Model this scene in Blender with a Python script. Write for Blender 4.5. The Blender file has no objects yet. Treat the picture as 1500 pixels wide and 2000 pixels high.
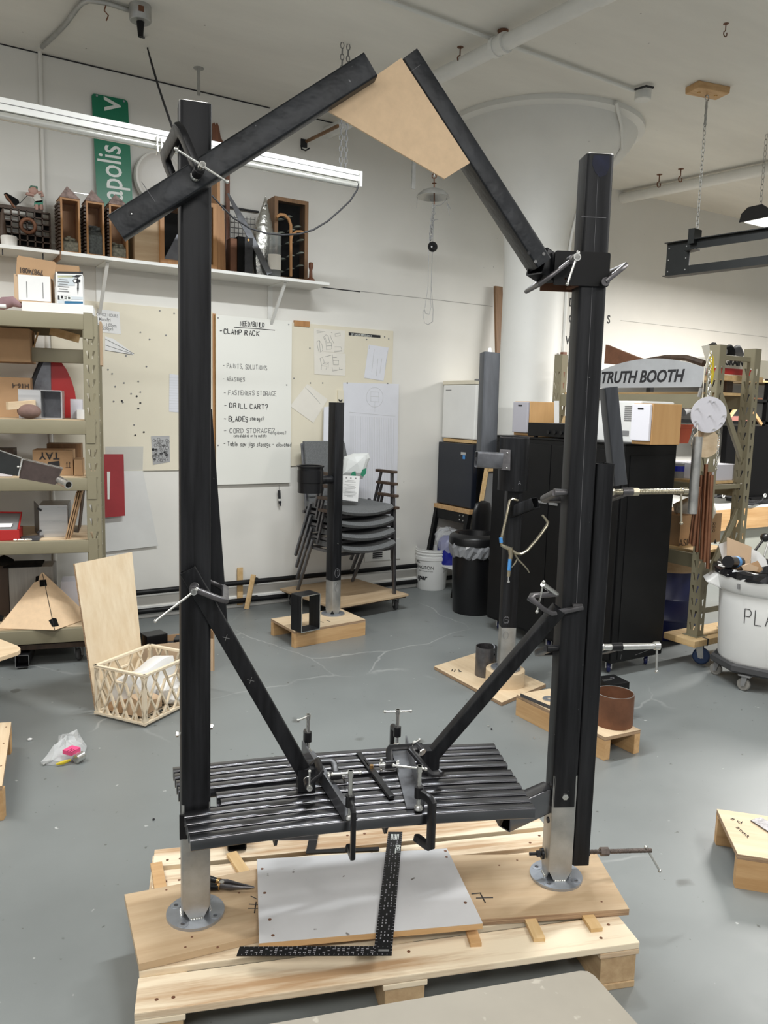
import bpy, bmesh, math, random
import numpy as np
from mathutils import Vector, Matrix
SC = bpy.context.scene
COL = SC.collection
R = math.radians
rng = random.Random(11)

# ------------------------------------------------------------------ camera
# x runs along the back wall, y towards it, z up; lengths in metres
FOC, CAM_H = 1530.0, 1.6
PITCH, ROLL, YAW = R(7.56), R(1.5), R(31.4)
_f = np.array([math.sin(YAW)*math.cos(PITCH), math.cos(YAW)*math.cos(PITCH), -math.sin(PITCH)])
_r = np.array([math.cos(YAW), -math.sin(YAW), 0.0])
_u = np.cross(_r, _f)
RIGHT = _r*math.cos(ROLL) + _u*math.sin(ROLL)
UP = -_r*math.sin(ROLL) + _u*math.cos(ROLL)
FWD = _f
CAM = np.array([0, 0, CAM_H])
cd = bpy.data.cameras.new('camera')
cam = bpy.data.objects.new('camera', cd); COL.objects.link(cam)
cd.sensor_fit = 'VERTICAL'; cd.sensor_height = 36.0; cd.lens = 36.0*FOC/2000.0
cd.clip_start = 0.05
m = Matrix.Identity(4)
for i in range(3):
    m[i][0], m[i][1], m[i][2], m[i][3] = RIGHT[i], UP[i], -FWD[i], CAM[i]
cam.matrix_world = m
SC.camera = cam

# ------------------------------------------------------------------ world, lamps, exposure
SC.view_settings.view_transform = 'Standard'
SC.view_settings.look = 'None'
SC.view_settings.gamma = 1.0
SC.view_settings.use_curve_mapping = False
SC.view_settings.exposure = 0.0
W = bpy.data.worlds.new('world'); SC.world = W; W.use_nodes = True
W.node_tree.nodes['Background'].inputs[0].default_value = (0.97, 0.985, 1.0, 1)
W.node_tree.nodes['Background'].inputs[1].default_value = 0.45

def area(name, loc, target, sx, sy, power, col=(1, 0.98, 0.94)):
    l = bpy.data.lights.new(name, 'AREA'); l.shape = 'RECTANGLE'; l.size = sx; l.size_y = sy
    l.energy = power; l.color = col
    o = bpy.data.objects.new(name, l); COL.objects.link(o); o.location = loc
    d = Vector(target) - Vector(loc)
    o.rotation_euler = d.to_track_quat('-Z', 'Y').to_euler()
    return o
# hung strip lamps of the hall (outside the frame), each a long tube parallel to the wall
area('strip_lamp', (-0.2, -1.0, 3.1), (-0.2, -0.9, 0), 2.4, 0.22, 100)
area('strip_lamp', (2.1, 3.2, 3.58), (2.1, 3.25, 0), 1.5, 0.14, 105, (0.95, 0.985, 1.0))
area('strip_lamp', (-1.1, 3.75, 3.3), (-0.9, 3.9, 0), 2.4, 0.22, 85)
area('strip_lamp', (3.5, 0.2, 3.1), (3.4, 0.4, 0), 2.4, 0.22, 90)
area('strip_lamp', (7.0, 3.7, 2.85), (7.0, 3.9, 0), 2.4, 0.22, 215)
area('strip_lamp', (-3.0, 0.2, 3.1), (-3.0, 0.3, 0), 2.4, 0.22, 60)

# ------------------------------------------------------------------ where a pixel of the photograph lies in the room
def ray(x, y): return FWD + RIGHT*((x-750)/FOC) - UP*((y-1000)/FOC)
def atz(x, y, z): d = ray(x, y); return CAM + d*((z-CAM_H)/d[2])
def aty(x, y, Y): d = ray(x, y); return CAM + d*(Y/d[1])
def atx(x, y, X): d = ray(x, y); return CAM + d*(X/d[0])
def atd(x, y, D): return CAM + ray(x, y)*D
def atpl(x, y, p, n):
    d = ray(x, y); n = np.array(n, float); return CAM + d*(np.dot(np.array(p, float)-CAM, n)/np.dot(d, n))
def zrow(p, y):
    """height at which the vertical line through p crosses image row y"""
    lo, hi = -1.0, 5.0
    for _ in range(60):
        m_ = (lo+hi)/2
        c = np.array([p[0], p[1], m_]) - CAM
        yy = 1000 - FOC*np.dot(c, UP)/np.dot(c, FWD)
        if yy > y: lo = m_
        else: hi = m_
    return (lo+hi)/2
def V(*a): return np.array(a, float)
def nrm(v): v = np.array(v, float); return v/np.linalg.norm(v)
def rot2(a): return V(math.cos(a), math.sin(a), 0), V(-math.sin(a), math.cos(a), 0)
Z3 = V(0, 0, 1)

# ------------------------------------------------------------------ materials
MATS = {}
def mat(name, col, rough=0.6, metal=0.0, var=0.0, scale=8.0, stretch=(1, 1, 1), col2=None, bump=0.0, bscale=60.0,
        spots=None, alpha=1.0, trans=0.0, emit=None, spec=0.5, rvar=0.0, detail=4.0, thresh=None):
    """noise-varied principled material in the object's own axes"""
    if name in MATS: return MATS[name]
    M = bpy.data.materials.new(name); M.use_nodes = True; nt = M.node_tree; N = nt.nodes; L = nt.links
    b = N['Principled BSDF']
    b.inputs['Roughness'].default_value = rough; b.inputs['Metallic'].default_value = metal
    b.inputs['Specular IOR Level'].default_value = spec
    c4 = (*col, 1)
    b.inputs['Base Color'].default_value = c4
    tc = N.new('ShaderNodeTexCoord'); oi = N.new('ShaderNodeObjectInfo')
    ad = N.new('ShaderNodeVectorMath'); ad.operation = 'ADD'
    mu = N.new('ShaderNodeMath'); mu.operation = 'MULTIPLY'; mu.inputs[1].default_value = 7.3
    L.new(oi.outputs['Random'], mu.inputs[0]); L.new(tc.outputs['Object'], ad.inputs[0]); L.new(mu.outputs[0], ad.inputs[1])
    mp = N.new('ShaderNodeMapping'); mp.inputs['Scale'].default_value = stretch
    L.new(ad.outputs[0], mp.inputs[0])
    out = None
    if var > 0 or col2 or rvar:
        no = N.new('ShaderNodeTexNoise'); no.inputs['Scale'].default_value = scale; no.inputs['Detail'].default_value = detail
        no.inputs['Roughness'].default_value = 0.62
        L.new(mp.outputs[0], no.inputs['Vector'])
        cr = N.new('ShaderNodeValToRGB')
        lo, hi = thresh or (0.3, 0.7)
        cr.color_ramp.elements[0].position = lo; cr.color_ramp.elements[1].position = hi
        d = col2 or tuple(max(0, c*(1-var)) for c in col)
        cr.color_ramp.elements[0].color = (*d, 1)
        cr.color_ramp.elements[1].color = (*(col if col2 else tuple(min(1, c*(1+var)) for c in col)), 1)
        L.new(no.outputs['Fac'], cr.inputs[0]); out = cr.outputs[0]
        if rvar:
            mr = N.new('ShaderNodeMapRange'); mr.inputs['To Min'].default_value = max(0.03, rough-rvar); mr.inputs['To Max'].default_value = min(1, rough+rvar)
            mr.inputs['From Min'].default_value = 0.3; mr.inputs['From Max'].default_value = 0.7
            L.new(no.outputs['Fac'], mr.inputs[0]); L.new(mr.outputs[0], b.inputs['Roughness'])
    if spots:   # (scale, size, colour)
        for (ss, sz, sc) in spots:
            n2 = N.new('ShaderNodeTexNoise'); n2.inputs['Scale'].default_value = ss; n2.inputs['Detail'].default_value = 2
            L.new(ad.outputs[0], n2.inputs['Vector'])
            mr = N.new('ShaderNodeMapRange'); mr.inputs['From Min'].default_value = sz; mr.inputs['From Max'].default_value = sz+0.04
            L.new(n2.outputs['Fac'], mr.inputs[0])
            mx = N.new('ShaderNodeMix'); mx.data_type = 'RGBA'
            L.new(mr.outputs[0], mx.inputs['Factor'])
            if out: L.new(out, mx.inputs[6])
            else: mx.inputs[6].default_value = c4
            mx.inputs[7].default_value = (*sc, 1); out = mx.outputs[2]
    if out: L.new(out, b.inputs['Base Color'])
    if bump:
        nb = N.new('ShaderNodeTexNoise'); nb.inputs['Scale'].default_value = bscale; nb.inputs['Detail'].default_value = 3
        L.new(mp.outputs[0], nb.inputs['Vector'])
        bp = N.new('ShaderNodeBump'); bp.inputs['Strength'].default_value = bump; bp.inputs['Distance'].default_value = 0.01
        L.new(nb.outputs['Fac'], bp.inputs['Height']); L.new(bp.outputs[0], b.inputs['Normal'])
    if alpha < 1: b.inputs['Alpha'].default_value = alpha
    if trans: b.inputs['Transmission Weight'].default_value = trans
    if emit:
        b.inputs['Emission Color'].default_value = (*emit[:3], 1); b.inputs['Emission Strength'].default_value = emit[3]
    MATS[name] = M
    return M
def wood(name, c1, c2, axis=0, rough=0.6, knots=None, fine=26.0, lo=0.35, hi=0.68):
    st = [9, 9, 9]; st[axis] = 0.7
    return mat(name, c1, rough, col2=c2, scale=fine/9, stretch=tuple(st), detail=6, thresh=(lo, hi), bump=0.05, bscale=30, spots=knots)

def floor_mat():
    M = mat('painted_concrete', (0.185, 0.199, 0.197), 0.40, var=0.10, scale=0.9, detail=9, rvar=0.10, bump=0.02, bscale=25,
            spots=[(34, 0.735, (0.09, 0.095, 0.09)), (21, 0.755, (0.42, 0.43, 0.42)), (5.5, 0.73, (0.11, 0.115, 0.11))])
    nt = M.node_tree; N = nt.nodes; L = nt.links; b = N['Principled BSDF']
    src = b.inputs['Base Color'].links[0].from_socket
    tc = N.new('ShaderNodeTexCoord')
    dn = N.new('ShaderNodeTexNoise'); dn.inputs['Scale'].default_value = 1.7; dn.inputs['Detail'].default_value = 5
    L.new(tc.outputs['Object'], dn.inputs['Vector'])
    mx0 = N.new('ShaderNodeMix'); mx0.data_type = 'VECTOR'; mx0.inputs['Factor'].default_value = 0.22
    L.new(tc.outputs['Object'], mx0.inputs[4]); L.new(dn.outputs['Color'], mx0.inputs[5])
    vo = N.new('ShaderNodeTexVoronoi'); vo.feature = 'DISTANCE_TO_EDGE'; vo.inputs['Scale'].default_value = 1.15
    L.new(mx0.outputs[1], vo.inputs['Vector'])
    mr = N.new('ShaderNodeMapRange'); mr.inputs['From Min'].default_value = 0.002; mr.inputs['From Max'].default_value = 0.007
    mr.inputs['To Min'].default_value = 1; mr.inputs['To Max'].default_value = 0
    L.new(vo.outputs['Distance'], mr.inputs[0])
    g = N.new('ShaderNodeTexNoise'); g.inputs['Scale'].default_value = 1.1; L.new(tc.outputs['Object'], g.inputs['Vector'])
    gr = N.new('ShaderNodeMapRange'); gr.inputs['From Min'].default_value = 0.5; gr.inputs['From Max'].default_value = 0.62; gr.inputs['To Max'].default_value = 0.5
    L.new(g.outputs['Fac'], gr.inputs[0])
    mm = N.new('ShaderNodeMath'); mm.operation = 'MULTIPLY'; L.new(mr.outputs[0], mm.inputs[0]); L.new(gr.outputs[0], mm.inputs[1])
    mx = N.new('ShaderNodeMix'); mx.data_type = 'RGBA'; L.new(mm.outputs[0], mx.inputs['Factor'])
    L.new(src, mx.inputs[6]); mx.inputs[7].default_value = (0.42, 0.43, 0.42, 1)
    L.new(mx.outputs[2], b.inputs['Base Color'])
    return M
m_floor = floor_mat()
m_wall = mat('white_wall_paint', (0.73, 0.715, 0.67), 0.6, var=0.035, scale=1.3, bump=0.03, bscale=9, spots=[(16, 0.77, (0.5, 0.49, 0.46))])
m_ceil = mat('ceiling_paint', (0.74, 0.725, 0.675), 0.75, var=0.07, scale=1.1, stretch=(0.6, 2.2, 1), detail=7, bump=0.08, bscale=5, spots=[(19, 0.76, (0.16, 0.15, 0.13))])
m_col = mat('column_paint', (0.72, 0.72, 0.69), 0.55, var=0.03, scale=3, bump=0.06, bscale=14, spots=[(13, 0.77, (0.42, 0.41, 0.39))])
m_white = mat('white_paint', (0.75, 0.75, 0.72), 0.5, var=0.04)
m_steel = mat('mill_scale_steel', (0.024, 0.025, 0.028), 0.45, metal=0.3, spec=0.3, col2=(0.006, 0.006, 0.007), scale=5, stretch=(9, 9, 0.5), detail=7, rvar=0.08, spots=[(70, 0.78, (0.2, 0.2, 0.2))])
m_slat = mat('slat_steel', (0.22, 0.22, 0.235), 0.24, metal=1.0, col2=(0.15, 0.15, 0.16), scale=3, detail=3)
m_rafter = mat('blackened_beam', (0.018, 0.021, 0.026), 0.42, metal=0.3, col2=(0.008, 0.009, 0.011), scale=11, detail=8, bump=0.35, bscale=18, spots=[(60, 0.76, (0.13, 0.13, 0.14))])
m_galv = mat('galvanised_steel', (0.52, 0.52, 0.50), 0.42, metal=0.75, col2=(0.36, 0.36, 0.35), scale=13, detail=6, rvar=0.12)
m_zinc = mat('blue_zinc', (0.42, 0.45, 0.50), 0.40, metal=0.8, var=0.12, scale=16)
m_bright = mat('bright_plated_steel', (0.72, 0.72, 0.69), 0.27, metal=0.95, var=0.06, scale=30)
m_iron = mat('black_forged_iron', (0.018, 0.018, 0.02), 0.34, metal=0.4, var=0.3, scale=25, bump=0.08, bscale=60)
m_iron2 = mat('grey_forged_iron', (0.13, 0.125, 0.13), 0.36, metal=0.75, var=0.25, scale=25, bump=0.08, bscale=60)
m_oldscrew = mat('rusty_screw_steel', (0.17, 0.14, 0.125), 0.42, metal=0.8, var=0.3, scale=50)
m_angle = mat('raw_angle_steel', (0.23, 0.24, 0.26), 0.36, metal=0.75, col2=(0.12, 0.12, 0.13), scale=9, detail=6, rvar=0.1)
m_ply = wood('birch_plywood', (0.68, 0.545, 0.375), (0.58, 0.435, 0.275), 0, 0.55, knots=[(7, 0.74, (0.42, 0.28, 0.16))])
m_plyt = wood('tan_plywood', (0.53, 0.395, 0.25), (0.43, 0.30, 0.175), 0, 0.55)
m_plyp = wood('pale_plywood', (0.72, 0.60, 0.43), (0.63, 0.49, 0.32), 2, 0.55, knots=[(6, 0.74, (0.52, 0.40, 0.27))])
m_ply_edge = mat('plywood_edge', (0.45, 0.31, 0.19), 0.7, col2=(0.27, 0.17, 0.10), scale=5, stretch=(1, 1, 60), thresh=(0.42, 0.58))
m_pine = wood('pallet_pine', (0.82, 0.70, 0.52), (0.47, 0.30, 0.165), 0, 0.6, knots=[(9, 0.75, (0.25, 0.12, 0.06))], fine=13, lo=0.37, hi=0.53)
m_pine2 = wood('pallet_block_wood', (0.56, 0.40, 0.23), (0.42, 0.28, 0.15), 1, 0.7)
m_lumber = wood('fir_lumber', (0.62, 0.40, 0.20), (0.48, 0.28, 0.12), 0, 0.6, knots=[(8, 0.75, (0.3, 0.15, 0.07))])
m_lath = wood('lath_wood', (0.72, 0.52, 0.28), (0.58, 0.38, 0.17), 1, 0.6)
m_redwood = wood('red_brown_wood', (0.22, 0.085, 0.04), (0.13, 0.045, 0.022), 2, 0.5)
m_brownw = wood('brown_wood', (0.26, 0.14, 0.065), (0.17, 0.09, 0.04), 2, 0.55)
m_honey = wood('honey_wood', (0.47, 0.24, 0.09), (0.36, 0.17, 0.06), 2, 0.5)
m_beech = wood('beech_veneer', (0.60, 0.36, 0.155), (0.54, 0.31, 0.125), 2, 0.45)
m_darkw = wood('dark_wood', (0.075, 0.045, 0.028), (0.04, 0.024, 0.016), 2, 0.55)
m_kraft = mat('kraft_board', (0.76, 0.555, 0.355), 0.75, var=0.06, scale=28, bump=0.04)
m_card = mat('corrugated_cardboard', (0.40, 0.25, 0.135), 0.8, var=0.08, scale=5)
m_cardp = mat('pale_cardboard', (0.52, 0.37, 0.24), 0.8, var=0.06, scale=5)
m_melam = mat('worn_white_melamine', (0.60, 0.60, 0.61), 0.45, var=0.05, scale=4, spots=[(26, 0.73, (0.12, 0.10, 0.09)), (90, 0.78, (0.2, 0.2, 0.2))])
m_olive = mat('olive_rack_enamel', (0.24, 0.215, 0.142), 0.45, var=0.04, scale=7)
m_black = mat('black_enamel', (0.006, 0.006, 0.0065), 0.45, var=0.2, scale=6, spec=0.25)
m_blackm = mat('matt_black', (0.006, 0.006, 0.006), 0.85, spec=0.15)
m_blackp = mat('black_plastic', (0.007, 0.007, 0.008), 0.35, spec=0.35)
m_rubber = mat('grey_rubber', (0.05, 0.05, 0.052), 0.7, var=0.1)
m_wheelb = mat('blue_wheel_rubber', (0.02, 0.045, 0.12), 0.5)
m_wheelg = mat('grey_wheel', (0.22, 0.21, 0.19), 0.6)
m_wplast = mat('white_bin_plastic', (0.78, 0.78, 0.76), 0.45, var=0.04, scale=3)
m_cream = mat('cream_board', (0.72, 0.67, 0.54), 0.6, var=0.03, scale=2)
m_whiteb = mat('whiteboard_face', (0.78, 0.78, 0.73), 0.32)
m_paper = mat('white_paper', (0.76, 0.76, 0.75), 0.75, var=0.02)
m_paperc = mat('cream_paper', (0.74, 0.71, 0.64), 0.75, var=0.02)
m_paperb = mat('blue_white_paper', (0.70, 0.71, 0.76), 0.75, var=0.02)
m_ink = mat('black_ink', (0.015, 0.015, 0.018), 0.6)
m_inkg = mat('grey_pencil', (0.22, 0.22, 0.22), 0.7)
m_inkf = mat('faint_pencil', (0.48, 0.48, 0.48), 0.7)
m_chalk = mat('white_chalk_line', (0.16, 0.16, 0.17), 0.8)
m_bluedye = mat('blue_layout_dye', (0.006, 0.008, 0.026), 0.4, metal=0.4, var=0.5, scale=30)
m_green = mat('street_sign_green', (0.0, 0.17, 0.085), 0.35)
m_signw = mat('sign_white', (0.75, 0.78, 0.74), 0.4)
m_red = mat('faded_red_enamel', (0.30, 0.025, 0.03), 0.5, var=0.12, scale=6)
m_redp = mat('bright_red', (0.42, 0.02, 0.02), 0.4)
m_grey = mat('mid_grey', (0.20, 0.20, 0.20), 0.5)
m_lgrey = mat('light_grey_cloth', (0.55, 0.54, 0.58), 0.85)
m_alu = mat('brushed_aluminium', (0.60, 0.60, 0.60), 0.32, metal=0.85, var=0.08, scale=3, stretch=(0.4, 12, 12), rvar=0.06)
m_signal = mat('sign_sheet_steel', (0.55, 0.57, 0.60), 0.45, metal=0.6, var=0.1, scale=5, detail=8)
m_copper = mat('copper_pipe', (0.30, 0.14, 0.08), 0.38, metal=0.85, var=0.2, scale=12)
m_rust = mat('rusted_steel', (0.17, 0.075, 0.04), 0.6, metal=0.35, var=0.22, scale=12)
m_felt = mat('charcoal_felt', (0.13, 0.135, 0.138), 0.95, var=0.3, scale=160, bump=0.3, bscale=300)
m_crate = mat('cream_plastic', (0.74, 0.63, 0.47), 0.42)
m_clear = mat('clear_film', (0.85, 0.87, 0.88), 0.12, alpha=0.34)
m_haze = mat('translucent_film', (0.72, 0.73, 0.71), 0.4, alpha=0.35)
m_mid = mat('grey_tube_steel', (0.075, 0.08, 0.09), 0.42, metal=0.5, var=0.2, scale=4, stretch=(6, 6, .6))
m_bag = mat('white_bag_film', (0.72, 0.74, 0.73), 0.35, alpha=0.9)
m_binbag = mat('grey_bag_film', (0.35, 0.36, 0.38), 0.2, alpha=0.7)
m_bbag = mat('black_bag_film', (0.012, 0.012, 0.014), 0.22)
m_cobalt = mat('cobalt_plastic', (0.012, 0.018, 0.27), 0.3)
m_navy = mat('navy_plastic', (0.008, 0.012, 0.075), 0.4)
m_pink = mat('pink_tag', (0.75, 0.08, 0.22), 0.6)
m_yellow = mat('yellow_plastic', (0.65, 0.50, 0.03), 0.4)
m_brass = mat('brass', (0.50, 0.30, 0.12), 0.35, metal=0.9)
m_orange = mat('terracotta_plastic', (0.42, 0.075, 0.03), 0.5)
m_canvas = mat('pale_canvas', (0.62, 0.60, 0.54), 0.9, var=0.06)
m_nickel = mat('warm_nickel', (0.48, 0.44, 0.34), 0.3, metal=0.9)
m_bluetape = mat('blue_tape', (0.06, 0.25, 0.58), 0.6)
m_stone = mat('brown_stone', (0.20, 0.125, 0.105), 0.85, var=0.12, scale=40, bump=0.1)
m_glass = mat('thin_glass', (0.02, 0.02, 0.02), 0.05, alpha=0.12)
m_pebble = mat('pale_pebbles', (0.32, 0.31, 0.24), 0.6, var=0.5, scale=60, bump=0.4)
m_gritty = mat('slate_chips', (0.13, 0.145, 0.14), 0.6, var=0.5, scale=70, bump=0.5)
m_hammer = mat('hammered_aluminium', (0.52, 0.52, 0.49), 0.25, metal=0.9, bump=0.9, bscale=22)
m_shingle = mat('printed_roof_paper', (0.30, 0.22, 0.20), 0.8, var=0.5, scale=30)
m_porc = mat('warm_white_ceramic', (0.72, 0.70, 0.66), 0.4)
m_lens = mat('tube_lens', (0.62, 0.62, 0.58), 0.22, metal=0.6)
m_reflect = mat('white_enamel_reflector', (0.80, 0.80, 0.77), 0.35)
m_dsteel = mat('dark_channel_steel', (0.02, 0.022, 0.022), 0.5, metal=0.4, var=0.2)
m_screen = mat('dark_screen', (0.004, 0.004, 0.0045), 0.4, spec=0.1)
m_skin = mat('painted_skin', (0.45, 0.27, 0.22), 0.6)
# ------------------------------------------------------------------ mesh building (room coordinates; build() shifts them to the thing)
class MB:
    def __init__(s): s.v = []; s.f = []
    def add(s, vs, fs):
        o = len(s.v); s.v += [tuple(map(float, p)) for p in vs]; s.f += [tuple(i+o for i in f) for f in fs]; return s
    def hexa(s, p):   # 8 corners: bottom ring 0-3, top ring 4-7
        return s.add(p, [(3, 2, 1, 0), (4, 5, 6, 7), (0, 1, 5, 4), (1, 2, 6, 5), (2, 3, 7, 6), (3, 0, 4, 7)])
    def box(s, c, sx, sy, sz, ax=None):
        """centre, full sizes, axes (three unit vectors)"""
        X, Y, Z = ax if ax else (V(1, 0, 0), V(0, 1, 0), Z3)
        c = V(*c); hx, hy, hz = X*sx/2, Y*sy/2, Z*sz/2
        return s.hexa([c-hx-hy-hz, c+hx-hy-hz, c+hx+hy-hz, c-hx+hy-hz, c-hx-hy+hz, c+hx-hy+hz, c+hx+hy+hz, c-hx+hy+hz])
    def bbox(s, x0, x1, y0, y1, z0, z1):
        return s.box(((x0+x1)/2, (y0+y1)/2, (z0+z1)/2), x1-x0, y1-y0, z1-z0)
    def rings(s, rings, closed=True, cap0=True, cap1=True):
        n = len(rings[0]); o = len(s.v); fs = []
        vs = [p for r in rings for p in r]
        for i in range(len(rings)-1):
            for j in range(n if closed else n-1):
                k = (j+1) % n
                fs.append((i*n+j, i*n+k, (i+1)*n+k, (i+1)*n+j))
        if cap0: fs.append(tuple(range(n-1, -1, -1)))
        if cap1: fs.append(tuple((len(rings)-1)*n+j for j in range(n)))
        return s.add(vs, fs)
    def cyl(s, p0, p1, r0, r1=None, seg=16, cap=True):
        p0 = V(*p0); p1 = V(*p1); r1 = r0 if r1 is None else r1
        a = nrm(p1-p0); b = nrm(np.cross(a, Z3 if abs(a[2]) < .9 else V(1, 0, 0))); c = np.cross(a, b)
        cs = [(math.cos(2*math.pi*i/seg), math.sin(2*math.pi*i/seg)) for i in range(seg)]
        return s.rings([[p0+(b*x+c*y)*r0 for x, y in cs], [p1+(b*x+c*y)*r1 for x, y in cs]], True, cap, cap)
    def pipe(s, p0, p1, r, wall, seg=24):
        """hollow open pipe"""
        p0 = V(*p0); p1 = V(*p1); a = nrm(p1-p0); b = nrm(np.cross(a, Z3 if abs(a[2]) < .9 else V(1, 0, 0))); c = np.cross(a, b)
        cs = [(math.cos(2*math.pi*i/seg), math.sin(2*math.pi*i/seg)) for i in range(seg)]
        rr = lambda p, q: [p+(b*x+c*y)*q for x, y in cs]
        return s.rings([rr(p0, r-wall), rr(p0, r), rr(p1, r), rr(p1, r-wall), rr(p0, r-wall)], True, False, False)
    def tube(s, pts, r, seg=8, cap=True, flat=1.0, up=None):
        pts = [V(*p) for p in pts]; n = len(pts); rings = []
        prev = None
        for i, p in enumerate(pts):
            t = pts[min(i+1, n-1)]-pts[max(i-1, 0)]; t = nrm(t)
            if prev is None:
                ref = V(*up) if up is not None else (Z3 if abs(t[2]) < .9 else V(1, 0, 0))
                b = nrm(ref - t*np.dot(ref, t))
            else: b = nrm(prev - t*np.dot(prev, t))
            prev = b; c = np.cross(t, b)
            ri = r[i] if hasattr(r, '__len__') else r
            rings.append([p+(b*math.cos(2*math.pi*k/seg)+c*flat*math.sin(2*math.pi*k/seg))*ri for k in range(seg)])
        return s.rings(rings, True, cap, cap)
    def sweep(s, pts, prof, up, cap=True, closed=True):
        """profile (a, b) swept along pts; a along side = t x up, b along up"""
        pts = [V(*p) for p in pts]; n = len(pts); up = V(*up); rings = []
        for i, p in enumerate(pts):
            if i == 0: t = nrm(pts[1]-p); sc = 1
            elif i == n-1: t = nrm(p-pts[i-1]); sc = 1
            else:
                a = nrm(p-pts[i-1]); b = nrm(pts[i+1]-p); t = nrm(a+b); sc = 1/max(.5, np.dot(a, t))
            u = nrm(up - t*np.dot(up, t)); sd = np.cross(t, u)
            rings.append([p+sd*x*sc+u*y for x, y in prof])
        return s.rings(rings, closed, cap, cap)
    def rtube(s, p0, p1, w, h, up, wall=0.004, rad=None, ends=(True, True)):
        """rectangular tube with rounded corners; a recessed dark mouth at each open end"""
        p0 = V(*p0); p1 = V(*p1); t = nrm(p1-p0); u = nrm(V(*up)-t*np.dot(V(*up), t)); sd = np.cross(t, u)
        pr = rrect(w, h, rad if rad is not None else min(w, h)*.09); pi_ = rrect(w-2*wall, h-2*wall, (rad or min(w, h)*.09)*.6)
        L = lambda p, q: [p+sd*x+u*y for x, y in q]
        rg = []
        d = min(.12, np.linalg.norm(p1-p0)*.3)
        if ends[0]: rg += [L(p0+t*d, pi_), L(p0, pi_)]
        rg += [L(p0, pr), L(p1, pr)]
        if ends[1]: rg += [L(p1, pi_), L(p1-t*d, pi_)]
        return s.rings(rg)
    def lathe(s, prof, c=(0, 0, 0), seg=28, ax=None, a0=0.0, a1=2*math.pi):
        X, Y, Z = ax if ax else (V(1, 0, 0), V(0, 1, 0), Z3); c = V(*c)
        full = abs(a1-a0-2*math.pi) < 1e-6; n = seg if full else seg+1
        o = []
        for i in range(n):
            a = a0+(a1-a0)*i/seg
            o.append([c+(X*math.cos(a)+Y*math.sin(a))*r+Z*z for r, z in prof])
        m_ = len(prof); fs = []
        for i in range(seg):
            k = (i+1) % n
            for j in range(m_-1): fs.append((i*m_+j, k*m_+j, k*m_+j+1, i*m_+j+1))
        return s.add([p for r in o for p in r], fs)
    def poly(s, pts, d):
        """planar polygon extruded by vector d"""
        pts = [V(*p) for p in pts]; d = V(*d); n = len(pts)
        return s.add(pts+[p+d for p in pts], [tuple(range(n-1, -1, -1)), tuple(range(n, 2*n))]+[(i, (i+1) % n, n+(i+1) % n, n+i) for i in range(n)])
    def quad(s, pts): return s.add(pts, [tuple(range(len(pts)))])
    def ball(s, c, r, seg=12, rg=8, sc=(1, 1, 1), ax=None):
        pr = [(max(1e-4, r*math.sin(math.pi*i/rg)), -r*math.cos(math.pi*i/rg)) for i in range(rg+1)]
        X, Y, Z = ax if ax else (V(1, 0, 0), V(0, 1, 0), Z3)
        return s.lathe(pr, c, seg, (X*sc[0], Y*sc[1], Z*sc[2]))
    def torus(s, c, R_, r, ax=None, seg=20, sr=8, a0=0, a1=2*math.pi):
        X, Y, Z = ax if ax else (V(1, 0, 0), V(0, 1, 0), Z3)
        full = abs(a1-a0-2*math.pi) < 1e-6
        pts = [V(*c)+(X*math.cos(a0+(a1-a0)*i/seg)+Y*math.sin(a0+(a1-a0)*i/seg))*R_ for i in range(seg+1)]
        return s.tube(pts, r, sr, not full, up=tuple(Z))
    def build(s, name, m, par=None, origin=None, rotz=0.0, smooth=None, bev=0.0):
        """link as ONE mesh object; smooth: angle in degrees for auto smoothing"""
        o_vs = s.v
        if par is not None: iw = np.array(WORLD[par.name])
        else:
            if origin is None: origin = np.mean(np.array(s.v), axis=0)
            iw = np.array(Matrix.Translation(Vector(origin)) @ Matrix.Rotation(rotz, 4, 'Z'))
        inv = np.linalg.inv(iw)
        vv = np.c_[np.array(s.v), np.ones(len(s.v))] @ inv.T
        me = bpy.data.meshes.new(name); me.from_pydata([tuple(p[:3]) for p in vv], [], s.f)
        bm = bmesh.new(); bm.from_mesh(me)
        bmesh.ops.remove_doubles(bm, verts=bm.verts, dist=1e-6)
        bmesh.ops.recalc_face_normals(bm, faces=bm.faces)
        if bev:
            es = [e for e in bm.edges if len(e.link_faces) == 2 and e.calc_face_angle(0) > 0.6]
            bmesh.ops.bevel(bm, geom=es, offset=bev, segments=2, affect='EDGES', profile=0.6, clamp_overlap=True)
        if smooth:
            for f in bm.faces: f.smooth = True
            for e in bm.edges:
                if len(e.link_faces) != 2 or e.calc_face_angle(0) > R(smooth): e.smooth = False
        bm.to_mesh(me); bm.free()
        me.materials.append(m)
        o = bpy.data.objects.new(name, me); COL.objects.link(o)
        if par is not None:
            o.parent = par; WORLD[o.name] = WORLD[par.name]
        else:
            o.matrix_world = Matrix([list(r) for r in iw]); WORLD[o.name] = Matrix([list(r) for r in iw])
        return o
WORLD = {}
def rrect(w, h, r, n=3):
    o = []
    for cx, cy, a in ((w/2-r, h/2-r, 0), (-w/2+r, h/2-r, 90), (-w/2+r, -h/2+r, 180), (w/2-r, -h/2+r, 270)):
        for i in range(n+1):
            t = R(a+90*i/n); o.append((cx+r*math.cos(t), cy+r*math.sin(t)))
    return o
def tag(o, label, cat, group=None):
    o['label'] = label; o['category'] = cat
    if group: o['group'] = group
    return o
def thing(name, label, cat, loc, rotz=0.0, group=None):
    o = bpy.data.objects.new(name, None); COL.objects.link(o); o.empty_display_size = .1
    mw = Matrix.Translation(Vector([float(c) for c in loc])) @ Matrix.Rotation(rotz, 4, 'Z')
    o.matrix_world = mw; WORLD[o.name] = mw
    return tag(o, label, cat, group)
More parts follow.
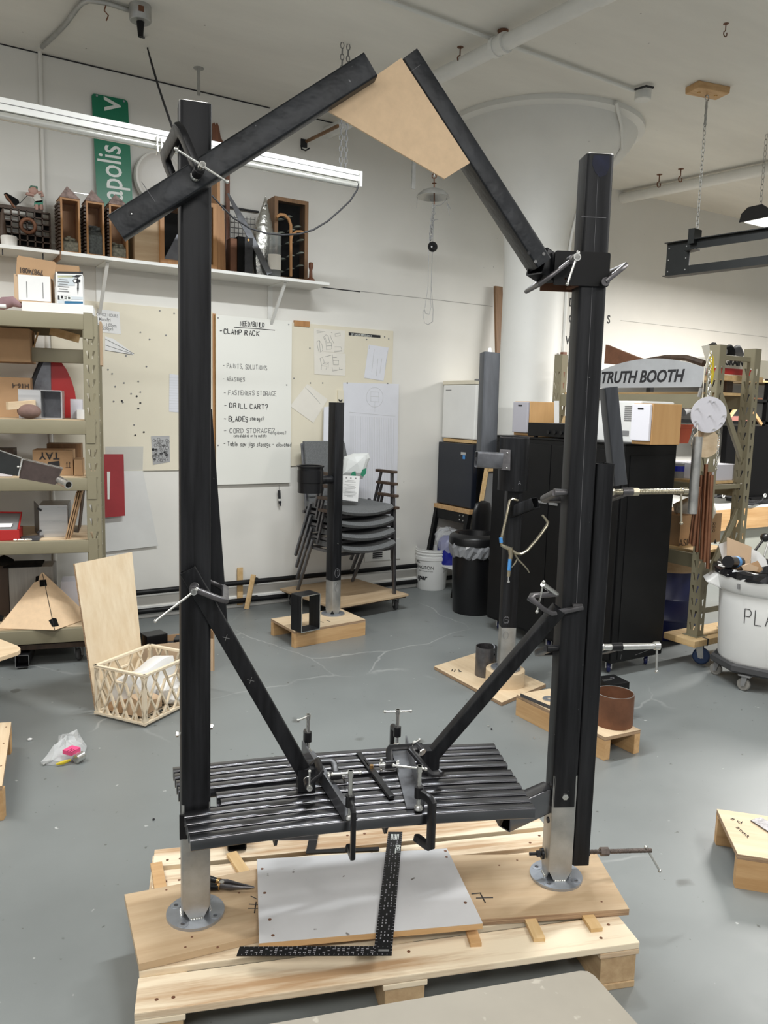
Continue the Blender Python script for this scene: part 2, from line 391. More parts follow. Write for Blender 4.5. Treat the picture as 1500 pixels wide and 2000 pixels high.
def single(mb, name, m, label, cat, group=None, **k): return tag(mb.build(name, m, **k), label, cat, group)
def struct(o): o['kind'] = 'structure'; return o
def stuff(o): o['kind'] = 'stuff'; return o
def dup(root, move=(0, 0, 0), label=None, group=None, scale=1.0, rotz=0.0):
    """copy of a thing with copies of its parts and sub-parts (they share mesh data)"""
    r = root.copy(); COL.objects.link(r)
    mw = Matrix.Translation(Vector([float(c) for c in move])) @ root.matrix_world @ Matrix.Rotation(rotz, 4, 'Z') @ Matrix.Scale(scale, 4)
    r.matrix_world = mw; WORLD[r.name] = mw
    if label: r['label'] = label
    if group: r['group'] = group
    for ch in [c for c in list(bpy.data.objects) if c.parent == root]:
        c = ch.copy(); COL.objects.link(c); c.parent = r
        for g in [c2 for c2 in list(bpy.data.objects) if c2.parent == ch]:
            d = g.copy(); COL.objects.link(d); d.parent = c
    return r
def plate(outer, holes, X, Y, o, th, nrm_):
    """flat sheet with real holes: 2-D loops in axes X, Y about o, thickness th along nrm_"""
    bm = bmesh.new()
    def loop(pts):
        vs = [bm.verts.new(tuple(V(*o)+X*p[0]+Y*p[1])) for p in pts]
        return [bm.edges.new((vs[i], vs[(i+1) % len(vs)])) for i in range(len(vs))]
    es = loop(outer)
    for h in holes: es += loop(h)
    bmesh.ops.triangle_fill(bm, use_beauty=True, edges=es, normal=tuple(nrm_))
    bm.verts.index_update()
    mb = MB(); n = len(bm.verts); vs = [V(*v.co) for v in bm.verts]
    fs = [tuple(v.index for v in f.verts) for f in bm.faces]
    bd = [tuple(v.index for v in e.verts) for e in bm.edges if len(e.link_faces) == 1]
    bm.free(); d = V(*nrm_)*th
    mb.add(vs+[p+d for p in vs], [tuple(reversed(f)) for f in fs]+[tuple(i+n for i in f) for f in fs]+[(a, b, b+n, a+n) for a, b in bd])
    return mb
def circ(c, r, n=14): return [(c[0]+r*math.cos(2*math.pi*i/n), c[1]+r*math.sin(2*math.pi*i/n)) for i in range(n)]

# single-stroke letters on a 4 x 6 grid, strokes split by '|'
STROKE = {'A': '0,0 2,6 4,0|1,2 3,2', 'B': '0,0 0,6 3,6 4,5 3,3 0,3|3,3 4,2 4,1 3,0 0,0', 'C': '4,5 3,6 1,6 0,4 0,2 1,0 3,0 4,1', 'D': '0,0 0,6 2,6 4,4 4,2 2,0 0,0',
 'E': '4,6 0,6 0,0 4,0|0,3 3,3', 'F': '4,6 0,6 0,0|0,3 3,3', 'G': '4,5 3,6 1,6 0,4 0,2 1,0 3,0 4,2 2,2', 'H': '0,0 0,6|4,0 4,6|0,3 4,3', 'I': '2,0 2,6',
 'J': '4,6 4,1 3,0 1,0 0,1', 'K': '0,0 0,6|4,6 0,3 4,0', 'L': '0,6 0,0 4,0', 'M': '0,0 0,6 2,3 4,6 4,0', 'N': '0,0 0,6 4,0 4,6', 'O': '1,0 0,2 0,4 1,6 3,6 4,4 4,2 3,0 1,0',
 'P': '0,0 0,6 3,6 4,5 4,4 3,3 0,3', 'Q': '1,0 0,2 0,4 1,6 3,6 4,4 4,2 3,0 1,0|2,2 4,0', 'R': '0,0 0,6 3,6 4,5 3,3 0,3|2,3 4,0', 'S': '4,5 3,6 1,6 0,5 1,3 3,3 4,1 3,0 1,0 0,1',
 'T': '0,6 4,6|2,6 2,0', 'U': '0,6 0,1 1,0 3,0 4,1 4,6', 'V': '0,6 2,0 4,6', 'W': '0,6 1,0 2,4 3,0 4,6', 'X': '0,0 4,6|0,6 4,0', 'Y': '0,6 2,3 4,6|2,3 2,0', 'Z': '0,6 4,6 0,0 4,0',
 '-': '0,3 3,3', '?': '0,5 1,6 3,6 4,5 3,3 2,2.4 2,1.6|2,.4 2,0', '/': '0,0 3,6', ',': '1,1 0,-1', '#': '1,0 2,6|3,0 4,6|0,2 4,2|0,4 4,4', '1': '1,5 2,6 2,0', '0': '1,0 0,2 0,4 1,6 3,6 4,4 4,2 3,0 1,0',
 '5': '4,6 0,6 0,3.5 3,3.5 4,2 3,0 0,0', '8': '2,3 0,4.5 1,6 3,6 4,4.5 2,3 0,1.5 1,0 3,0 4,1.5 2,3', '3': '0,6 3,6 4,4.5 2,3 4,1.5 3,0 0,0', '7': '0,6 4,6 1,0', '4': '3,0 3,6 0,2 4,2', '9': '4,4 1,3 0,5 2,6 4,5 3,0',
 'a': '3,3 1,4 0,2 1,0 3,1|3,4 3,0', 'b': '0,6 0,0 2,0 3,2 2,3.4 0,3', 'c': '3,3 1,4 0,2 1,0 3,.6', 'd': '3,6 3,0 1,0 0,2 1,3.4 3,3', 'e': '0,2 3,2.4 2,4 .6,3.4 0,1.6 1,0 3,.6', 'g': '3,3.4 1,4 0,2 1,.6 3,1|3,3.4 3,-2 0,-2',
 'i': '1,0 1,3.6|1,5 1,5.4', 'j': '1,3.6 1,-2 0,-2|1,5 1,5.4', 'l': '1,6 1,0', 'n': '0,0 0,3.6 2,3.6 3,2.4 3,0', 'o': '1,0 0,2 1,3.6 2.4,3.6 3,2 2,0 1,0', 'p': '0,-2 0,3.6 2,3.6 3,2 2,0 0,.4', 'r': '0,0 0,3.6 2,3.4',
 's': '3,3.4 1,3.6 .6,2.2 2.6,1.6 2,0 0,.2', 't': '1,5.4 1,.6 2.4,0|0,3.6 2.4,3.6', 'u': '0,3.6 0,.6 1,0 3,.6|3,3.6 3,0', 'w': '0,3.6 .8,0 1.6,2.6 2.4,0 3.2,3.6', 'y': '0,3.6 1.4,.6|3,3.6 1,-2', 'h': '0,0 0,6|0,3 2,3.6 3,2.4 3,0', 'm': '0,0 0,3.6 1.6,3.2 1.6,0|1.6,3.2 3,3.4 3.2,0', 'v': '0,3.6 1.4,0 3,3.6', 'k': '0,6 0,0|2.6,3.6 0,1.6 3,0', '.': '0,0 .2,.3', "'": '0,6 0,5'}
def stroke_text(mb, txt, o, X, Y, h, r, gap=1.45, jit=0.0, wd=1.0, rn=None):
    """handwriting as thin raised strokes: o baseline start, X along, Y up, h cap height, r pen radius"""
    rn = rn or rng; x = 0.0; k = h/6
    for ch in txt:
        if ch in STROKE:
            jx, jy = rn.uniform(-jit, jit)*k*2, rn.uniform(-jit, jit)*k*2
            w = 0
            for st in STROKE[ch].split('|'):
                q = [tuple(map(float, p.split(','))) for p in st.split()]
                w = max(w, max(p[0] for p in q))
                mb.tube([V(*o)+X*((x+p[0]*wd)*k+jx+rn.uniform(-jit, jit)*k)+Y*(p[1]*k+jy+rn.uniform(-jit, jit)*k) for p in q], r, 4)
            x += w*wd+gap
        else: x += 2.6
    return x*k
def strokes(mb, lines, f, r, seg=4):
    for ln in lines: mb.tube([f(*p) for p in ln], r, seg)
    return mb
def text_obj(txt, o, X, Y, size, m, par, name='lettering', ext=0.0008, bold=0.0, shear=0.0, xs=1.0, align='LEFT', cut=None):
    """printed lettering as mesh"""
    cu = bpy.data.curves.new(name, 'FONT'); cu.body = txt; cu.size = size; cu.extrude = ext; cu.offset = bold; cu.shear = shear; cu.align_x = align; cu.resolution_u = 3
    t = bpy.data.objects.new(name+'_source', cu); COL.objects.link(t)
    dg = bpy.context.evaluated_depsgraph_get(); dg.update()
    me = bpy.data.meshes.new_from_object(t.evaluated_get(dg)); bpy.data.objects.remove(t); bpy.data.curves.remove(cu)
    X = nrm(X); Y = nrm(Y); Zn = np.cross(X, Y); o = V(*o)
    mb = MB()
    vs = [o+X*v.co[0]*xs+Y*v.co[1]+Zn*v.co[2] for v in me.vertices]
    fs = [tuple(p.vertices) for p in me.polygons]
    if cut: fs = [f for f in fs if all(cut(me.vertices[i].co[0]*xs) for i in f)]
    bpy.data.meshes.remove(me)
    if not fs: return None
    mb.add(vs, fs)
    return mb.build(name, m, par)

def chain(mb, p0, p1, link=0.03, r=0.0022, w=0.008):
    p0 = V(*p0); p1 = V(*p1); L_ = np.linalg.norm(p1-p0); t = (p1-p0)/L_; n = max(2, int(L_/(link*.8)))
    a = nrm(np.cross(t, V(.3, 1, .2))); b = np.cross(t, a)
    for i in range(n):
        c = p0+t*L_*(i+.5)/n; s_ = a if i % 2 else b
        q = [c+t*link*.5*math.cos(2*math.pi*k/8)+s_*w*math.sin(2*math.pi*k/8) for k in range(9)]
        mb.tube(q, r, 4, False)
    return mb
def caster(par, p, d=0.1, face=0.0, wm=None, fork=None, wheel_name='caster'):
    """swivel caster whose top sits at p; wheel in the plane turned by face"""
    X, Y = rot2(face); p = V(*p); r = d*.38; c = p-Z3*(d-r)+X*r*.25
    a = MB(); a.box(p-Z3*.004, .07*d/.1, .06*d/.1, .008, (X, Y, Z3))
    for s_ in (-1, 1): a.hexa([c+Y*s_*r*.5-X*r*.3-Z3*r*.15, c+Y*s_*r*.5+X*r*.3-Z3*r*.15, c+Y*s_*(r*.5+.004)+X*r*.3-Z3*r*.15, c+Y*s_*(r*.5+.004)-X*r*.3-Z3*r*.15,
                               p+Y*s_*r*.5-X*r*.5-Z3*.004, p+Y*s_*r*.5+X*r*.4-Z3*.004, p+Y*s_*(r*.5+.004)+X*r*.4-Z3*.004, p+Y*s_*(r*.5+.004)-X*r*.5-Z3*.004])
    a.cyl(c-Y*r*.62, c+Y*r*.62, r*.2, seg=8)
    o = a.build(wheel_name, fork or m_alu, par)
    MB().lathe([(r*.25, -r*.36), (r*.85, -r*.36), (r, -r*.2), (r, r*.2), (r*.85, r*.36), (r*.25, r*.36)], c, 20, (X, Z3, Y)).build('wheel', wm or m_rubber, o, smooth=40)
    return o
def sheet(name, m, corners, th=0.0012, par=None, **k):
    """thin paper or card from its corners, lifted off its back by its thickness"""
    c = [V(*p) for p in corners]; n = nrm(np.cross(c[1]-c[0], c[2]-c[0]))
    if np.dot(n, CAM-c[0]) < 0: n = -n
    return MB().poly(c, n*th).build(name, m, par, **k)
# ------------------------------------------------------------------ the room
YW, CE = 5.79, 3.81
struct(MB().bbox(-6, 11, -5, YW+.2, -.2, 0).build('floor', m_floor, origin=(0, 0, 0)))
struct(MB().bbox(-6, 11, -5, YW+.2, CE, CE+.2).build('ceiling', m_ceil, origin=(0, 0, CE)))
wb = struct(MB().bbox(-6, 11, YW, YW+.2, -.1, CE).build('wall_back', m_wall, origin=(0, YW, 0)))
struct(MB().bbox(11, 11.2, -5, YW+.2, 0, CE).build('wall_right', m_wall))
# seams of the wall sheeting and the shadow gap under the ceiling
def seam(pts, h, nm='wall_seam'):
    mb = MB()
    for (a, b) in pts:
        p, q = aty(*a, YW), aty(*b, YW)
        mb.box(((p[0]+q[0])/2, YW-.001, (p[2]+q[2])/2), q[0]-p[0], .003, h)
    return struct(mb.build(nm, m_ink if h > .007 else mat('seam_grey', (.36, .35, .33), .8), wb))
seam([((0, 86), (74, 103)), ((82, 105), (527, 212)), ((605, 230), (655, 241))], .008)
seam([((703, 569), (962, 598)), ((1212, 627), (1499, 658))], .004)
seam([((626, 561), (703, 570))], .008)
struct(MB().bbox(-6, 11, YW-.012, YW, 0, .085).build('baseboard_back', m_white))
for k, z in ((0, .19), (1, .065)):
    pass
def tube_thing(name, m, label, cat, pts, r, seg=14, group=None, extra=None):
    return single(MB().tube(pts, r, seg), name, m, label, cat, group, smooth=50)
zp1 = aty(604, 1125, YW-.06)[2]; zp2 = aty(604, 1158, YW-.05)[2]
t = thing('heating_pipe', 'upper black heating pipe running along the foot of the white wall', 'pipe', (2.2, YW-.06, zp1))
MB().cyl((-6, YW-.06, zp1), (10, YW-.06, zp1), .02, seg=14).build('pipe', m_black, t, smooth=50)
MB().bbox(2.3, 2.35, YW-.04, YW, zp1-.02, zp1+.02).build('bracket', m_black, t)
t = thing('heating_pipe', 'lower black heating pipe just above the floor along the white wall', 'pipe', (2.2, YW-.055, zp2))
MB().cyl((-6, YW-.055, zp2), (10, YW-.055, zp2), .02, seg=14).build('pipe', m_black, t, smooth=50)
MB().bbox(2.3, 2.35, YW-.04, YW, zp2-.02, zp2+.02).build('bracket', m_black, t)
# pipe clips of scrap wood
a = atz(472, 1188, 0)
single(MB().box((a[0], YW-.018, .17), .045, .012, .30), 'wood_scrap', m_lath, 'flat pale wood strip standing upright behind the heating pipes', 'wood scrap')
b = atz(482, 1190, 0)
single(MB().tube([(b[0]+.0, YW-.10, .002), (b[0]+.035, YW-.09, .15), (b[0]+.06, YW-.092, .27)], .022, 6, flat=.6), 'wood_scrap', m_lath, 'tapered brown wood wedge leaning on the heating pipes', 'wood scrap')

# the flared concrete column: shaft, bell and drop ring
CC = V(4.44, 5.02, 0); CR = .246
prof = [(CR, 0), (CR, 1.62), (CR+.004, 1.63), (CR, 1.64), (CR, 2.75), (.252, 2.9), (.268, 3.05), (.30, 3.2), (.35, 3.32), (.42, 3.42), (.50, 3.495), (.585, 3.55), (.65, 3.61), (.70, 3.67), (.73, 3.72), (.742, 3.755), (.77, 3.765), (.79, 3.775), (.79, CE)]
struct(MB().lathe(prof, CC, 64).build('column', m_col, origin=CC, smooth=50))

# ceiling services
pA, pB = atz(1165, -6, CE-.09), atz(852, 152, CE-.09)
dd = nrm(pB-pA)
t = thing('sprinkler_pipe', 'thick white pipe crossing the ceiling above the gable', 'pipe', pA)
MB().cyl(pA-dd*.05, pB+dd*1.7, .045, seg=20).build('pipe', m_white, t, smooth=50)
MB().cyl(pA-dd*3, pA-dd*.02, .055, seg=20).build('pipe_sleeve', m_white, t, smooth=50)
q = atz(977, 88, CE-.09)
hg = MB(); hg.cyl(q-dd*.05, q-dd*.02, .058, seg=18); hg.cyl(q+dd*.02, q+dd*.05, .058, seg=18); hg.cyl(q-dd*.02, q+dd*.02, .052, seg=18)
hg.build('coupling', m_white, t, smooth=40)
q2 = atz(982, 70, CE-.03)
MB().lathe([(.012, -.05), (.014, 0), (.03, .012), (.034, .028)], q2, 12).build('hanger_rod', m_rust, t, smooth=50)
pA, pB = atz(1202, 390, CE-.07), atz(1500, 330, CE-.07); dd = nrm(pB-pA)
t = thing('sprinkler_pipe', 'white pipe along the ceiling behind the hanging steel frame', 'pipe', pB)
MB().cyl(pA-dd*.25, pB+dd*3, .05, seg=20).build('pipe', m_white, t, smooth=50)
# thin conduit on the ceiling to the box beside the column bell
pA, pB = atz(745, -3, CE-.02), atz(1238, 177, CE-.02)
t = thing('conduit', 'thin ceiling conduit running to a box beside the flared column', 'pipe', pB)
MB().cyl(pA-nrm(pB-pA)*2, pB, .012, seg=10).build('pipe', m_col, t, smooth=50)
MB().lathe([(.001, -.05), (.05, -.05), (.055, -.045), (.055, .02), (.001, .02)], atz(1256, 181, CE-.02), 16).build('junction_box', m_col, t, smooth=40)
MB().tube([atz(1240, 175, CE-.02), atz(1262, 168, CE-.02), atz(1276, 171, CE-.02)], .008, 6).build('cable_loop', m_ink, t)
# conduit down the bell of the column
def bell(z):
    for i in range(len(prof)-1):
        if prof[i][1] <= z <= prof[i+1][1]:
            w_ = (z-prof[i][1])/max(1e-6, prof[i+1][1]-prof[i][1]); return prof[i][0]*(1-w_)+prof[i+1][0]*w_
    return prof[-1][0]
ce_ = atz(1240, 178, CE)-CC; a1_ = math.atan2(ce_[1], ce_[0]); a0_ = R(-44)
pts = []
for z in np.linspace(.05, 3.79, 40):
    w_ = min(1, max(0, (z-3.35)/.4)); an = a0_+(a1_-a0_)*w_*w_
    pts.append(CC+V(math.cos(an), math.sin(an), 0)*(bell(z)+.018)+Z3*z)
single(MB().tube(pts, .014, 8), 'conduit', m_col, 'painted conduit running down the right side of the round column', 'pipe', smooth=60)
# screw hooks in the ceiling
def hook(px, py, lab, s=1.0):
    p = atz(px, py, CE)
    mb = MB(); mb.cyl(p, p-Z3*.05*s, .004*s, seg=6); mb.torus(p-Z3*.068*s, .018*s, .004*s, (V(1, 0, 0), Z3, V(0, 1, 0)), 12, 6, R(100), R(400)); mb.cyl(p-Z3*.002, p, .02*s, seg=10)
    single(mb, 'ceiling_hook', m_rust, lab, 'hook')
hook(899, 92, 'small screw hook in the ceiling below the white pipe')
hook(1288, 341, 'rusty ceiling hook beside the white pipe, nearer the right post', 1.3)
hook(1330, 330, 'rusty ceiling hook beside the white pipe, farther from the right post', 1.3)
hook(1418, 46, 'dark stub of a bolt in the bare ceiling', .8)
# drop rods
p = atz(388, 133, CE)
single(MB().cyl(p, (p[0], p[1], zrow(p, 186)), .011, seg=8).cyl(p-Z3*.004, p, .035, seg=10), 'drop_rod', m_galv, 'short grey drop rod hanging from the ceiling over the left post', 'rod')
p = atd(808, 330, 5.4)
single(MB().bbox(p[0]-.014, p[0]+.014, p[1]-.006, p[1]+.006, zrow(p, 369), CE), 'drop_rod', m_galv, 'flat grey strap hanging behind the kraft panel', 'rod')

# wall conduit, ceiling conduit with elbow, junction box and the black cord
xw = aty(77, 105, YW)[0]
t = thing('conduit', 'white conduit rising up the wall left of the green sign', 'pipe', (xw, YW-.015, 0))
MB().cyl((xw, YW-.016, 0.3), (xw, YW-.016, CE), .013, seg=10).build('pipe', m_wall, t, smooth=60)
e = [atz(x, y, CE-.02) for x, y in ((82, 92), (108, 68), (128, 47), (140, 31), (150, 17), (160, 6), (173, 1), (190, 3), (212, 7), (256, 21))]
t = thing('conduit', 'bent steel conduit on the ceiling leading to the outlet box', 'pipe', e[4])
MB().tube(e, .014, 10).build('pipe', m_galv, t, smooth=60)
w = atz(207, 10, CE-.03)
MB().tube([w, w-Z3*.03+V(-.01, 0, 0), w-Z3*.05+V(.012, 0, 0), w-Z3*.08+V(.0, 0, 0)], .004, 5).build('wire_hook', m_rust, t)
jb = atz(274, 26, CE-.04)
t = thing('outlet_box', 'round steel outlet box on the ceiling with a plugged black cord', 'outlet', (jb[0], jb[1], CE))
MB().lathe([(.001, -.085), (.056, -.085), (.06, -.08), (.06, 0), (.001, 0)], (jb[0], jb[1], CE), 20).build('box', m_galv, t, smooth=40)
MB().box((jb[0]-.01, jb[1]-.06, CE-.04), .03, .004, .03).build('knockout', m_rust, t)
plug = V(jb[0], jb[1], CE-.09)
MB().cyl(plug+Z3*.006, plug-Z3*.075, .022, .014, 10).build('plug', m_black, t, smooth=40)

# hung strip light in view (off): housing, tube, end caps, clips, chains
LY = 4.55
HL = [aty(x, y, LY) for x, y in ((0, 193), (700, 337))]
z0, z1 = HL[0][2], HL[1][2]; zt = (z0+z1)/2
xe = HL[1][0]; x0_ = xe-2.44
t = thing('strip_light', 'long white fluorescent strip light hung by chains before the shelf', 'light fixture', (xe-1.2, LY, zt))
lx = V(1, 0, (z1-z0)/(HL[1][0]-HL[0][0])); lx = nrm(lx); ly = V(0, 1, 0); lz = np.cross(lx, ly)
cL = V(xe, LY, z1)-lx*1.22; ax_ = (lx, ly, lz)
hs = MB(); hs.rings([[cL-lx*1.22+ly*a+lz*b for a, b in pr] for pr in ([(-.03, 0), (.05, 0), (.062, -.035), (.062, -.06), (-.03, -.06)],)] + [[cL+lx*1.22+ly*a+lz*b for a, b in [(-.03, 0), (.05, 0), (.062, -.035), (.062, -.06), (-.03, -.06)]]])
hs.build('housing', m_reflect, t)
MB().box(cL-ly*.031-lz*.028, 2.43, .003, .003, ax_).build('housing_seam', m_grey, t)
MB().cyl(cL-lx*1.2-lz*.083-ly*.01, cL+lx*1.2-lz*.083-ly*.01, .021, seg=16).build('lamp_tube', m_lens, t, smooth=60)
for s_ in (-1, 1):
    MB().box(cL+lx*s_*1.215-lz*.05, .014, .1, .09, ax_).build('end_cap', m_reflect, t)
q_ = atpl(311, 280, cL-ly*.04, (0, 1, 0))
cl = MB()
for d_ in (-.012, .012): cl.tube([q_+lx*d_+lz*.035, q_+lx*d_-ly*.006, q_+lx*d_-lz*.045-ly*.012, q_+lx*d_-lz*.06+ly*.01], .0045, 6)
cl.build('tube_clip', m_bright, t)
ch = MB(); cx = aty(670, 320, LY)[0]
for d_ in (-.02, .022): chain(ch, (cx+d_*.8, LY, zrow((cx, LY), 330)), (cx+d_, LY, CE), .04, .003, .011)
ch.build('chain', m_inkg, t)
ch = MB(); cx = cL[0]-.95
for d_ in (-.02, .022): chain(ch, (cx+d_, LY, cL[2]), (cx+d_, LY, CE), .032)
ch.build('chain', m_galv, t)
qq = [plug-Z3*.07]+[atd(x, y, D) for x, y, D in ((283, 75, 4.95), (295, 120, 4.9), (308, 165, 4.82), (322, 207, 4.75))]+[V(cL[0]-.06, LY, zrow((aty(338, 252, LY)[0], LY), 250))]
qq[-1] = atpl(338, 253, cL, (0, 1, 0))
single(MB().tube(qq, .007, 8), 'power_cord', m_ink, 'black cord dropping from the ceiling outlet to the strip light', 'cord', smooth=60)
cc = [atpl(x, y, V(0, LY-.03+.004*i, 0), (0, 1, 0)) for i, (x, y) in enumerate(((702, 340), (703, 352), (697, 372), (684, 392), (663, 412), (640, 432), (612, 449), (585, 457), (552, 459), (520, 456), (488, 446), (455, 425), (432, 402), (414, 382)))]
single(MB().tube(cc, .0055, 8), 'looping_cord', m_ink, 'thin grey cord looping down from the end of the strip light', 'cord', smooth=60)
# ------------------------------------------------------------------ the steel gateway bench
PL, PR = V(.641, 2.023, 0), V(1.676, 1.655, 0)
ALPHA = R(6.7)
chord = np.linalg.norm(PR-PL); U = (PR-PL)/chord; NF = V(U[1], -U[0], 0)      # NF towards the viewer
RC = chord/2/math.sin(ALPHA)
O = (PL+PR)/2 + NF*RC*math.cos(ALPHA)
def pol(r, th, z=0.0): return O + (U*math.sin(th)-NF*math.cos(th))*r + Z3*z
def er(th): return U*math.sin(th)-NF*math.cos(th)
def et(th): return U*math.cos(th)+NF*math.sin(th)
def topol(p): d = V(p[0], p[1], 0)-O; return np.linalg.norm(d), math.atan2(np.dot(d, U), -np.dot(d, NF))
ZB = .16      # top of the plywood boards on the pallet
PW = .078
def corner_post(name, label, c, th, z_blk, z_top, lean):
    T, E_ = et(th), er(th); c = V(c[0], c[1], 0)
    t = thing(name, label, 'post', c+Z3*ZB, math.atan2(T[1], T[0]))
    MB().rtube(c+Z3*z_blk, c+Z3*z_top+T*lean, PW, PW, E_, .005, .010).build('black_tube', m_steel, t, smooth=35)
    for q in (z_top,):
        o_, i_ = rrect(PW, PW, .010), rrect(PW-.009, PW-.009, .006); L_ = lambda p, pr: [p+T*x+E_*y for x, y in pr]; tp_ = c+Z3*(z_top+.0002)+T*lean
        MB().rings([L_(tp_, i_), L_(tp_, o_), L_(tp_+Z3*.0012, o_), L_(tp_+Z3*.0012, i_), L_(tp_, i_)], True, False, False).build('cut_edge', m_bright, t)
    g = .0765; f = MB(); zz = ZB+.008
    # galvanised leg: flats run down as tongues, corners notched open
    pr = rrect(g, g, .006, 2); rg = lambda z: [c+T*x+E_*y+Z3*z for x, y in pr]
    pri = rrect(g-.008, g-.008, .004, 2)
    f.rings([rg(zz+.03), rg(z_blk+.1)], True, False, False)
    for k in range(4):
        a = math.pi/2*k; n_ = T*math.cos(a)+E_*math.sin(a); s_ = -T*math.sin(a)+E_*math.cos(a)
        f.poly([c+n_*g/2+s_*(g/2-.004)+Z3*(zz+.03), c+n_*g/2-s_*(g/2-.004)+Z3*(zz+.03), c+n_*(g/2+.001)-s_*.018+Z3*zz, c+n_*(g/2+.001)+s_*.018+Z3*zz], -n_*.004)
    f.build('galvanised_leg', m_galv, t, smooth=35)
    hl = [circ((.064*math.cos(R(45+90*k+8)), .064*math.sin(R(45+90*k+8))), .006, 8) for k in range(4)]
    plate(circ((0, 0), .081, 48), hl, T, E_, c+Z3*ZB, .008, Z3).build('base_plate', m_zinc, t)
    for k in range(4):
        a = R(45+90*k+8); q = c+T*.064*math.cos(a)+E_*.064*math.sin(a)+Z3*(ZB+.0081)
        MB().lathe([(.0065, 0), (.0065, .0015), (.015, .001), (.0155, 0)], q, 16).build('washer', m_zinc, t, smooth=40)
    w_ = MB()
    for k in range(4):
        a = math.pi/2*k; n_ = T*math.cos(a)+E_*math.sin(a); s_ = -T*math.sin(a)+E_*math.cos(a)
        for j in range(5): w_.ball(c+n_*(g/2+.002)+s_*(-.014+.007*j)+Z3*(zz+.001), .0045, 6, 4)
    w_.build('weld_bead', m_bright, t, smooth=60)
    return t, T, E_
tl, TL, EL = corner_post('steel_post', 'left black square steel post on a galvanised leg with round base plate', PL, -ALPHA, .41, 2.33, .009)
tr, TR, ER = corner_post('steel_post', 'right black square steel post with blue-dyed chalk-marked top', PR, ALPHA, .41, 2.302, -.006)
for s_ in (-1, 1):
    p = PL+TL*s_*PW/2+Z3*(.700 if s_ < 0 else .712)
    MB().cyl(p-TL*s_*.002, p+TL*s_*.012, .0045, seg=8).lathe([(.001, .004), (.009, .004), (.009, .01), (.001, .01)], p, 6, (EL, Z3, TL*s_)).build('bolt', m_bright, tl)
for (dx, z) in ((.0, .445),):
    p = PR-ER*PW/2+TR*dx+Z3*z
    MB().lathe([(.001, .0), (.010, .0), (.010, .006), (.001, .007)], p, 6, (TR, Z3, -ER)).build('bolt', m_bright, tr)
# layout dye and chalk lines on the right post
p = PR-ER*(PW/2+.0004)
plate([(-.012, 0), (.032, 0), (.034, -.03), (.026, -.05), (.008, -.058), (-.006, -.045), (-.016, -.022)], [], TR, Z3, p-TR*.014+Z3*2.298, .0004, -ER).build('blue_dye_patch', m_bluedye, tr)
lk = MB(); lk.box(p-TR*.006+Z3*1.66, .0009, .0006, 1.27, (nrm(TR+Z3*.0095), ER, nrm(Z3-TR*.0095))); lk.box(p-TR*.016+Z3*2.135, .07, .0006, .0018, (TR, ER, Z3))
lk.build('chalk_line', m_chalk, tr)

# ---- curved slatted seat
ZS = .50
fl, fr, bl, br = [topol(atz(*q, ZS)) for q in ((371, 1636), (1046, 1579), (337, 1496), (965, 1452))]
r_in, r_out = (fl[0]+fr[0])/2, (bl[0]+br[0])/2
thl = (fl[1]+bl[1])/2; thr = (fr[1]+br[1])/2
ts = thing('bench_seat', 'curved black slatted bench seat between the two steel posts', 'bench', pol(RC, 0, .42), math.atan2(U[1], U[0]))
SW, SH = .0325, .033
wantp = (r_out-r_in-SW)/9
slot = .047
rs = []
for k in range(10):
    r = r_in+SW/2+wantp*k
    rs.append(r)
# keep the post slot clear
for k in range(4): rs[k] = min(rs[k], RC-slot-SW/2-.002-(3-k)*(SW+.008))
for k in range(6, 10): rs[k] = max(rs[k], RC+slot+SW/2+.002+(k-6)*(SW+.008))
rs[4], rs[5] = RC-.021, RC+.021
def arc(r, a, b, z, n=14): return [pol(r, a+(b-a)*i/n, z) for i in range(n+1)]
for k, r in enumerate(rs):
    a = fl[1]+(bl[1]-fl[1])*k/9; b = fr[1]+(br[1]-fr[1])*k/9
    if k in (4, 5): a = -ALPHA+(.0455+(.016 if k == 5 else .024))/RC
    MB().sweep(arc(r, a, b, ZS-SH/2), rrect(SW, SH, .005, 3), Z3).build('slat', m_slat, ts, smooth=32)
# ribs under the slats with their pointed noses, and the stub arm to the right post
for th in (thl+.05, (thl+thr)/2+.012, thr-.02):
    mb = MB(); e_ = er(th); t_ = et(th)
    mb.poly([pol(rs[0]-.004, th, ZS-SH-.001), pol(rs[9]+.004, th, ZS-SH-.001), pol(rs[9]-.02, th, ZS-SH-.035), pol(rs[0]+.018, th, ZS-SH-.035)], t_*.008)
    mb.build('rib', m_steel, ts)
pa = PR-TR*(PW/2)+Z3*.425
pb = pol(rs[2], thr-.012, .425)
MB().rtube(pa+TR*.0-Z3*.0, pb, .05, .082, Z3, .004, .006).build('stub_arm', m_slat, ts, smooth=35)
pa2 = PL+TL*(PW/2)+Z3*.425
MB().rtube(pa2, pol(rs[3], thl+.08, .425), .05, .082, Z3, .004, .006).build('stub_arm', m_slat, ts, smooth=35)
fb = MB()
for z in (.485, .37): fb.lathe([(.001, .0), (.009, .0), (.009, .006), (.001, .007)], PR-TR*(PW/2+.006)-ER*.038+Z3*z, 6, (ER, Z3, -TR))
fb.build('flange', m_steel, ts)
# bracket between left post and slats
MB().box(PL-EL*(PW/2+.003)-TL*.02+Z3*.45, .05, .006, .07, (TL, EL, Z3)).build('flange', m_steel, ts)

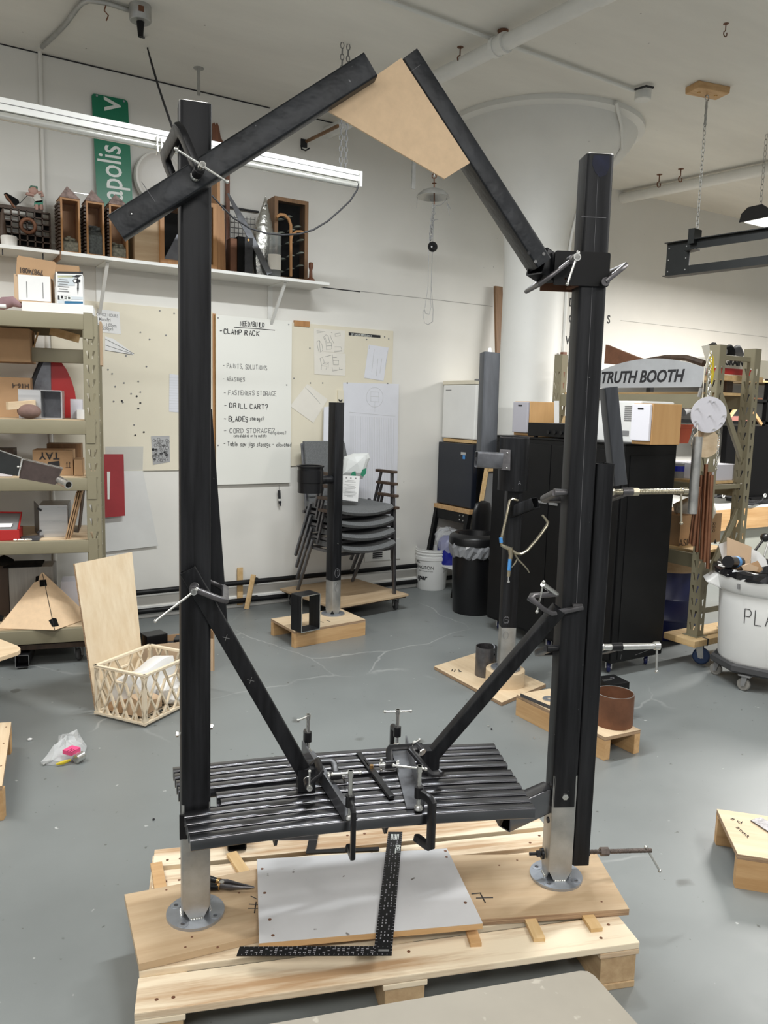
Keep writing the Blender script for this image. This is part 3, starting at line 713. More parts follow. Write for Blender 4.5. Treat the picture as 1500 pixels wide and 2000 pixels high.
# ---- second tubes clamped beside and behind the posts
c2 = PR+TR*(PW/2+.0265)+ER*.006
zt2 = zrow(c2-ER*.04, 906); zb2 = zrow(c2-ER*.04, 1690)
single(MB().rtube(c2+Z3*zb2, c2+Z3*zt2, .052, .085, ER, .004, .006), 'spare_tube', m_steel, 'black rectangular tube clamped upright along the right side of right post', 'tube', smooth=35)
q0 = atpl(1188, 757, PR+ER*.10, ER); q1 = atpl(1207, 946, PR+ER*.10, ER)
single(MB().rtube(q1, q0, .042, .052, ER, .004, .005), 'spare_tube', m_mid, 'short tilted grey-black tube held behind the right post', 'tube', smooth=35)
q0 = atpl(392, 800, PL+EL*.085, EL); q1 = atpl(424, 1222, PL+EL*.085, EL)
single(MB().rtube(q1, q0, .056, .052, EL, .004, .005), 'spare_tube', m_steel, 'tilted black tube held behind the left post beside the brace', 'tube', smooth=35)

# ---- gable: two rafters, plates, kraft pattern panel
pf = PL-EL*(PW/2)
nL = NF
g = [atpl(*q, pf+NF*.045, NF) for q in ((210, 420), (240, 465), (735, 150), (713, 98))]
e0, e1 = (g[0]+g[1])/2, (g[2]+g[3])/2; hL = (np.linalg.norm(g[0]-g[1])+np.linalg.norm(g[2]-g[3]))/2
dL = nrm(e1-e0); upL = np.cross(NF, dL)
if upL[2] < 0: upL = -upL
t = thing('rafter_beam', 'black rafter tube rising right, clamped across the left post', 'beam', e0-NF*.022, math.atan2(U[1], U[0]))
MB().rtube(e0-NF*.0225, e1-NF*.0225, .044, hL, upL, .004, .005).build('tube', m_rafter, t, smooth=35)
h = atpl(256, 416, pf+NF*.0455, NF)
MB().cyl(h-NF*.001, h+NF*.0008, .006, seg=12).build('drilled_hole', m_ink, t)
MB().cyl(h-NF*.001-upL*.002, h+NF*.001-upL*.002, .0014, seg=8).build('painted_glint', m_bright, t)  # small bright disc stands in for the glint of light in the hole
MB().box(atpl(290, 375, pf+NF*.0455, NF), .0015, .0006, .055, (dL, NF, upL)).build('scribe_line', m_chalk, t)
pfr = PR-ER*(PW/2)
NR = -er(R(3))
g = [atpl(*q, pfr+NR*.02, NR) for q in ((787, 113), (815, 95), (1074, 497), (1054, 529))]
e0r, e1r = (g[0]+g[1])/2, (g[2]+g[3])/2; hR = (np.linalg.norm(g[0]-g[1])+np.linalg.norm(g[2]-g[3]))/2
dR = nrm(e1r-e0r); upR = np.cross(NR, dR)
if upR[2] < 0: upR = -upR
t = thing('rafter_beam', 'black rafter tube falling right to the bracket on right post', 'beam', e1r-NR*.04, math.atan2(U[1], U[0]))
MB().rtube(e0r-NR*.042, e1r-NR*.042, .084, hR, upR, .004, .005).build('tube', m_rafter, t, smooth=35)
for q in ((1033, 494), (1062, 496), (1046, 511)):
    h = atpl(*q, pfr+NR*.0205, NR)
    MB().cyl(h-NR*.001, h+NR*.0008, .0045, seg=10).build('drilled_hole', m_ink if q[0] == 1033 else m_inkg, t)
MB().box(atpl(812, 133, pfr+NR*.0205, NR), .0012, .0006, .03, (dR, NR, upR)).build('scribe_line', m_chalk, t)
# kraft panel behind the rafters
kp = pf+NF*.002
kk = [atpl(*q, kp, NF) for q in ((640, 216), (712, 163), (784, 113), (918, 318), (868, 349))]
single(MB().poly(kk, -NF*.006), 'pattern_panel', m_kraft, 'tan kraft board spanning the gable between the two rafters', 'panel')
# bracket on the right post: front plate, rear plate, knuckle
tb = thing('bracket_plate', 'black steel plate bracket joining right rafter to right post', 'bracket', pfr+NR*.004+Z3*2.0, math.atan2(TR[1], TR[0]))
g = [atpl(*q, pfr-ER*.004, ER) for q in ((1084, 491), (1192, 493), (1190, 561), (1082, 556))]
x0b = np.dot(g[0]-pfr, TR); x1b = np.dot(g[1]-pfr, TR); za, zc = (g[0][2]+g[1][2])/2, (g[2][2]+g[3][2])/2
plate(rrect(x1b-x0b, za-zc, .006), [circ((-.045, .02), .004, 8), circ((-.045, -.028), .004, 8)], TR, Z3, pfr+TR*(x0b+x1b)/2+Z3*(za+zc)/2-ER*.0005, .008, -ER).build('front_plate', m_black, tb)
MB().box(PR+ER*(PW/2+.005)+TR*((x0b+x1b)/2-.012)+Z3*((za+zc)/2-.004), x1b-x0b, .008, za-zc, (TR, ER, Z3)).build('rear_plate', m_rust, tb)
MB().box(PR+TR*(-PW/2-.006)+Z3*(zc+.004), .03, PW, .006, (TR, ER, Z3)).build('web', m_rust, tb)
kc = (e1r-NR*.042); ke = PR+TR*(x0b+.01)+Z3*(za+zc)/2-ER*.0
MB().rtube(kc-dR*.012, pfr+TR*(x0b+.004)+ER*.043+Z3*((za+zc)/2), .06, .075, Z3, .004, .005).build('knuckle', m_steel, tb, smooth=35)

# ---- diagonal braces and their feet
a0, a1 = atpl(366, 1112, pf+NF*.014, NF), atz(600, 1518, ZS+.03)
t = thing('brace_tube', 'slim black brace running from left post down to the seat', 'brace', a1, math.atan2(U[1], U[0]))
MB().rtube(a0, a1, .024, .044, np.cross(nrm(a1-a0), NF), .003, .004).build('tube', m_steel, t, smooth=35)
tm = MB()
for f_ in (.3, .5):
    c = a0+(a1-a0)*f_+NF*.0128; d_ = nrm(a1-a0); s_ = np.cross(d_, NF)
    tm.box(c, .02, .0006, .0012, (nrm(d_+s_), NF, nrm(d_-s_))); tm.box(c, .02, .0006, .0012, (nrm(d_-s_), NF, nrm(d_+s_)))
tm.build('chalk_line', m_grey, t)
fc = atz(597, 1537, ZS)
MB().box(fc+Z3*.034, .05, .06, .066, (U, -NF, Z3)).build('foot_block', m_steel, t)
b0, b1 = atpl(1092, 1188, PR-ER*(PW/2+.02)-TR*.03, ER), atz(838, 1482, ZS+.03)
t = thing('brace_tube', 'slim black brace running from right post down to the seat', 'brace', b1, math.atan2(U[1], U[0]))
MB().rtube(b0, b1, .038, .038, np.cross(nrm(b1-b0), NF), .003, .005).build('tube', m_steel, t, smooth=35)
fc2 = atz(838, 1500, ZS)
MB().box(fc2+Z3*.034, .05, .05, .066, (U, -NF, Z3)).build('foot_block', m_steel, t)

# ---- angle irons lying across the slats
def angle(label, pb_, pf_, side, hgt=.045, leg=.04):
    pb_, pf_ = V(*pb_), V(*pf_); d = nrm(pf_-pb_); s_ = nrm(np.cross(Z3, d))*side
    mb = MB(); th_ = .005
    prof_ = [(0, 0), (leg, 0), (leg, th_), (th_, th_), (th_, hgt), (0, hgt)]
    mb.rings([[q+s_*a+Z3*b for a, b in prof_] for q in (pb_, pf_)])
    return single(mb, 'angle_iron', m_angle, label, 'angle iron')
A1 = (atz(589, 1473, ZS)+Z3*.001, atz(671, 1604, ZS)+Z3*.001)
A2 = (atz(794, 1463, ZS)+Z3*.001, atz(829, 1580, ZS)+Z3*.001)
sgn = 1 if np.dot(np.cross(Z3, A1[1]-A1[0]), U) > 0 else -1
angle('steel angle iron lying front to back across slats by left brace foot', *A1, sgn)
angle('steel angle iron lying front to back across slats by right brace foot', *A2, -sgn, leg=.05)
# sliding bevel
q0, q1 = atz(700, 1470, ZS+.003), atz(765, 1560, ZS+.003)
d = nrm(q1-q0); s_ = nrm(np.cross(Z3, d))
t = thing('angle_gauge', 'thin dark angle gauge with brass screw lying on the slats', 'tool', q0, math.atan2(d[1], d[0]))
L_ = np.linalg.norm(q1-q0); slotp = [(L_*.18, -.002), (L_*.34, -.002), (L_*.34, .002), (L_*.18, .002)]
plate([(0, -.008), (L_*.55, -.008), (L_*.55, .008), (0, .008)], [slotp], d, s_, q0, .003, Z3).build('blade', m_iron, t)
MB().box(q0+d*L_*.71+Z3*.004, L_*.58, .017, .009, (d, s_, Z3)).build('stock', m_iron, t, bev=.001)
MB().cyl(q0+d*L_*.42, q0+d*L_*.42+Z3*.018, .006, seg=12).build('thumb_screw', m_brass, t, smooth=40)

# ---- C-clamps
def clamp(label, A, B, back, depth, reach, hand, hlen=.09, hoff=.0, th=.013, wd=.02, fm=None, sm=None, sr=.006, thread=False, group='C-clamps on the steel bench', nut=False, aoff=.008):
    """A anvil point, B screw pad point, back = direction of the frame's spine, reach = screw length past B"""
    A, B = V(*A), V(*B); a = nrm(B-A); k = V(*back); k = nrm(k-a*np.dot(k, a)); fm = fm or m_iron; sm = sm or m_bright
    L = np.linalg.norm(B-A); boss = B+a*min(reach*.42, .05)
    t = thing('c_clamp', label, 'clamp', A, 0, group)
    r_ = min(depth*.35, .03)
    pts = [A-a*aoff]
    P1, P2 = A-a*aoff+k*depth, boss+k*depth
    pts += [P1-k*r_, P1-k*r_*.4+a*r_*.1, P1+a*r_*.4-k*r_*.0, P1+a*r_*1.1, P2-a*r_*1.1, P2-a*r_*.4, P2-k*r_*.4-a*r_*.1, P2-k*r_, boss+k*.004]
    f = MB(); sdv = np.cross(a, k)
    # flat bar frame with a thinner web inside
    f.sweep(pts, [(x, y) for x, y in rrect(wd, th, .004, 2)], sdv)
    f.cyl(A-a*(aoff+.006), A, .012, .009, 12)
    f.cyl(boss-a*.016, boss+a*.016, .0125, seg=14)
    f.build('frame', fm, t, smooth=40)
    s_ = MB(); end = B+a*reach
    if thread:
        n = int(reach/.0045); rp = []
        s_.lathe([(sr*(1 if i % 2 else .8), reach*i/(2*n)) for i in range(2*n+1)], B, 12, (k, sdv, a))
        s_.cyl(end-a*.002, end+a*.012, sr*1.25, seg=12)
    else: s_.cyl(B, end, sr, seg=14); s_.cyl(end-a*.016, end, sr*1.35, seg=14)
    s_.build('screw', sm, t, smooth=40)
    MB().lathe([(.001, 0), (.0125, 0), (.0125, .004), (.008, .011), (.001, .011)], B-a*.0005, 14, (k, sdv, a)).build('swivel_pad', sm, t, smooth=40)
    hd = nrm(V(*hand)-a*np.dot(V(*hand), a)); hc = end-a*.007+hd*hoff
    h_ = MB(); h_.cyl(hc-hd*hlen/2, hc+hd*hlen/2, .0032, seg=8)
    for q in (-1, 1): h_.ball(hc+hd*q*hlen/2, .0052, 8, 6)
    h_.build('handle_bar', sm, t, smooth=50)
    if nut: MB().cyl(boss+a*.012, boss+a*.034, .0125, seg=6).build('nut', sm, t)
    return t
LFT, RGT = -RIGHT, RIGHT
# left rafter clamp
Bq = atpl(381, 345, pf+NF*.0455, NF)
clamp('black C-clamp holding left rafter against left post', atpl(356, 385, pf-NF*(PW+.008), NF), Bq, -RIGHT*.45+UP*.89, .105, .075, RIGHT*.93-UP*.36, .13, th=.018, wd=.03)
Bq = atpl(380, 1146, pf+NF*.027, NF)
clamp('grey C-clamp with long handle holding left brace to left post', Bq-NF*(.13), Bq, RIGHT*.9-UP*.42, .085, .062, -RIGHT*.8-UP*.6, .13, hoff=.055, fm=m_iron2, th=.014)
# seat clamps
E0 = er(0.0)
p = atz(601, 1468, ZS+.006); clamp('C-clamp standing on rear edge of the slats by left angle iron', p-Z3*.07, p, er(thl*.4), .05, .125, -RIGHT*.6-UP*.3-FWD*.7, .05, hoff=.02)
p = atz(775, 1457, ZS+.006); clamp('C-clamp standing on rear edge of the slats by right angle iron', p-Z3*.07, p, er(0)-U*.1, .05, .125, RIGHT*1+FWD*.12, .085)
p = atz(683, 1598, ZS+.006); clamp('C-clamp on front slat over left angle iron', p-Z3*.078, p, -er(0)*1+U*.02, .052, .135, RIGHT*1+FWD*.2, .075, hoff=-.012)
p = atz(817, 1580, ZS+.006); clamp('C-clamp on front slat over right angle iron', p-Z3*.078, p, -er(0)*.9+U*.4, .058, .125, RIGHT*1-FWD*.2, .09, hoff=-.028, th=.016, wd=.024)
dA = nrm(A1[1]-A1[0]); sA = nrm(np.cross(dA, Z3)); sA = sA if np.dot(sA, U) > 0 else -sA
p = fc+Z3*.04+NF*.0-U*.026; p = atz(601, 1524, ZS+.05)
clamp('small C-clamp gripping left brace foot with handle hanging down', p-NF*.055, p, U*.7+Z3*.6, .045, .05, -Z3, .05, hoff=-.022, th=.012)
p = atz(640, 1516, ZS+.022)
clamp('black C-clamp lying across left angle iron with silver screw', p-U*.055, p, -NF*.9+Z3*.35, .055, .06, RIGHT*.95+FWD*.2, .09, th=.014)
p = atz(778, 1492, ZS+.022)
clamp('black C-clamp lying across right angle iron beside right brace foot', p+U*.075, p, -NF*.7+Z3*.75, .05, .06, Z3, .03, th=.014)
p = atz(838, 1478, ZS+.075)
clamp('black C-clamp biting the foot of the right brace', p+NF*.035+U*.02-Z3*.03, p-U*.012-NF*.03, -U*.8+Z3*.3, .038, .045, RIGHT*.6+UP*.5, .035, th=.012)
# right post clamps
Bq = atpl(1108, 513, pfr-ER*.0085, ER)
clamp('silver-screwed C-clamp on the bracket plate with handle hanging', Bq+ER*(PW+.03), Bq, -RIGHT*.72-UP*.55-ER*.6, .095, .085, -RIGHT*.30-UP*.95, .085, hoff=.03, fm=m_iron2, sm=m_bright, sr=.0075, th=.012, wd=.03)
Bq = PR+TR*(PW/2-.02)-ER*(PW/2+.014)+Z3*zrow(PR+TR*.03-ER*.05, 552)
clamp('C-clamp reaching round the right side of right post under the plate', Bq, Bq+ER*(PW+.03), TR*.75+Z3*.62, .072, .05, Z3, .06, fm=m_iron2, th=.014)
zc1 = zrow(PR-ER*.045, 962)
A_ = PR-TR*(PW/2+.001)-ER*.02+Z3*zrow(PR-TR*.045-ER*.02, 962); B_ = c2+TR*.027-ER*.02+Z3*zrow(c2+TR*.027-ER*.02, 961)
clamp('large C-clamp with long threaded screw pointing right at mid-height', A_, B_, ER*.96-Z3*.28, .12, .225, -UP*1-RIGHT*.14, .10, hoff=.045, fm=m_iron2, sm=m_nickel, sr=.0085, thread=True, nut=True, th=.017, wd=.026, aoff=.034)
A_ = PR-TR*(PW/2+.001)-ER*.02+Z3*zrow(PR-TR*.045-ER*.02, 1266); B_ = c2+TR*.027-ER*.02+Z3*zrow(c2+TR*.027-ER*.02, 1264)
clamp('large black C-clamp with smooth silver screw pointing right low down', A_, B_, ER*.9-Z3*.42, .11, .185, -UP*1-RIGHT*.35, .085, hoff=.036, sr=.0095, th=.018, wd=.03, aoff=.03)
A_ = PR-TR*(.043+.001)-ER*.0+Z3*zrow(PR-TR*.045, 1667); B_ = c2+TR*.027-ER*.0+Z3*zrow(c2+TR*.027, 1664)
bar = thing('threaded_rod', 'rusty threaded clamp rod through the foot of right post', 'clamp', B_, 0)
MB().lathe([((.0075 if i % 2 else .0062), .215*i/96) for i in range(97)], B_, 12, (ER, Z3, TR)).build('rod', m_oldscrew, bar, smooth=40)
MB().cyl(B_+TR*.048, B_+TR*.075, .0135, seg=6).build('nut', m_oldscrew, bar)
MB().cyl(B_, B_+TR*.012, .012, seg=12).build('pad', m_iron, bar)
hd = nrm(RIGHT*.5-UP*.86); hc = B_+TR*.203
h_ = MB(); h_.cyl(hc-hd*.012, hc+hd*.075, .0033, seg=8); h_.ball(hc+hd*.075, .006, 8, 6); h_.ball(hc-hd*.012, .006, 8, 6)
h_.build('handle_bar', m_bright, bar, smooth=50)
s_ = MB(); s_.cyl(A_-TR*.045, A_, .005, seg=8); s_.cyl(A_-TR*.022, A_-TR*.010, .0095, seg=6); s_.cyl(A_-TR*.008, A_, .017, seg=16)
s_.build('tail_nut', m_iron, bar, smooth=35)
# clamp on the right brace
Bq = atpl(1083, 1160, PR-TR*(PW/2+.05), TR)
Aq = atpl(1135, 1188, PR-ER*(PW/2+.012), ER)
zq = PR-ER*.0+Z3*0
bb_ = atpl(1090, 1185, PR-ER*(PW/2+.04)-TR*.03, ER)
A_ = PR+TR*.01-ER*(PW/2+.004); A_ = V(A_[0], A_[1], zrow(A_, 1188)); B_ = A_-TR*.075+ER*.012+Z3*.008
tcl = thing('c_clamp', 'dark grey C-clamp hugging right post at the top of right brace', 'clamp', A_, 0, 'C-clamps on the steel bench')
fr_ = [atpl(x, y, PR-ER*o_, ER) for x, y, o_ in ((1137, 1186, PW/2+.008), (1118, 1190, PW/2+.012), (1095, 1195, PW/2+.02), (1076, 1197, .075), (1062, 1190, .085), (1048, 1178, .085), (1036, 1169, .08), (1040, 1163, .07), (1062, 1162, .055), (1086, 1160, .045))]
MB().sweep(fr_, rrect(.014, .018, .004, 2), ER).build('frame', m_iron2, tcl, smooth=40)
s0, s1 = atpl(1087, 1161, PR-ER*.045, ER), atpl(1060, 1141, PR-ER*.075, ER)
MB().cyl(s0, s1, .008, seg=12).build('screw', m_bright, tcl, smooth=40)
h0, h1 = atpl(1062, 1137, PR-ER*.075, ER), atpl(1049, 1195, PR-ER*.065, ER)
h_ = MB(); h_.cyl(h0, h1, .003, seg=8); h_.ball(h0, .0055, 8, 6); h_.ball(h1, .0055, 8, 6); h_.build('handle_bar', m_bright, tcl, smooth=50)
MB().box(atpl(1128, 1182, PR-ER*(PW/2+.008), ER), .03, .014, .008, (TR, ER, Z3)).build('anvil', m_iron2, tcl, bev=.002)
# ------------------------------------------------------------------ pallet and what lies on it
ZP = .138
pa, pb = atz(262, 1980, ZP), atz(1250, 1840, ZP)
px_ = nrm(pb-pa); PLEN = np.linalg.norm(pb-pa); py_ = V(-px_[1], px_[0], 0)
back = atz(292, 1660, ZP); PDEP = np.dot(back-pa, py_)
pc = lambda a, b, z=0: pa+px_*a+py_*b+Z3*(z-ZP)
pr_ang = math.atan2(px_[1], px_[0])
tp = thing('pallet', 'new pine shipping pallet under the steel gateway bench', 'pallet', pc(PLEN/2, PDEP/2, 0), pr_ang)
def brd(name, a0, a1, b0, b1, z0, z1, m, par, bev=.003):
    return MB().box((pc((a0+a1)/2, (b0+b1)/2, (z0+z1)/2)), a1-a0, b1-b0, z1-z0, (px_, py_, Z3)).build(name, m, par, bev=bev)
nb = 6; wds = [.122, .105, .09, .09, .09, .10]; gap_ = (PDEP-sum(wds))/(nb-1)
y_ = 0; ends = [(0, 0), (.0, -.06), (.004, -.03), (.0, -.01), (.01, -.02), (.006, .0)]
for k in range(nb):
    brd('deck_board', ends[k][0], PLEN+ends[k][1], y_, y_+wds[k], ZP-.02, ZP, m_pine, tp)
    y_ += wds[k]+gap_
for a in (0, PLEN/2-.06, PLEN-.12):
    brd('stringer_board', a, a+.12, 0, PDEP, ZP-.037, ZP-.02, m_pine, tp)
    for b in (0, PDEP/2-.06, PDEP-.12): brd('block', a+.006, a+.114, b+.004, b+.116, .02, ZP-.037, m_pine2, tp)
for a in (0, PLEN/2-.06, PLEN-.12): brd('bottom_board', a+.006, a+.114, .002, PDEP-.002, 0, .02, m_pine2, tp)
nl = MB()
for a in (.05, .09, PLEN/2-.03, PLEN/2+.03, PLEN-.05, PLEN-.10):
    y_ = 0
    for k in range(nb):
        q = pc(a, y_+wds[k]*(.3 if int(a*100) % 2 else .7), ZP); nl.cyl(q-Z3*.001, q+Z3*.0006, .005, seg=8); y_ += wds[k]+gap_
nl.build('nail_heads', m_rust, tp)

def flat_board(name, label, cat, corners, zt, th, m, edge=None, layers=True):
    """board lying level: corners in room coordinates, top at zt"""
    c = [V(q[0], q[1], zt) for q in corners]
    d = nrm(c[1]-c[0]); t = thing(name, label, cat, np.mean(c, axis=0)-Z3*th, math.atan2(d[1], d[0]))
    MB().poly([q-Z3*.0012 for q in c], Z3*.0012).build('face_veneer', m, t)
    if layers:
        n = 5
        for k in range(n):
            pass
        MB().poly([q-Z3*th for q in c], Z3*(th-.0013)).build('core', edge or m_ply_edge, t)
    else: MB().poly([q-Z3*th for q in c], Z3*(th-.0013)).build('core', edge or m, t)
    return t
def screws(par, pts, zt, r=.0035, m=None):
    mb = MB()
    for q in pts: mb.cyl((q[0], q[1], zt-.001), (q[0], q[1], zt+.0005), r, seg=8)
    return mb.build('screw_heads', m or m_rust, par)
# left plywood under left post
cs = [atz(*q, ZB) for q in ((243, 1747), (271, 1883), (502, 1828), (502, 1697))]
cs[2] = cs[1]+nrm(cs[2]-cs[1])*.50; cs[3] = cs[0]+nrm(cs[3]-cs[0])*.50
t = flat_board('plywood_board', 'tan plywood board with screws under the left post base plate', 'board', [cs[1], cs[2], cs[3], cs[0]], ZB, .02, m_plyt, m_plyt)
screws(t, [atz(*q, ZB) for q in ((362, 1850), (325, 1738), (467, 1744), (425, 1850), (375, 1830))], ZB)
mk = MB(); f = lambda x, y: atz(x, y, ZB+.0008)
strokes(mk, [[(490, 1750), (502, 1756)], [(486, 1766), (503, 1767)], [(484, 1774), (503, 1774)], [(500, 1762), (497, 1783)]], f, .0016)
mk.build('marker_strokes', m_ink, t)
# right plywood under right post
cs = [atz(*q, ZB) for q in ((885, 1670), (1165, 1667), (1229, 1775), (943, 1795))]
cs[0] = cs[1]+nrm(cs[0]-cs[1])*.52; cs[3] = cs[2]+nrm(cs[3]-cs[2])*.52
t = flat_board('plywood_board', 'tan plywood board with inked cross under the right post base plate', 'board', [cs[3], cs[2], cs[1], cs[0]], ZB, .02, m_plyt)
mk = MB(); strokes(mk, [[(921, 1746), (940, 1744), (939, 1746), (948, 1763)], [(930, 1754), (963, 1753)]], f, .0018); mk.build('marker_strokes', m_ink, t)
screws(t, [atz(*q, ZB) for q in ((1175, 1761), (1115, 1660), (975, 1690), (1010, 1680))], ZB)
# white melamine panel resting on battens over both
ZM = .185
cs = [atz(*q, ZM) for q in ((502, 1678), (506, 1842), (943, 1803), (873, 1657))]
t = flat_board('melamine_panel', 'worn white melamine panel lying on the pallet under the bench', 'panel', [cs[1], cs[2], cs[3], cs[0]], ZM, .018, m_melam, m_lumber)
screws(t, [atz(*q, ZM) for q in ((512, 1697), (517, 1744), (527, 1796), (533, 1827), (688, 1671), (872, 1674), (909, 1763), (870, 1662))], ZM, .005, m_rust)
# battens and laths
def lath(label, q0, q1, w, zt, th=.012, m=None, name='wood_lath'):
    a, b = atz(*q0, zt), atz(*q1, zt); d = nrm(b-a)
    return single(MB().box((a+b)/2-Z3*th/2, w, np.linalg.norm(b-a), th, (nrm(np.cross(d, Z3)), d, Z3)), name, m or m_lath, label, 'wood strip', 'spacer laths on the pallet', rotz=math.atan2(d[1], d[0])-math.pi/2, bev=.001)
lath('short brown lath sticking out beneath the white panel', (918, 1806), (930, 1842), .032, ZP+.012, m=m_lumber)
lath('pale lath poking out below the middle of right plywood board', (1033, 1788), (1054, 1832), .034, ZP+.012)
lath('pale lath poking out below the right corner of right plywood board', (1145, 1782), (1166, 1813), .036, ZP+.012)
lath('pale lath angled on the pallet near left post and dark block', (452, 1664), (478, 1702), .034, ZP+.012)
lath('amber lath laid across back boards left of left post', (305, 1684), (314, 1735), .036, ZP+.012, m=m_lumber)
t = thing('dark_block', 'small dark hollow steel block on the pallet under front slat', 'block', atz(463, 1660, ZP), pr_ang)
q = atz(463, 1662, ZP)
MB().rtube(q-py_*.0+Z3*.024, q+py_*.10+Z3*.024, .062, .046, Z3, .004, .006).build('block', m_steel, t, smooth=35)
# carpenter squares
def square_tool(label, c, e1, e2, w1, w2, zt, ticks=True, name='framing_square', th=.003):
    """heel at c (room), arms to e1 and e2"""
    d1, d2 = nrm(e1-c), nrm(e2-c); L1, L2 = np.linalg.norm(e1-c), np.linalg.norm(e2-c)
    t = thing(name, label, 'square', c, math.atan2(d1[1], d1[0]))
    MB().poly([c, e1, e1+d2*w1, c+d1*w2+d2*w1, e2+d1*w2, e2], Z3*th).build('blade', m_blackp, t)
    if ticks:
        mb = MB(); zz = Z3*(th+.0004)
        for (d, s, L, w) in ((d1, d2, L1, w1), (d2, d1, L2, w2)):
            n = int(L/.0125)
            for k in range(1, n):
                q = c+d*L*k/n
                for (o_, g_) in ((.0, 1), (w, -1)):
                    ln = .007 if k % 4 == 0 else .004
                    mb.box(q+s*(o_+g_*ln*.55)+zz, .0006, ln, .0004, (d, s, Z3))
            rr = random.Random(5)
            for k in range(2, n-1):
                for o_ in (.3, .5, .7):
                    if rr.random() < .55:
                        for j in range(3): mb.box(c+d*(L*(k+.2*j)/n)+s*w*o_+zz, .0009, .003, .0004, (d, s, Z3))
        stuff(mb.build('scale_marks', m_lgrey, t))
    return t
ZQ = ZM+.001
hc = atz(765, 1868, ZP+.03); 
za_ = ZM+.002
heel = atz(765, 1867, za_); tip1 = atz(462, 1868, za_); tip2 = atz(786, 1626, za_)
t = square_tool('black framing square with white scale lying across the white panel', heel, tip1, tip2, .034, .048, za_)
d2 = nrm(tip2-heel); d1 = nrm(tip1-heel)
text_obj('DELL', heel+d2*np.linalg.norm(tip2-heel)*.865+d1*.018+Z3*.0036, -d2, d1*-1 if False else nrm(np.cross(Z3, -d2)), .022, m_signw, t, 'lettering', .0003, .0006)
tb_ = MB()
for k in range(6): tb_.box(heel+d2*np.linalg.norm(tip2-heel)*.945+d1*(.012+.0048*k)+Z3*.0034, .034, .0022, .0004, (d2, d1, Z3))
tb_.build('table_print', m_signw, t)
MB().box(heel+d1*.022+d2*.017+Z3*.0034, .028, .007, .0004, (d1, d2, Z3)).build('maker_plate', m_alu, t)
square_tool('dull steel carpenter square lying under the bench behind the panel', atz(597, 1668, ZP+.002), atz(740, 1662, ZP+.002), atz(612, 1600, ZP+.002), .02, .03, ZP+.002, False, 'steel_square')
# needle-nose pliers
zt = ZB+.012
t = thing('pliers', 'long-nose pliers with black and orange grips beside left post', 'pliers', atz(440, 1730, ZB), 0)
def jaw(pts, r, nm, m, fl=.6): return MB().tube([atz(x, y, zt) for x, y in pts], r, 8, flat=fl, up=(0, 0, 1)).build(nm, m, t, smooth=50)
jaw([(428, 1722), (445, 1723), (470, 1728), (496, 1732)], [.009, .010, .006, .0018], 'jaw', m_iron2)
jaw([(428, 1731), (448, 1733), (472, 1734), (497, 1733.5)], [.009, .010, .006, .0018], 'jaw', m_iron2)
jaw([(427, 1722), (405, 1716), (380, 1706)], [.009, .011, .010], 'grip', m_blackp, 1)
jaw([(427, 1732), (405, 1731), (380, 1735)], [.009, .011, .010], 'grip', m_blackp, 1)
jaw([(425, 1721), (430, 1723)], .0105, 'orange_collar', m_brass, 1); jaw([(425, 1731), (430, 1731.5)], .0105, 'orange_collar', m_brass, 1)
q = atz(433, 1727, zt); MB().cyl(q-Z3*.008, q+Z3*.008, .008, seg=12).build('pivot', m_bright, t)

# near table top with rounded corner at the bottom of the picture
ZT = .44
k0, k1, k2 = atz(455, 2012, ZT), atz(1150, 1893, ZT), atz(1290, 2050, ZT)
d1 = nrm(k0-k1); d2 = nrm(k2-k1)
c_ = [k1+d1*.9, k1+d1*.02, k1+d1*.006+d2*.005, k1+d2*.02, k1+d2*.5, k1+d2*.5+d1*.9]
t = thing('work_table', 'low table with worn beige top at the front of the pallet', 'table', np.mean(c_, axis=0)-Z3*ZT, math.atan2(d1[1], d1[0]))
m_beige = mat('worn_beige_laminate', (0.27, 0.245, 0.20), 0.55, var=0.05, scale=6, spots=[(30, .70, (.36, .33, .275))])
MB().poly([q-Z3*.022 for q in c_], Z3*.022).build('tabletop', m_beige, t)
for (a, b) in ((.1, .12), (.8, .12), (.1, .44), (.8, .44)):
    q = k1+d1*a+d2*b
    MB().box((q[0], q[1], (ZT-.022)/2), .035, .035, ZT-.022, (d1, nrm(np.cross(Z3, d1)), Z3)).build('leg', m_steel, t)

# ------------------------------------------------------------------ small plywood stands on the floor
def stand(label, top, zt, lh, m_top=None, runners=((0, 3), (1, 2)), th=.018, lw=.038, name='plywood_stand', lm=None, inset=.0):
    """top: 4 corners; runner lumber set on edge under the sides given as corner pairs"""
    c = [V(q[0], q[1], zt) for q in top]; cen = np.mean(c, axis=0)
    d = nrm(c[1]-c[0]); t = thing(name, label, 'stand', (cen[0], cen[1], 0), math.atan2(d[1], d[0]))
    MB().poly([q-Z3*.0012 for q in c], Z3*.0012).build('face_veneer', m_top or m_ply, t)
    MB().poly([q-Z3*th for q in c], Z3*(th-.0013)).build('core', m_ply_edge, t)
    for i, j in runners:
        a, b = c[i], c[j]; dd = nrm(b-a); n = np.cross(Z3, dd); n = n if np.dot(n, cen-a) > 0 else -n
        a = a+n*inset; b = b+n*inset
        zc_ = (zt-th)/2
        MB().box(((a[0]+b[0])/2+n[0]*lw/2, (a[1]+b[1])/2+n[1]*lw/2, zc_), np.linalg.norm(b-a), lw, zt-th-.001, (dd, n, Z3)).build('runner', lm or m_lumber, t)
    return t
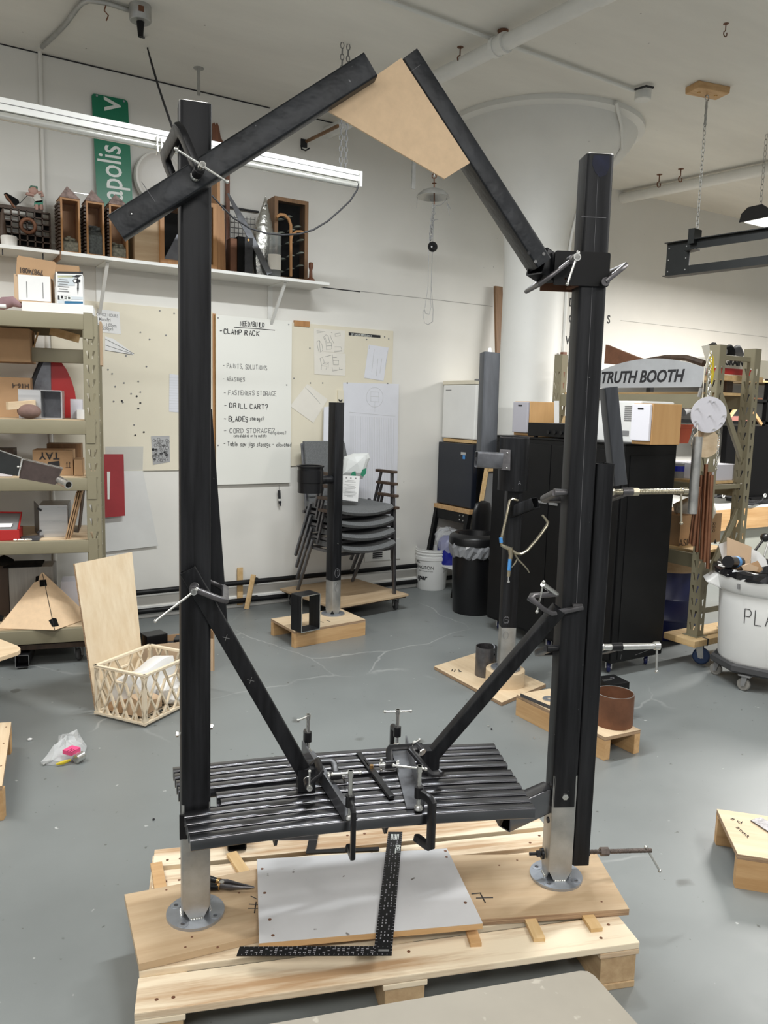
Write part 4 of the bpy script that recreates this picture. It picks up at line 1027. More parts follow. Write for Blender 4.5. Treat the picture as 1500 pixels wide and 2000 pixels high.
# stand 1: post with pot, by the stacked chairs
zs = .115
S1 = [atz(*q, zs) for q in ((575, 1233), (714, 1210), (664, 1188), (531, 1205))]
S1[3] = S1[2]+S1[0]-S1[1]
t = stand('plywood stand on lumber runners holding post with black pot', S1, zs, .1, runners=((0, 1), (3, 2)))
ink = MB(); strokes(ink, [[(626, 1214), (632, 1216)], [(638, 1212), (645, 1214)]], lambda x, y: atz(x, y, zs+.0008), .002); ink.build('marker_strokes', m_ink, t)
# stand at right edge
zs2 = .125
S2 = [atz(*q, zs2) for q in ((1441, 1668), (1520, 1680), (1530, 1590), (1400, 1580))]
ang2 = nrm(S2[1]-S2[0]); S2[1] = S2[0]+ang2*.55; S2[2] = S2[3]+ang2*.55
t = stand('plywood stand with pencil note at the right wall side, steel plate on it', S2, zs2, .1, runners=((0, 1), (3, 2)))
mk = MB(); e_ = nrm(S2[0]-S2[3]); stroke_text(mk, 'sid', atz(1427, 1600, zs2+.0008), nrm(atz(1445, 1608, 0)-atz(1427, 1600, 0)), nrm(atz(1432, 1592, 0)-atz(1427, 1600, 0)), .022, .0011, jit=.3, wd=1.2)
stroke_text(mk, 'smmt', atz(1437, 1616, zs2+.0008), nrm(atz(1460, 1636, 0)-atz(1437, 1616, 0)), nrm(atz(1445, 1608, 0)-atz(1437, 1616, 0)), .022, .0011, jit=.3, wd=1.3)
mk.build('pencil_note', m_ink, t)
pq = [atz(*q, zs2+.001) for q in ((1466, 1604), (1486, 1598), (1530, 1625), (1522, 1640))]
single(MB().poly(pq, Z3*.005), 'steel_plate', m_rust if False else m_iron2, 'bare steel plate lying on the plywood stand at the right edge', 'plate')
# left edge stand and the round-cornered table above it
zs3 = .14
S3 = [atz(*q, zs3) for q in ((4, 1535), (22, 1410), (-140, 1420), (-160, 1545))]
t = stand('plywood stand at the left edge of the floor', S3, zs3, .1, runners=((0, 3), (1, 2)), m_top=m_ply)
screws(t, [atz(*q, zs3) for q in ((12, 1420), (7, 1452), (2, 1496))], zs3, .004)
zt4 = .42
k1 = atz(42, 1266, zt4); c_ = [atz(*q, zt4) for q in ((0, 1284), (34, 1273), (39, 1270), (40, 1266), (34, 1261), (0, 1248), (-160, 1195), (-260, 1300), (-120, 1320))]
t = thing('side_table', 'pale wood table with rounded corner at the left edge', 'table', (np.mean(c_, axis=0)[0], np.mean(c_, axis=0)[1], 0), 0)
MB().poly([q-Z3*.018 for q in c_], Z3*.018).build('tabletop', m_ply, t)
for q in (c_[6], c_[7], c_[8]):
    qq_ = q+nrm(np.mean(c_, axis=0)-q)*.06
    MB().box((qq_[0], qq_[1], (zt4-.018)/2), .03, .03, zt4-.018).build('leg', m_darkw, t)
# pipe nipple stand / post kit with wooden hub right of centre
zs5 = .022
S5 = [atz(*q, zs5) for q in ((848, 1301), (980, 1372), (1066, 1336), (930, 1275))]
t = stand('flat plywood sheet on the floor under middle post and wooden ring', S5, zs5, .0, runners=(), th=.02)
mk = MB(); strokes(mk, [[(884, 1307), (882, 1311)], [(889, 1308), (887, 1312)], [(895, 1308), (901, 1312), (896, 1312)]], lambda x, y: atz(x, y, zs5+.0008), .003); mk.build('marker_strokes', m_ink, t)
# big platform by right post
zs6 = .115
S6 = [atz(*q, zs6) for q in ((1009, 1356), (1182, 1440), (1251, 1425), (1085, 1345))]
S6[3] = S6[2]+S6[0]-S6[1]
t = stand('plywood stand on lumber runners holding the rusty ring', S6, zs6, .1, runners=((0, 1), (3, 2)))
# ------------------------------------------------------------------ mid-floor posts, pots and rings
def mini_post(t, c, ang, w, z0, zg, z1, disc=.085, base=True):
    X, Y = rot2(ang); c = V(c[0], c[1], 0)
    MB().rtube(c+Z3*zg, c+Z3*z1, w, w, Y, .005, .007).build('black_tube', m_steel, t, smooth=35)
    f = MB(); g = w*.985; pr = rrect(g, g, .006, 2); rg = lambda z: [c+X*x+Y*y+Z3*z for x, y in pr]; zz = z0+.008
    f.rings([rg(zz+.03), rg(zg+.05)], True, False, False)
    for k in range(4):
        a = math.pi/2*k; n_ = X*math.cos(a)+Y*math.sin(a); s_ = -X*math.sin(a)+Y*math.cos(a)
        f.poly([c+n_*g/2+s_*(g/2-.004)+Z3*(zz+.03), c+n_*g/2-s_*(g/2-.004)+Z3*(zz+.03), c+n_*(g/2+.001)-s_*.018+Z3*zz, c+n_*(g/2+.001)+s_*.018+Z3*zz], -n_*.004)
    f.build('galvanised_leg', m_galv, t, smooth=35)
    hl = [circ((.064*math.cos(R(45+90*k)), .064*math.sin(R(45+90*k))), .006, 8) for k in range(4)]
    plate(circ((0, 0), disc, 40), hl, X, Y, c+Z3*z0, .008, Z3).build('base_plate', m_zinc, t)
    return X, Y
# A: post with pot, on stand 1
c = atz(650, 1199, .115); a = math.atan2(*(S1[1]-S1[0])[[1, 0]])+R(8)
t = thing('post_with_pot', 'black square post on galvanised foot carrying a black pot', 'post', c, a)
zgA, ztA = zrow(c, 1132), zrow(c, 786)
X, Y = mini_post(t, c, a, .080, .115, zgA, ztA)
mb = MB(); stroke_text(mb, '1', V(c[0], c[1], zgA+.03)-Y*.0406-X*.01, X, Z3, .05, .002); mb.torus(V(c[0], c[1], zgA+.055)-Y*.0406, .032, .0015, (X*.7, Z3, Y), 16, 4)
mb.build('chalk_number', m_chalk, t)
mb = MB(); mb.torus(V(c[0], c[1], zgA-.05)-Y*.0400, .032, .0015, (X*.6, Z3, Y), 16, 4); mb.build('pencil_ring', m_grey, t)
MB().cyl(V(c[0], c[1], zrow(c, 1060))-Y*.044, V(c[0], c[1], zrow(c, 1060))-Y*.038, .005, seg=8).build('bolt', m_bright, t)
pc_ = atpl(606, 935, c, -Y); zp0, zp1 = zrow(pc_, 962), zrow(pc_, 909)
pot = MB().lathe([(.001, zp0), (.085, zp0), (.085, zp0+.07), (.089, zp0+.072), (.089, zp0+.155), (.085, zp0+.158), (.085, zp1-.012), (.095, zp1-.01), (.095, zp1), (.08, zp1), (.078, zp0+.02), (.001, zp0+.02)], (pc_[0], pc_[1], 0), 32).build('pot', m_blackp, t, smooth=40)
za = (zp0+zp1)/2-.01
MB().cyl((pc_[0], pc_[1], za), V(c[0], c[1], za)-X*.04, .03, seg=16).build('arm', m_steel, t, smooth=50)
# square tube offcut on stand 1
q0 = atz(588, 1237, .115); q1 = atz(625, 1229, .115); q2 = atz(568, 1222, .115)
X = nrm(q1-q0); Y = nrm(np.cross(Z3, X)); wq = np.linalg.norm(q1-q0); h_ = zrow(q0, 1165)-.115; dq = .115
cc_ = q0+X*wq/2
t = thing('tube_offcut', 'open square steel tube offcut standing on the plywood stand', 'tube', cc_+Y*dq/2, math.atan2(X[1], X[0]))
o_ = rrect(wq, h_, .006); i_ = rrect(wq-.012, h_-.012, .003)
cm = cc_+Z3*h_/2; rg = lambda p, pr: [p+X*x+Z3*y for x, y in pr]
MB().rings([rg(cm, i_), rg(cm, o_), rg(cm+Y*dq, o_), rg(cm+Y*dq, i_), rg(cm, i_)], True, False, False).build('tube', m_steel, t, smooth=35)
MB().rings([rg(cm-Y*.0006, i_), rg(cm-Y*.0006, o_), rg(cm-Y*.0001, o_), rg(cm-Y*.0001, i_), rg(cm-Y*.0006, i_)], True, False, False).build('cut_edge', m_bright, t)
# B: middle post with drum, bracket and square arm
c = atz(988, 1312, .10); c = atd(987, 1308, np.dot(atz(984, 1336, .022)-CAM, FWD)); c[2] = .10
a = R(-28)
t = thing('post_with_drum', 'tall black post with bolted bracket and steel drum near black cabinet', 'post', (c[0], c[1], .10), a)
zb_ = .115
zgB = zrow(c, 1222); wB = .088
ztB = zrow(c, 915)
X, Y = mini_post(t, c, a, wB, zb_, zgB, ztB, .085)
mk = MB(); mk.torus(V(c[0], c[1], zgB+.045)-Y*(wB/2+.0004)-X*.018, .022, .0012, (X*.7, Z3, Y), 14, 4); stroke_text(mk, '5', V(c[0]-X[0]*.026, c[1]-X[1]*.026, zgB+.03)-Y*(wB/2+.0004), X, Z3, .03, .0012); mk.build('chalk_number', m_chalk, t)
mk = MB(); mk.torus(V(c[0], c[1], zgB-.045)-Y*(wB/2+.0004)-X*.018, .022, .0012, (X*.7, Z3, Y), 14, 4); mk.build('pencil_ring', m_grey, t)
dc = V(c[0], c[1], 0)-Y*.0; dc = atd(1003, 905, np.dot(V(c[0], c[1], 1.2)-CAM, FWD)-.02); dz0, dz1 = zrow(dc, 957), zrow(dc, 855)
MB().pipe((dc[0], dc[1], dz0), (dc[0], dc[1], dz1), .083, .005, 36).build('drum', m_steel, t, smooth=40)
MB().lathe([(.078, -.004), (.083, -.004), (.083, 0), (.078, 0)], (dc[0], dc[1], dz1+.004), 36).build('drum_rim', m_iron2, t, smooth=40)
mk = MB(); q = atd(1012, 947, np.dot(dc-CAM, FWD)-.083); stroke_text(mk, 'A', q, RIGHT, Z3, .022, .0012); mk.build('chalk_letter', m_chalk, t)
Dd = np.dot(dc-CAM, FWD)-.095
bp = [atd(x, y, Dd) for x, y in ((976, 877), (997, 879), (996, 919), (974, 917))]
MB().poly(bp, -FWD*.008).build('bracket_plate', m_iron2, t, bev=.001)
for x, y in ((991, 885), (990, 914)): MB().ball(atd(x, y, Dd-.01), .006, 8, 5).build('bolt', m_bright, t, smooth=60)
a0, a1 = atd(979, 900, Dd-.02), atd(930, 897, Dd-.04)
MB().rtube(a1, a0, .06, .088, Z3, .004, .010).build('bracket_arm', m_angle, t, smooth=35)
MB().cyl(atd(931, 897, Dd-.066), atd(931, 897, Dd-.05), .012, seg=12).build('arm_hole', m_ink, t)
zs_ = dz0
MB().box(V(c[0], c[1], zrow(c, 975)), .004, .004, .05).build('pin', m_bright, t)
a0, a1 = V(c[0], c[1], zrow(c, 1000))-Y*.05, None
Da = np.dot(V(c[0], c[1], 1)-CAM, FWD)
MB().rtube(atd(1046, 982, Da-.16), atd(1000, 1000, Da-.05), .062, .062, Z3, .004, .008).build('square_arm', m_steel, t, smooth=35)

mk = MB(); stroke_text(mk, 'A', atd(1029, 989, Da-.155), RIGHT, UP, .018, .0011); mk.build('chalk_letter', m_chalk, t)
# tall offcut standing behind the bracket arm
Dt = Da+.02
p0, p1 = atd(950, 885, Dt), atd(957, 690, Dt)
t = thing('tube_offcut', 'tall grey tube offcut rising above the bracket arm', 'tube', p0, a)
u_ = nrm(p1-p0)
MB().rtube(p0, p1, .10, .07, FWD-RIGHT*.35, .004, .008).build('tube', m_mid, t, smooth=35)
sheet('paper_tag', m_paper, [atd(954, 690, Dt-.03), atd(961, 690, Dt-.03), atd(959, 679, Dt-.03), atd(954, 680, Dt-.03)], .001, t)
# locking pliers (vise grip) hanging on the arm
Dv = Da-.10
t = thing('locking_clamp', 'nickel locking C-clamp pliers hanging from the square arm', 'clamp', atd(1000, 1060, Dv))
fv = lambda pts, o_=0: [atd(x, y, Dv+o_) for x, y in pts]
MB().tube(fv([(1012, 978), (1001, 974), (996, 978), (989, 1010), (982, 1040), (978, 1058), (980, 1065), (990, 1070), (996, 1072)]), [0.0124, 0.0139, 0.0139, 0.0124, 0.0124, 0.0139, 0.0155, 0.0186, 0.0170], 8, flat=.6, up=FWD).build('upper_jaw', m_nickel, t, smooth=50)
MB().tube(fv([(1059, 1006), (1064, 1012), (1070, 1020), (1068, 1027), (1050, 1052), (1030, 1075), (1018, 1082), (1008, 1081), (1001, 1076)]), [0.0109, 0.0124, 0.0139, 0.0139, 0.0139, 0.0139, 0.0139, 0.0155, 0.0155], 8, flat=.6, up=FWD).build('lower_jaw', m_nickel, t, smooth=50)
MB().tube(fv([(996, 1070), (998, 1085), (995, 1100), (994, 1118), (993, 1126)]), [0.0217, 0.0186, 0.0139, 0.0139, 0.0124], 8, flat=.7, up=FWD).build('handle', m_nickel, t, smooth=50)
MB().tube(fv([(996, 1092), (995, 1105), (994, 1114)], -.004), .0142, 8, flat=.7, up=FWD).build('blue_tape', m_bluetape, t, smooth=50)
MB().tube(fv([(978, 1050), (979, 1060)], -.004), .0142, 8, flat=.7, up=FWD).build('blue_tape', m_bluetape, t, smooth=50)
MB().tube(fv([(1004, 1080), (1012, 1093), (1024, 1105), (1030, 1112), (1034, 1119)]), [.012, .012, .009, .009, .006], 8, flat=.5, up=FWD).build('lever', m_nickel, t, smooth=50)
MB().tube(fv([(999, 1108), (1006, 1100), (1010, 1092)]), .004, 6).build('link', m_nickel, t)
v_ = MB(); v_.cyl(atd(993, 1126, Dv), atd(993, 1137, Dv), .004, seg=8); v_.cyl(atd(993, 1134, Dv), atd(993, 1138, Dv), .008, seg=10); v_.build('adjusting_screw', m_bright, t)
# wooden hub under the post
hc = atz(984, 1340, .022); hc = V(c[0], c[1], .022)
t = thing('wooden_ring', 'thick turned wooden ring around the foot of middle post', 'ring', hc)
MB().lathe([(.075, 0), (.113, 0), (.113, .088), (.110, .091), (.078, .091), (.075, .088), (.075, 0)], hc, 40).build('ring', m_ply, t, smooth=40)
# short pot of steel pipe with notches
pc_ = atz(948, 1318, .022)
t = thing('pipe_offcut', 'short burnished pipe piece with notched side on plywood sheet', 'pipe', pc_)
hz = zrow(pc_, 1262)
MB().pipe(pc_, (pc_[0], pc_[1], hz), .064, .004, 36).build('pipe', m_iron2, t, smooth=40)
Dn = np.dot(pc_-CAM, FWD)-.066
MB().poly([atd(x, y, Dn-.0) for x, y in ((941, 1280), (952, 1284), (966, 1276), (967, 1279), (953, 1288), (941, 1286))], -FWD*.003).build('notch', m_blackm, t)
MB().tube([atd(962, 1258, Dn+.05), atd(966, 1262, Dn+.02), atd(965, 1272, Dn-.002), atd(961, 1277, Dn-.004)], .004, 6).build('blue_clip', m_zinc, t)
MB().box(atd(960, 1281, Dn-.002), .03, .003, .004, (nrm(RIGHT+UP*.8), FWD, nrm(UP-RIGHT*.8))).build('slot_edge', m_bright, t)
# rusty ring, black box, washer and angle on platform
rc = atz(1197, 1412, zs6); rz = zrow(rc-nrm(V(rc[0], rc[1], 0))*.0, 1352)
e0, e1 = atz(1233, 1405, zs6), atz(1160, 1405, zs6)
rr_ = .092
t = thing('rusty_ring', 'short wide rusty brown steel ring on the plywood stand', 'ring', rc)
MB().pipe(rc, (rc[0], rc[1], rz), rr_, .006, 48).build('ring', m_rust, t, smooth=40)
MB().lathe([(rr_-.0055, 0), (rr_-.0055, .0006), (rr_-.0005, .0006), (rr_-.0005, 0)], (rc[0], rc[1], rz), 48).build('cut_rim', m_galv, t)
q = [atz(*p, 0) for p in ((1229, 1372), (1195, 1385), (1175, 1362), (1205, 1352))]
bz = .115; bt = [atz(*p, .20) for p in ((1230, 1332), (1184, 1338), (1168, 1325), (1198, 1313))]
t = thing('steel_box', 'black open-lidded steel box behind the rusty ring', 'box', np.mean(bt, axis=0)*V(1, 1, 0), 0)
X = nrm(bt[0]-bt[1]); Y = nrm(np.cross(Z3, X)); cb = np.mean(bt, axis=0)*V(1, 1, 0)
MB().box(cb+Z3*.10, .13, .13, .20, (X, Y, Z3)).build('body', m_black, t, bev=.003)
sl = MB(); sl.box(cb+Z3*.2005-X*.03, .055, .018, .001, (X, Y, Z3)); sl.build('slot', m_bright, t)
mk = MB(); stroke_text(mk, 'rw', cb+Z3*.2006+X*.005+Y*.01, X, Y, .022, .001, jit=.3); mk.build('chalk_scribble', m_chalk, t)
t = thing('small_washer', 'blue-grey round washer disc on the stand left of right post', 'washer', atz(1073, 1366, zs6))
MB().lathe([(.012, 0), (.035, 0), (.035, .006), (.012, .006), (.012, 0)], atz(1073, 1366, zs6), 24).build('disc', m_zinc, t, smooth=40)
q0, q1 = atz(1016, 1360, zs6+.003), atz(1080, 1387, zs6+.003); d = nrm(q1-q0)
single(MB().rings([[q+np.cross(Z3, d)*x+Z3*y for x, y in ((0, 0), (.02, 0), (.02, .003), (.003, .003), (.003, .016), (0, .016))] for q in (q0, q1)]), 'threaded_bar', m_iron2, 'long serrated steel strip on the edge of the plywood stand', 'bar')
# ------------------------------------------------------------------ stacked chairs on a dolly
zd = .135
BLd, FRd, FLd = atz(585, 1143, zd), atz(798, 1160, zd), atz(652, 1186, zd)
dx = nrm(FRd-FLd); dy = V(-dx[1], dx[0], 0); Wd = np.linalg.norm(FRd-FLd); Dd_ = max(.5, np.dot(BLd-FLd, dy))
dang = math.atan2(dx[1], dx[0])
td = thing('dolly', 'flat plywood dolly with casters under the stacked chairs', 'dolly', (FLd+dx*Wd/2+dy*Dd_/2)*V(1, 1, 0), dang)
MB().box(FLd+dx*Wd/2+dy*Dd_/2-Z3*.009, Wd, Dd_, .018, (dx, dy, Z3)).build('platform', m_plyt, td, bev=.002)
MB().box(FLd+dx*Wd/2+dy*Dd_/2-Z3*.024, Wd-.03, Dd_-.03, .012, (dx, dy, Z3)).build('underside', m_darkw, td)
for a in (.07, Wd-.07):
    for b in (.07, Dd_-.07): caster(td, FLd+dx*a+dy*b-Z3*.03, .104, dang+R(70), m_rubber, m_galv)
pe = nrm(FRd-FLd)
fr0, fl0 = atz(770, 1160, zd), FLd+dx*.06+dy*.06
CW = min(.60, np.linalg.norm(fr0-fl0)); cxv = nrm(fr0-fl0); cyv = V(-cxv[1], cxv[0], 0)
def chair(o, lab):
    t = thing('stacking_chair', lab, 'chair', o, math.atan2(cxv[1], cxv[0]), 'stacked grey upholstered chairs')
    P = lambda a, b, z: o+cxv*a+cyv*b+Z3*z
    sh = .43; w = CW; d = .44
    for s_ in (0, 1):
        a = w*s_
        MB().rtube(P(a, 0, 0), P(a, .03, .68), .022, .022, cxv, .002, .003, (True, False)).build('leg', m_iron2, t, smooth=35)
        MB().rtube(P(a+(.03 if s_ == 0 else -.0), d+.10, 0), P(a, .30, sh+.02), .022, .022, cxv, .002, .003, (True, False)).build('leg', m_angle, t, smooth=35)
        MB().box(P(a, .10, .69), .045, .22, .022, (cxv, cyv, Z3)).build('armrest', m_darkw, t, bev=.004)
        MB().rtube(P(a, .24, sh), P(a, .16, .685), .018, .018, cxv, .002).build('arm_strut', m_iron2, t)
    fr = MB()
    for b in (.02, .40): fr.box(P(w/2, b, sh-.06), w, .022, .022, (cxv, cyv, Z3))
    for s_ in (.04, .96): fr.box(P(w*s_, .21, sh-.05), .022, .40, .02, (cxv, cyv, Z3))
    fr.build('seat_frame', m_iron2, t)
    n = 10; prof_ = []
    rings = []
    for i in range(n+1):
        x = -.5+i/n; dip = .045*(1-(2*x)**2)
        y0 = -.03-.035*(1-(2*x)**2)
        z = sh-dip*.6
        rings.append([P(w/2+x*(w-.07), y0, z-.028), P(w/2+x*(w-.07), y0-.012, z-.008), P(w/2+x*(w-.07), y0+.01, z+.012), P(w/2+x*(w-.07), .41, z+.02), P(w/2+x*(w-.07), .41, z-.02)])
    MB().rings(rings).build('seat', m_felt, t, smooth=50)
    bk = [P(w*.11, .41, sh+.05), P(w*.89, .41, sh+.05), P(w*.84, .53, sh+.48), P(w*.16, .53, sh+.48)]
    MB().poly(bk, cyv*.03).build('backrest', m_felt, t, bev=.008)
    for s_ in (.09, .91): MB().rtube(P(w*s_, .43, sh-.04), P(w*(.5+(s_-.5)*.86), .552, sh+.46), .018, .018, cxv, .002).build('back_upright', m_angle, t)
    return t
labs = ['grey chair at the bottom of the stack, feet on the dolly', 'second grey chair from the bottom of the stack', 'third grey chair up, just under the topmost one', 'topmost grey chair, its upholstered back in full view']
for k in range(4): chair(fl0+Z3*(zd+.093*k-zd)+cyv*.012*k, labs[k])
# plastic bag and letter on the top seat
oT = fl0+Z3*(.093*3)+cyv*.036
sz = oT[2]+.45
Db = np.dot(oT+cxv*.3+cyv*.28-CAM, FWD)
t = thing('plastic_bag', 'crumpled white carrier bag with green print on topmost chair', 'bag', oT+cxv*.36+cyv*.3+Z3*.45)
rb = random.Random(4)
rows = []
bx = [(664, 932), (668, 905), (672, 893), (690, 886), (708, 885), (721, 884), (722, 895), (718, 910), (713, 925), (708, 935)]
cen_ = atd(692, 912, Db)
def blob(mb, outline, D, depth, rnd, nr=4):
    """closed lumpy body: outline in view, domed towards and away from the viewer"""
    c = np.mean([atd(x, y, D) for x, y in outline], axis=0)
    rg = [[c-FWD*depth*.98]*0]
    rings = []
    for i in range(nr*2+1):
        u_ = -1+i/nr; k = math.sqrt(max(0, 1-u_*u_))*.98+.02
        rings.append([c+(atd(x, y, D)-c)*k*(1+rnd.uniform(-.06, .06))+FWD*depth*u_ for x, y in outline])
    return mb.rings(rings)
blob(MB(), bx, Db, .07, rb).build('bag', m_bag, t, smooth=25) if False else blob(MB(), bx, Db, .07, rb).build('bag', m_bag, t)
for q in ([(683, 932), (688, 922), (694, 920), (696, 932)], [(704, 928), (708, 917), (716, 914), (715, 925), (709, 931)]):
    MB().poly([atd(x, y, Db-.062) for x, y in q], -FWD*.003).build('green_print', m_green, t)
lt = thing('letter_sheet', 'printed white letter propped up on the topmost chair seat', 'paper', atd(684, 980, Db-.14))
cr = [atd(x, y, Db-.13) for x, y in ((668, 928), (703, 930), (699, 980), (666, 976))]
sheet('page', m_paper, cr, .001, lt)
pr__ = MB(); ux = nrm(cr[1]-cr[0]); uy = nrm(cr[0]-cr[3]); w_ = np.linalg.norm(cr[1]-cr[0]); h_ = np.linalg.norm(cr[0]-cr[3])
for k in range(13):
    yy = .80-.055*k
    if k in (2,): continue
    ln = (.8 if k not in (0, 4, 12) else .45)
    pr__.box(cr[3]+ux*w_*(.5 if ln < .6 else .48)+uy*h_*yy-FWD*.0016, w_*ln*(.7+.3*rb.random()), h_*.012, .0004, (ux, uy, FWD))
for a in (.25, .5, .77): pr__.box(cr[3]+ux*w_*a+uy*h_*.9-FWD*.0016, w_*.08, h_*.05, .0004, (ux, uy, FWD))
pr__.build('print_lines', m_inkg, lt)

# ------------------------------------------------------------------ bucket, waste bin, fridges
bc = atz(842, 1148, 0); bz = .37
bs = bc
t = thing('paint_bucket', 'white plastic paint bucket with printed words by the wall', 'bucket', bs)
MB().lathe([(.001, 0), (.125, 0), (.13, .01), (.143, .27), (.149, .272), (.149, .30), (.145, .302), (.145, .318), (.15, .32), (.15, .328), (.145, .33), (.145, .343), (.15, .345), (.15, .352), (.146, .354), (.146, .366), (.148, .37), (.140, .37), (.136, .33), (.122, .02), (.001, .02)], bs, 40).build('pail', m_wplast, t, smooth=35)
hv = nrm(-bs*V(1, 1, 0)); sdv = nrm(np.cross(Z3, hv))
hp = [bs+sdv*.150+hv*.02+Z3*.285, bs+sdv*.153+hv*.05+Z3*.25, bs+sdv*.14+hv*.09+Z3*.20, bs+sdv*.10+hv*.13+Z3*.17]
MB().tube(hp, .0025, 6).build('wire_handle', m_galv, t)
MB().cyl(bs+sdv*.142+hv*.03+Z3*.285, bs+sdv*.158+hv*.03+Z3*.285, .014, seg=12).build('handle_boss', m_wplast, t)
def wrap_text(txt, c, r, z, size, a_start, m, par, bold=0., shear=0., name='lettering'):
    """printed words bent round an upright cylinder, start angle measured in radians counter-clockwise"""
    cu = bpy.data.curves.new(name, 'FONT'); cu.body = txt; cu.size = size; cu.extrude = .0006; cu.offset = bold; cu.shear = shear
    tt = bpy.data.objects.new(name+'_source', cu); COL.objects.link(tt); dg = bpy.context.evaluated_depsgraph_get(); dg.update()
    me = bpy.data.meshes.new_from_object(tt.evaluated_get(dg)); bpy.data.objects.remove(tt); bpy.data.curves.remove(cu)
    rr = r if callable(r) else (lambda zz: r)
    mb = MB(); mb.add([V(c[0], c[1], 0)+V(math.cos(a_start+v.co[0]/rr(z)), math.sin(a_start+v.co[0]/rr(z)), 0)*(rr(z+v.co[1])+.0012+v.co[2])+Z3*(z+v.co[1]) for v in me.vertices], [tuple(p.vertices) for p in me.polygons])
    bpy.data.meshes.remove(me)
    return mb.build(name, m, par)
af = math.atan2(-bs[1], -bs[0])
br_ = lambda z: .13+.013*z/.27
wrap_text('INGTON', bs, br_, .195, .042, af-1.05, m_ink, t)
wrap_text('PAINT & PRIMER IN ONE', bs, br_, .172, .013, af-.95, m_inkg, t)
wrap_text('spar', bs, br_, .098, .062, af-1.1, m_ink, t, .0018, .2)
wrap_text('ELL', bs, br_, .245, .03, af-1.15, m_ink, t)
wf = atz(922, 1204, 0); wc = wf+nrm(wf)*.165
wh = zrow(wc, 1040)
t = thing('waste_bin', 'tall black round waste bin with bag liner against the fridges', 'bin', wc)
MB().lathe([(.001, 0), (.155, 0), (.16, .01), (.18, wh-.14), (.001, wh-.14)], wc, 40).build('body', m_blackp, t, smooth=40)
bg_ = MB(); rb = random.Random(8); n = 44
rg_ = []
for (rr, zz) in ((.18, wh-.19), (.195, wh-.17), (.203, wh-.12), (.203, wh-.08), (.195, wh-.07)):
    rg_.append([wc+V(math.cos(2*math.pi*i/n), math.sin(2*math.pi*i/n), 0)*(rr+rb.uniform(-.012, .012))+Z3*(zz+rb.uniform(-.012, .012)) for i in range(n)])
bg_.rings(rg_, True, False, False).build('bag_liner', m_binbag, t)
MB().lathe([(.198, wh-.09), (.208, wh-.085), (.208, wh-.035), (.2, wh-.02), (.165, wh), (.14, wh-.005), (.13, wh-.05), (.12, wh-.09)], wc, 40).build('lid_ring', m_blackp, t, smooth=40)
MB().lathe([(.001, wh-.1), (.15, wh-.095), (.16, wh-.05)], wc, 40).build('lid_bowl', m_blackm, t, smooth=40)
# fridges on a black stand, doors facing left along the wall
GX = 4.105; gy0, gy1 = 5.295, 5.765
zt_, zm_, zb_ = zrow((GX, gy1), 744), zrow((GX, gy1), 858), zrow((GX, gy1), 982)
t = thing('mini_fridge', 'small white fridge stacked on top of the black fridge', 'fridge', (GX+.2, 5.53, zm_))
MB().bbox(GX+.05, GX+.46, gy0, gy1, zm_+.012, zt_-.03).build('cabinet', m_wplast, t, bev=.006)
MB().bbox(GX, GX+.047, gy0, gy1, zm_+.018, zt_-.036).build('door', m_wplast, t, bev=.01)
MB().bbox(GX-.004, GX+.46, gy0-.002, gy1+.002, zt_-.034, zt_).build('top', m_cream, t, bev=.004)
MB().bbox(GX-.002, GX, gy1-.12, gy1-.04, zt_-.085, zt_-.078).build('maker_plate', m_inkg, t)
MB().bbox(GX-.004, GX+.05, gy0-.004, gy0+.02, zt_-.005, zt_+.01).build('hinge', m_grey, t)
single(MB().bbox(GX+.0, GX+.42, gy0+.02, gy1-.03, zm_-.014, zm_+.012), 'spacer_board', m_lath, 'pale board between the white and black fridges', 'board')
t = thing('mini_fridge', 'black fridge with small blue sticker below the white fridge', 'fridge', (GX+.2, 5.53, zb_))
MB().bbox(GX+.03, GX+.46, gy0-.03, gy1+.01, zb_, zm_-.015).build('cabinet', m_black, t, bev=.006)
m_fr = mat('dark_blue_black_enamel', (.010, .013, .022), .3)
MB().bbox(GX-.025, GX+.027, gy0-.03, gy1+.01, zb_+.005, zm_-.02).build('door', m_fr, t, bev=.008)
q = atx(905, 886, GX-.026); MB().box(q, .002, .07, .024).build('maker_plate', m_alu, t)
q = atx(906, 893, GX-.026); MB().box(q, .002, .032, .032).build('blue_sticker', m_bluetape, t)
zs_ = zb_; FY = 5.17
t = thing('fridge_stand', 'black metal stand with wooden top under the two fridges', 'stand', (GX+.2, 5.53, 0))
MB().bbox(GX-.05, GX+.46, gy0-.04, gy1+.015, zs_-.04, zs_-.002).build('wooden_top', m_lumber, t, bev=.003)
for (x, y, s_) in ((GX-.02, gy0, 1), (GX+.43, gy0, 0), (GX-.02, gy1, 1), (GX+.43, gy1, 0)):
    e_ = .13*s_
    MB().hexa([(x-e_-.02, y-.02, 0), (x-e_+.02, y-.02, 0), (x-e_+.02, y+.02, 0), (x-e_-.02, y+.02, 0), (x-.02, y-.02, zs_-.041), (x+.02, y-.02, zs_-.041), (x+.02, y+.02, zs_-.041), (x-.02, y+.02, zs_-.041)]).build('leg', m_black, t)
MB().bbox(GX-.10, GX+.42, gy0+.02, gy1-.02, .22, .235).build('lower_shelf', m_wplast, t)
MB().bbox(GX-.04, GX-.03, gy0, gy1, zs_-.13, zs_-.041).build('apron', m_black, t)
for y in (gy0+.05, gy0+.10):
    for z in (zs_-.065, zs_-.105): MB().ball((GX-.042, y, z), .008, 8, 5).build('bolt', m_bright, t)
MB().bbox(GX+.40, GX+.41, gy0+.02, gy1-.02, .24, zs_-.05).build('back_panel', m_black, t)
q = V(GX-.02, 5.58, .236)
t = thing('blue_jug', 'cobalt blue plastic jug wrapped in clear film under the fridge stand', 'jug', q)
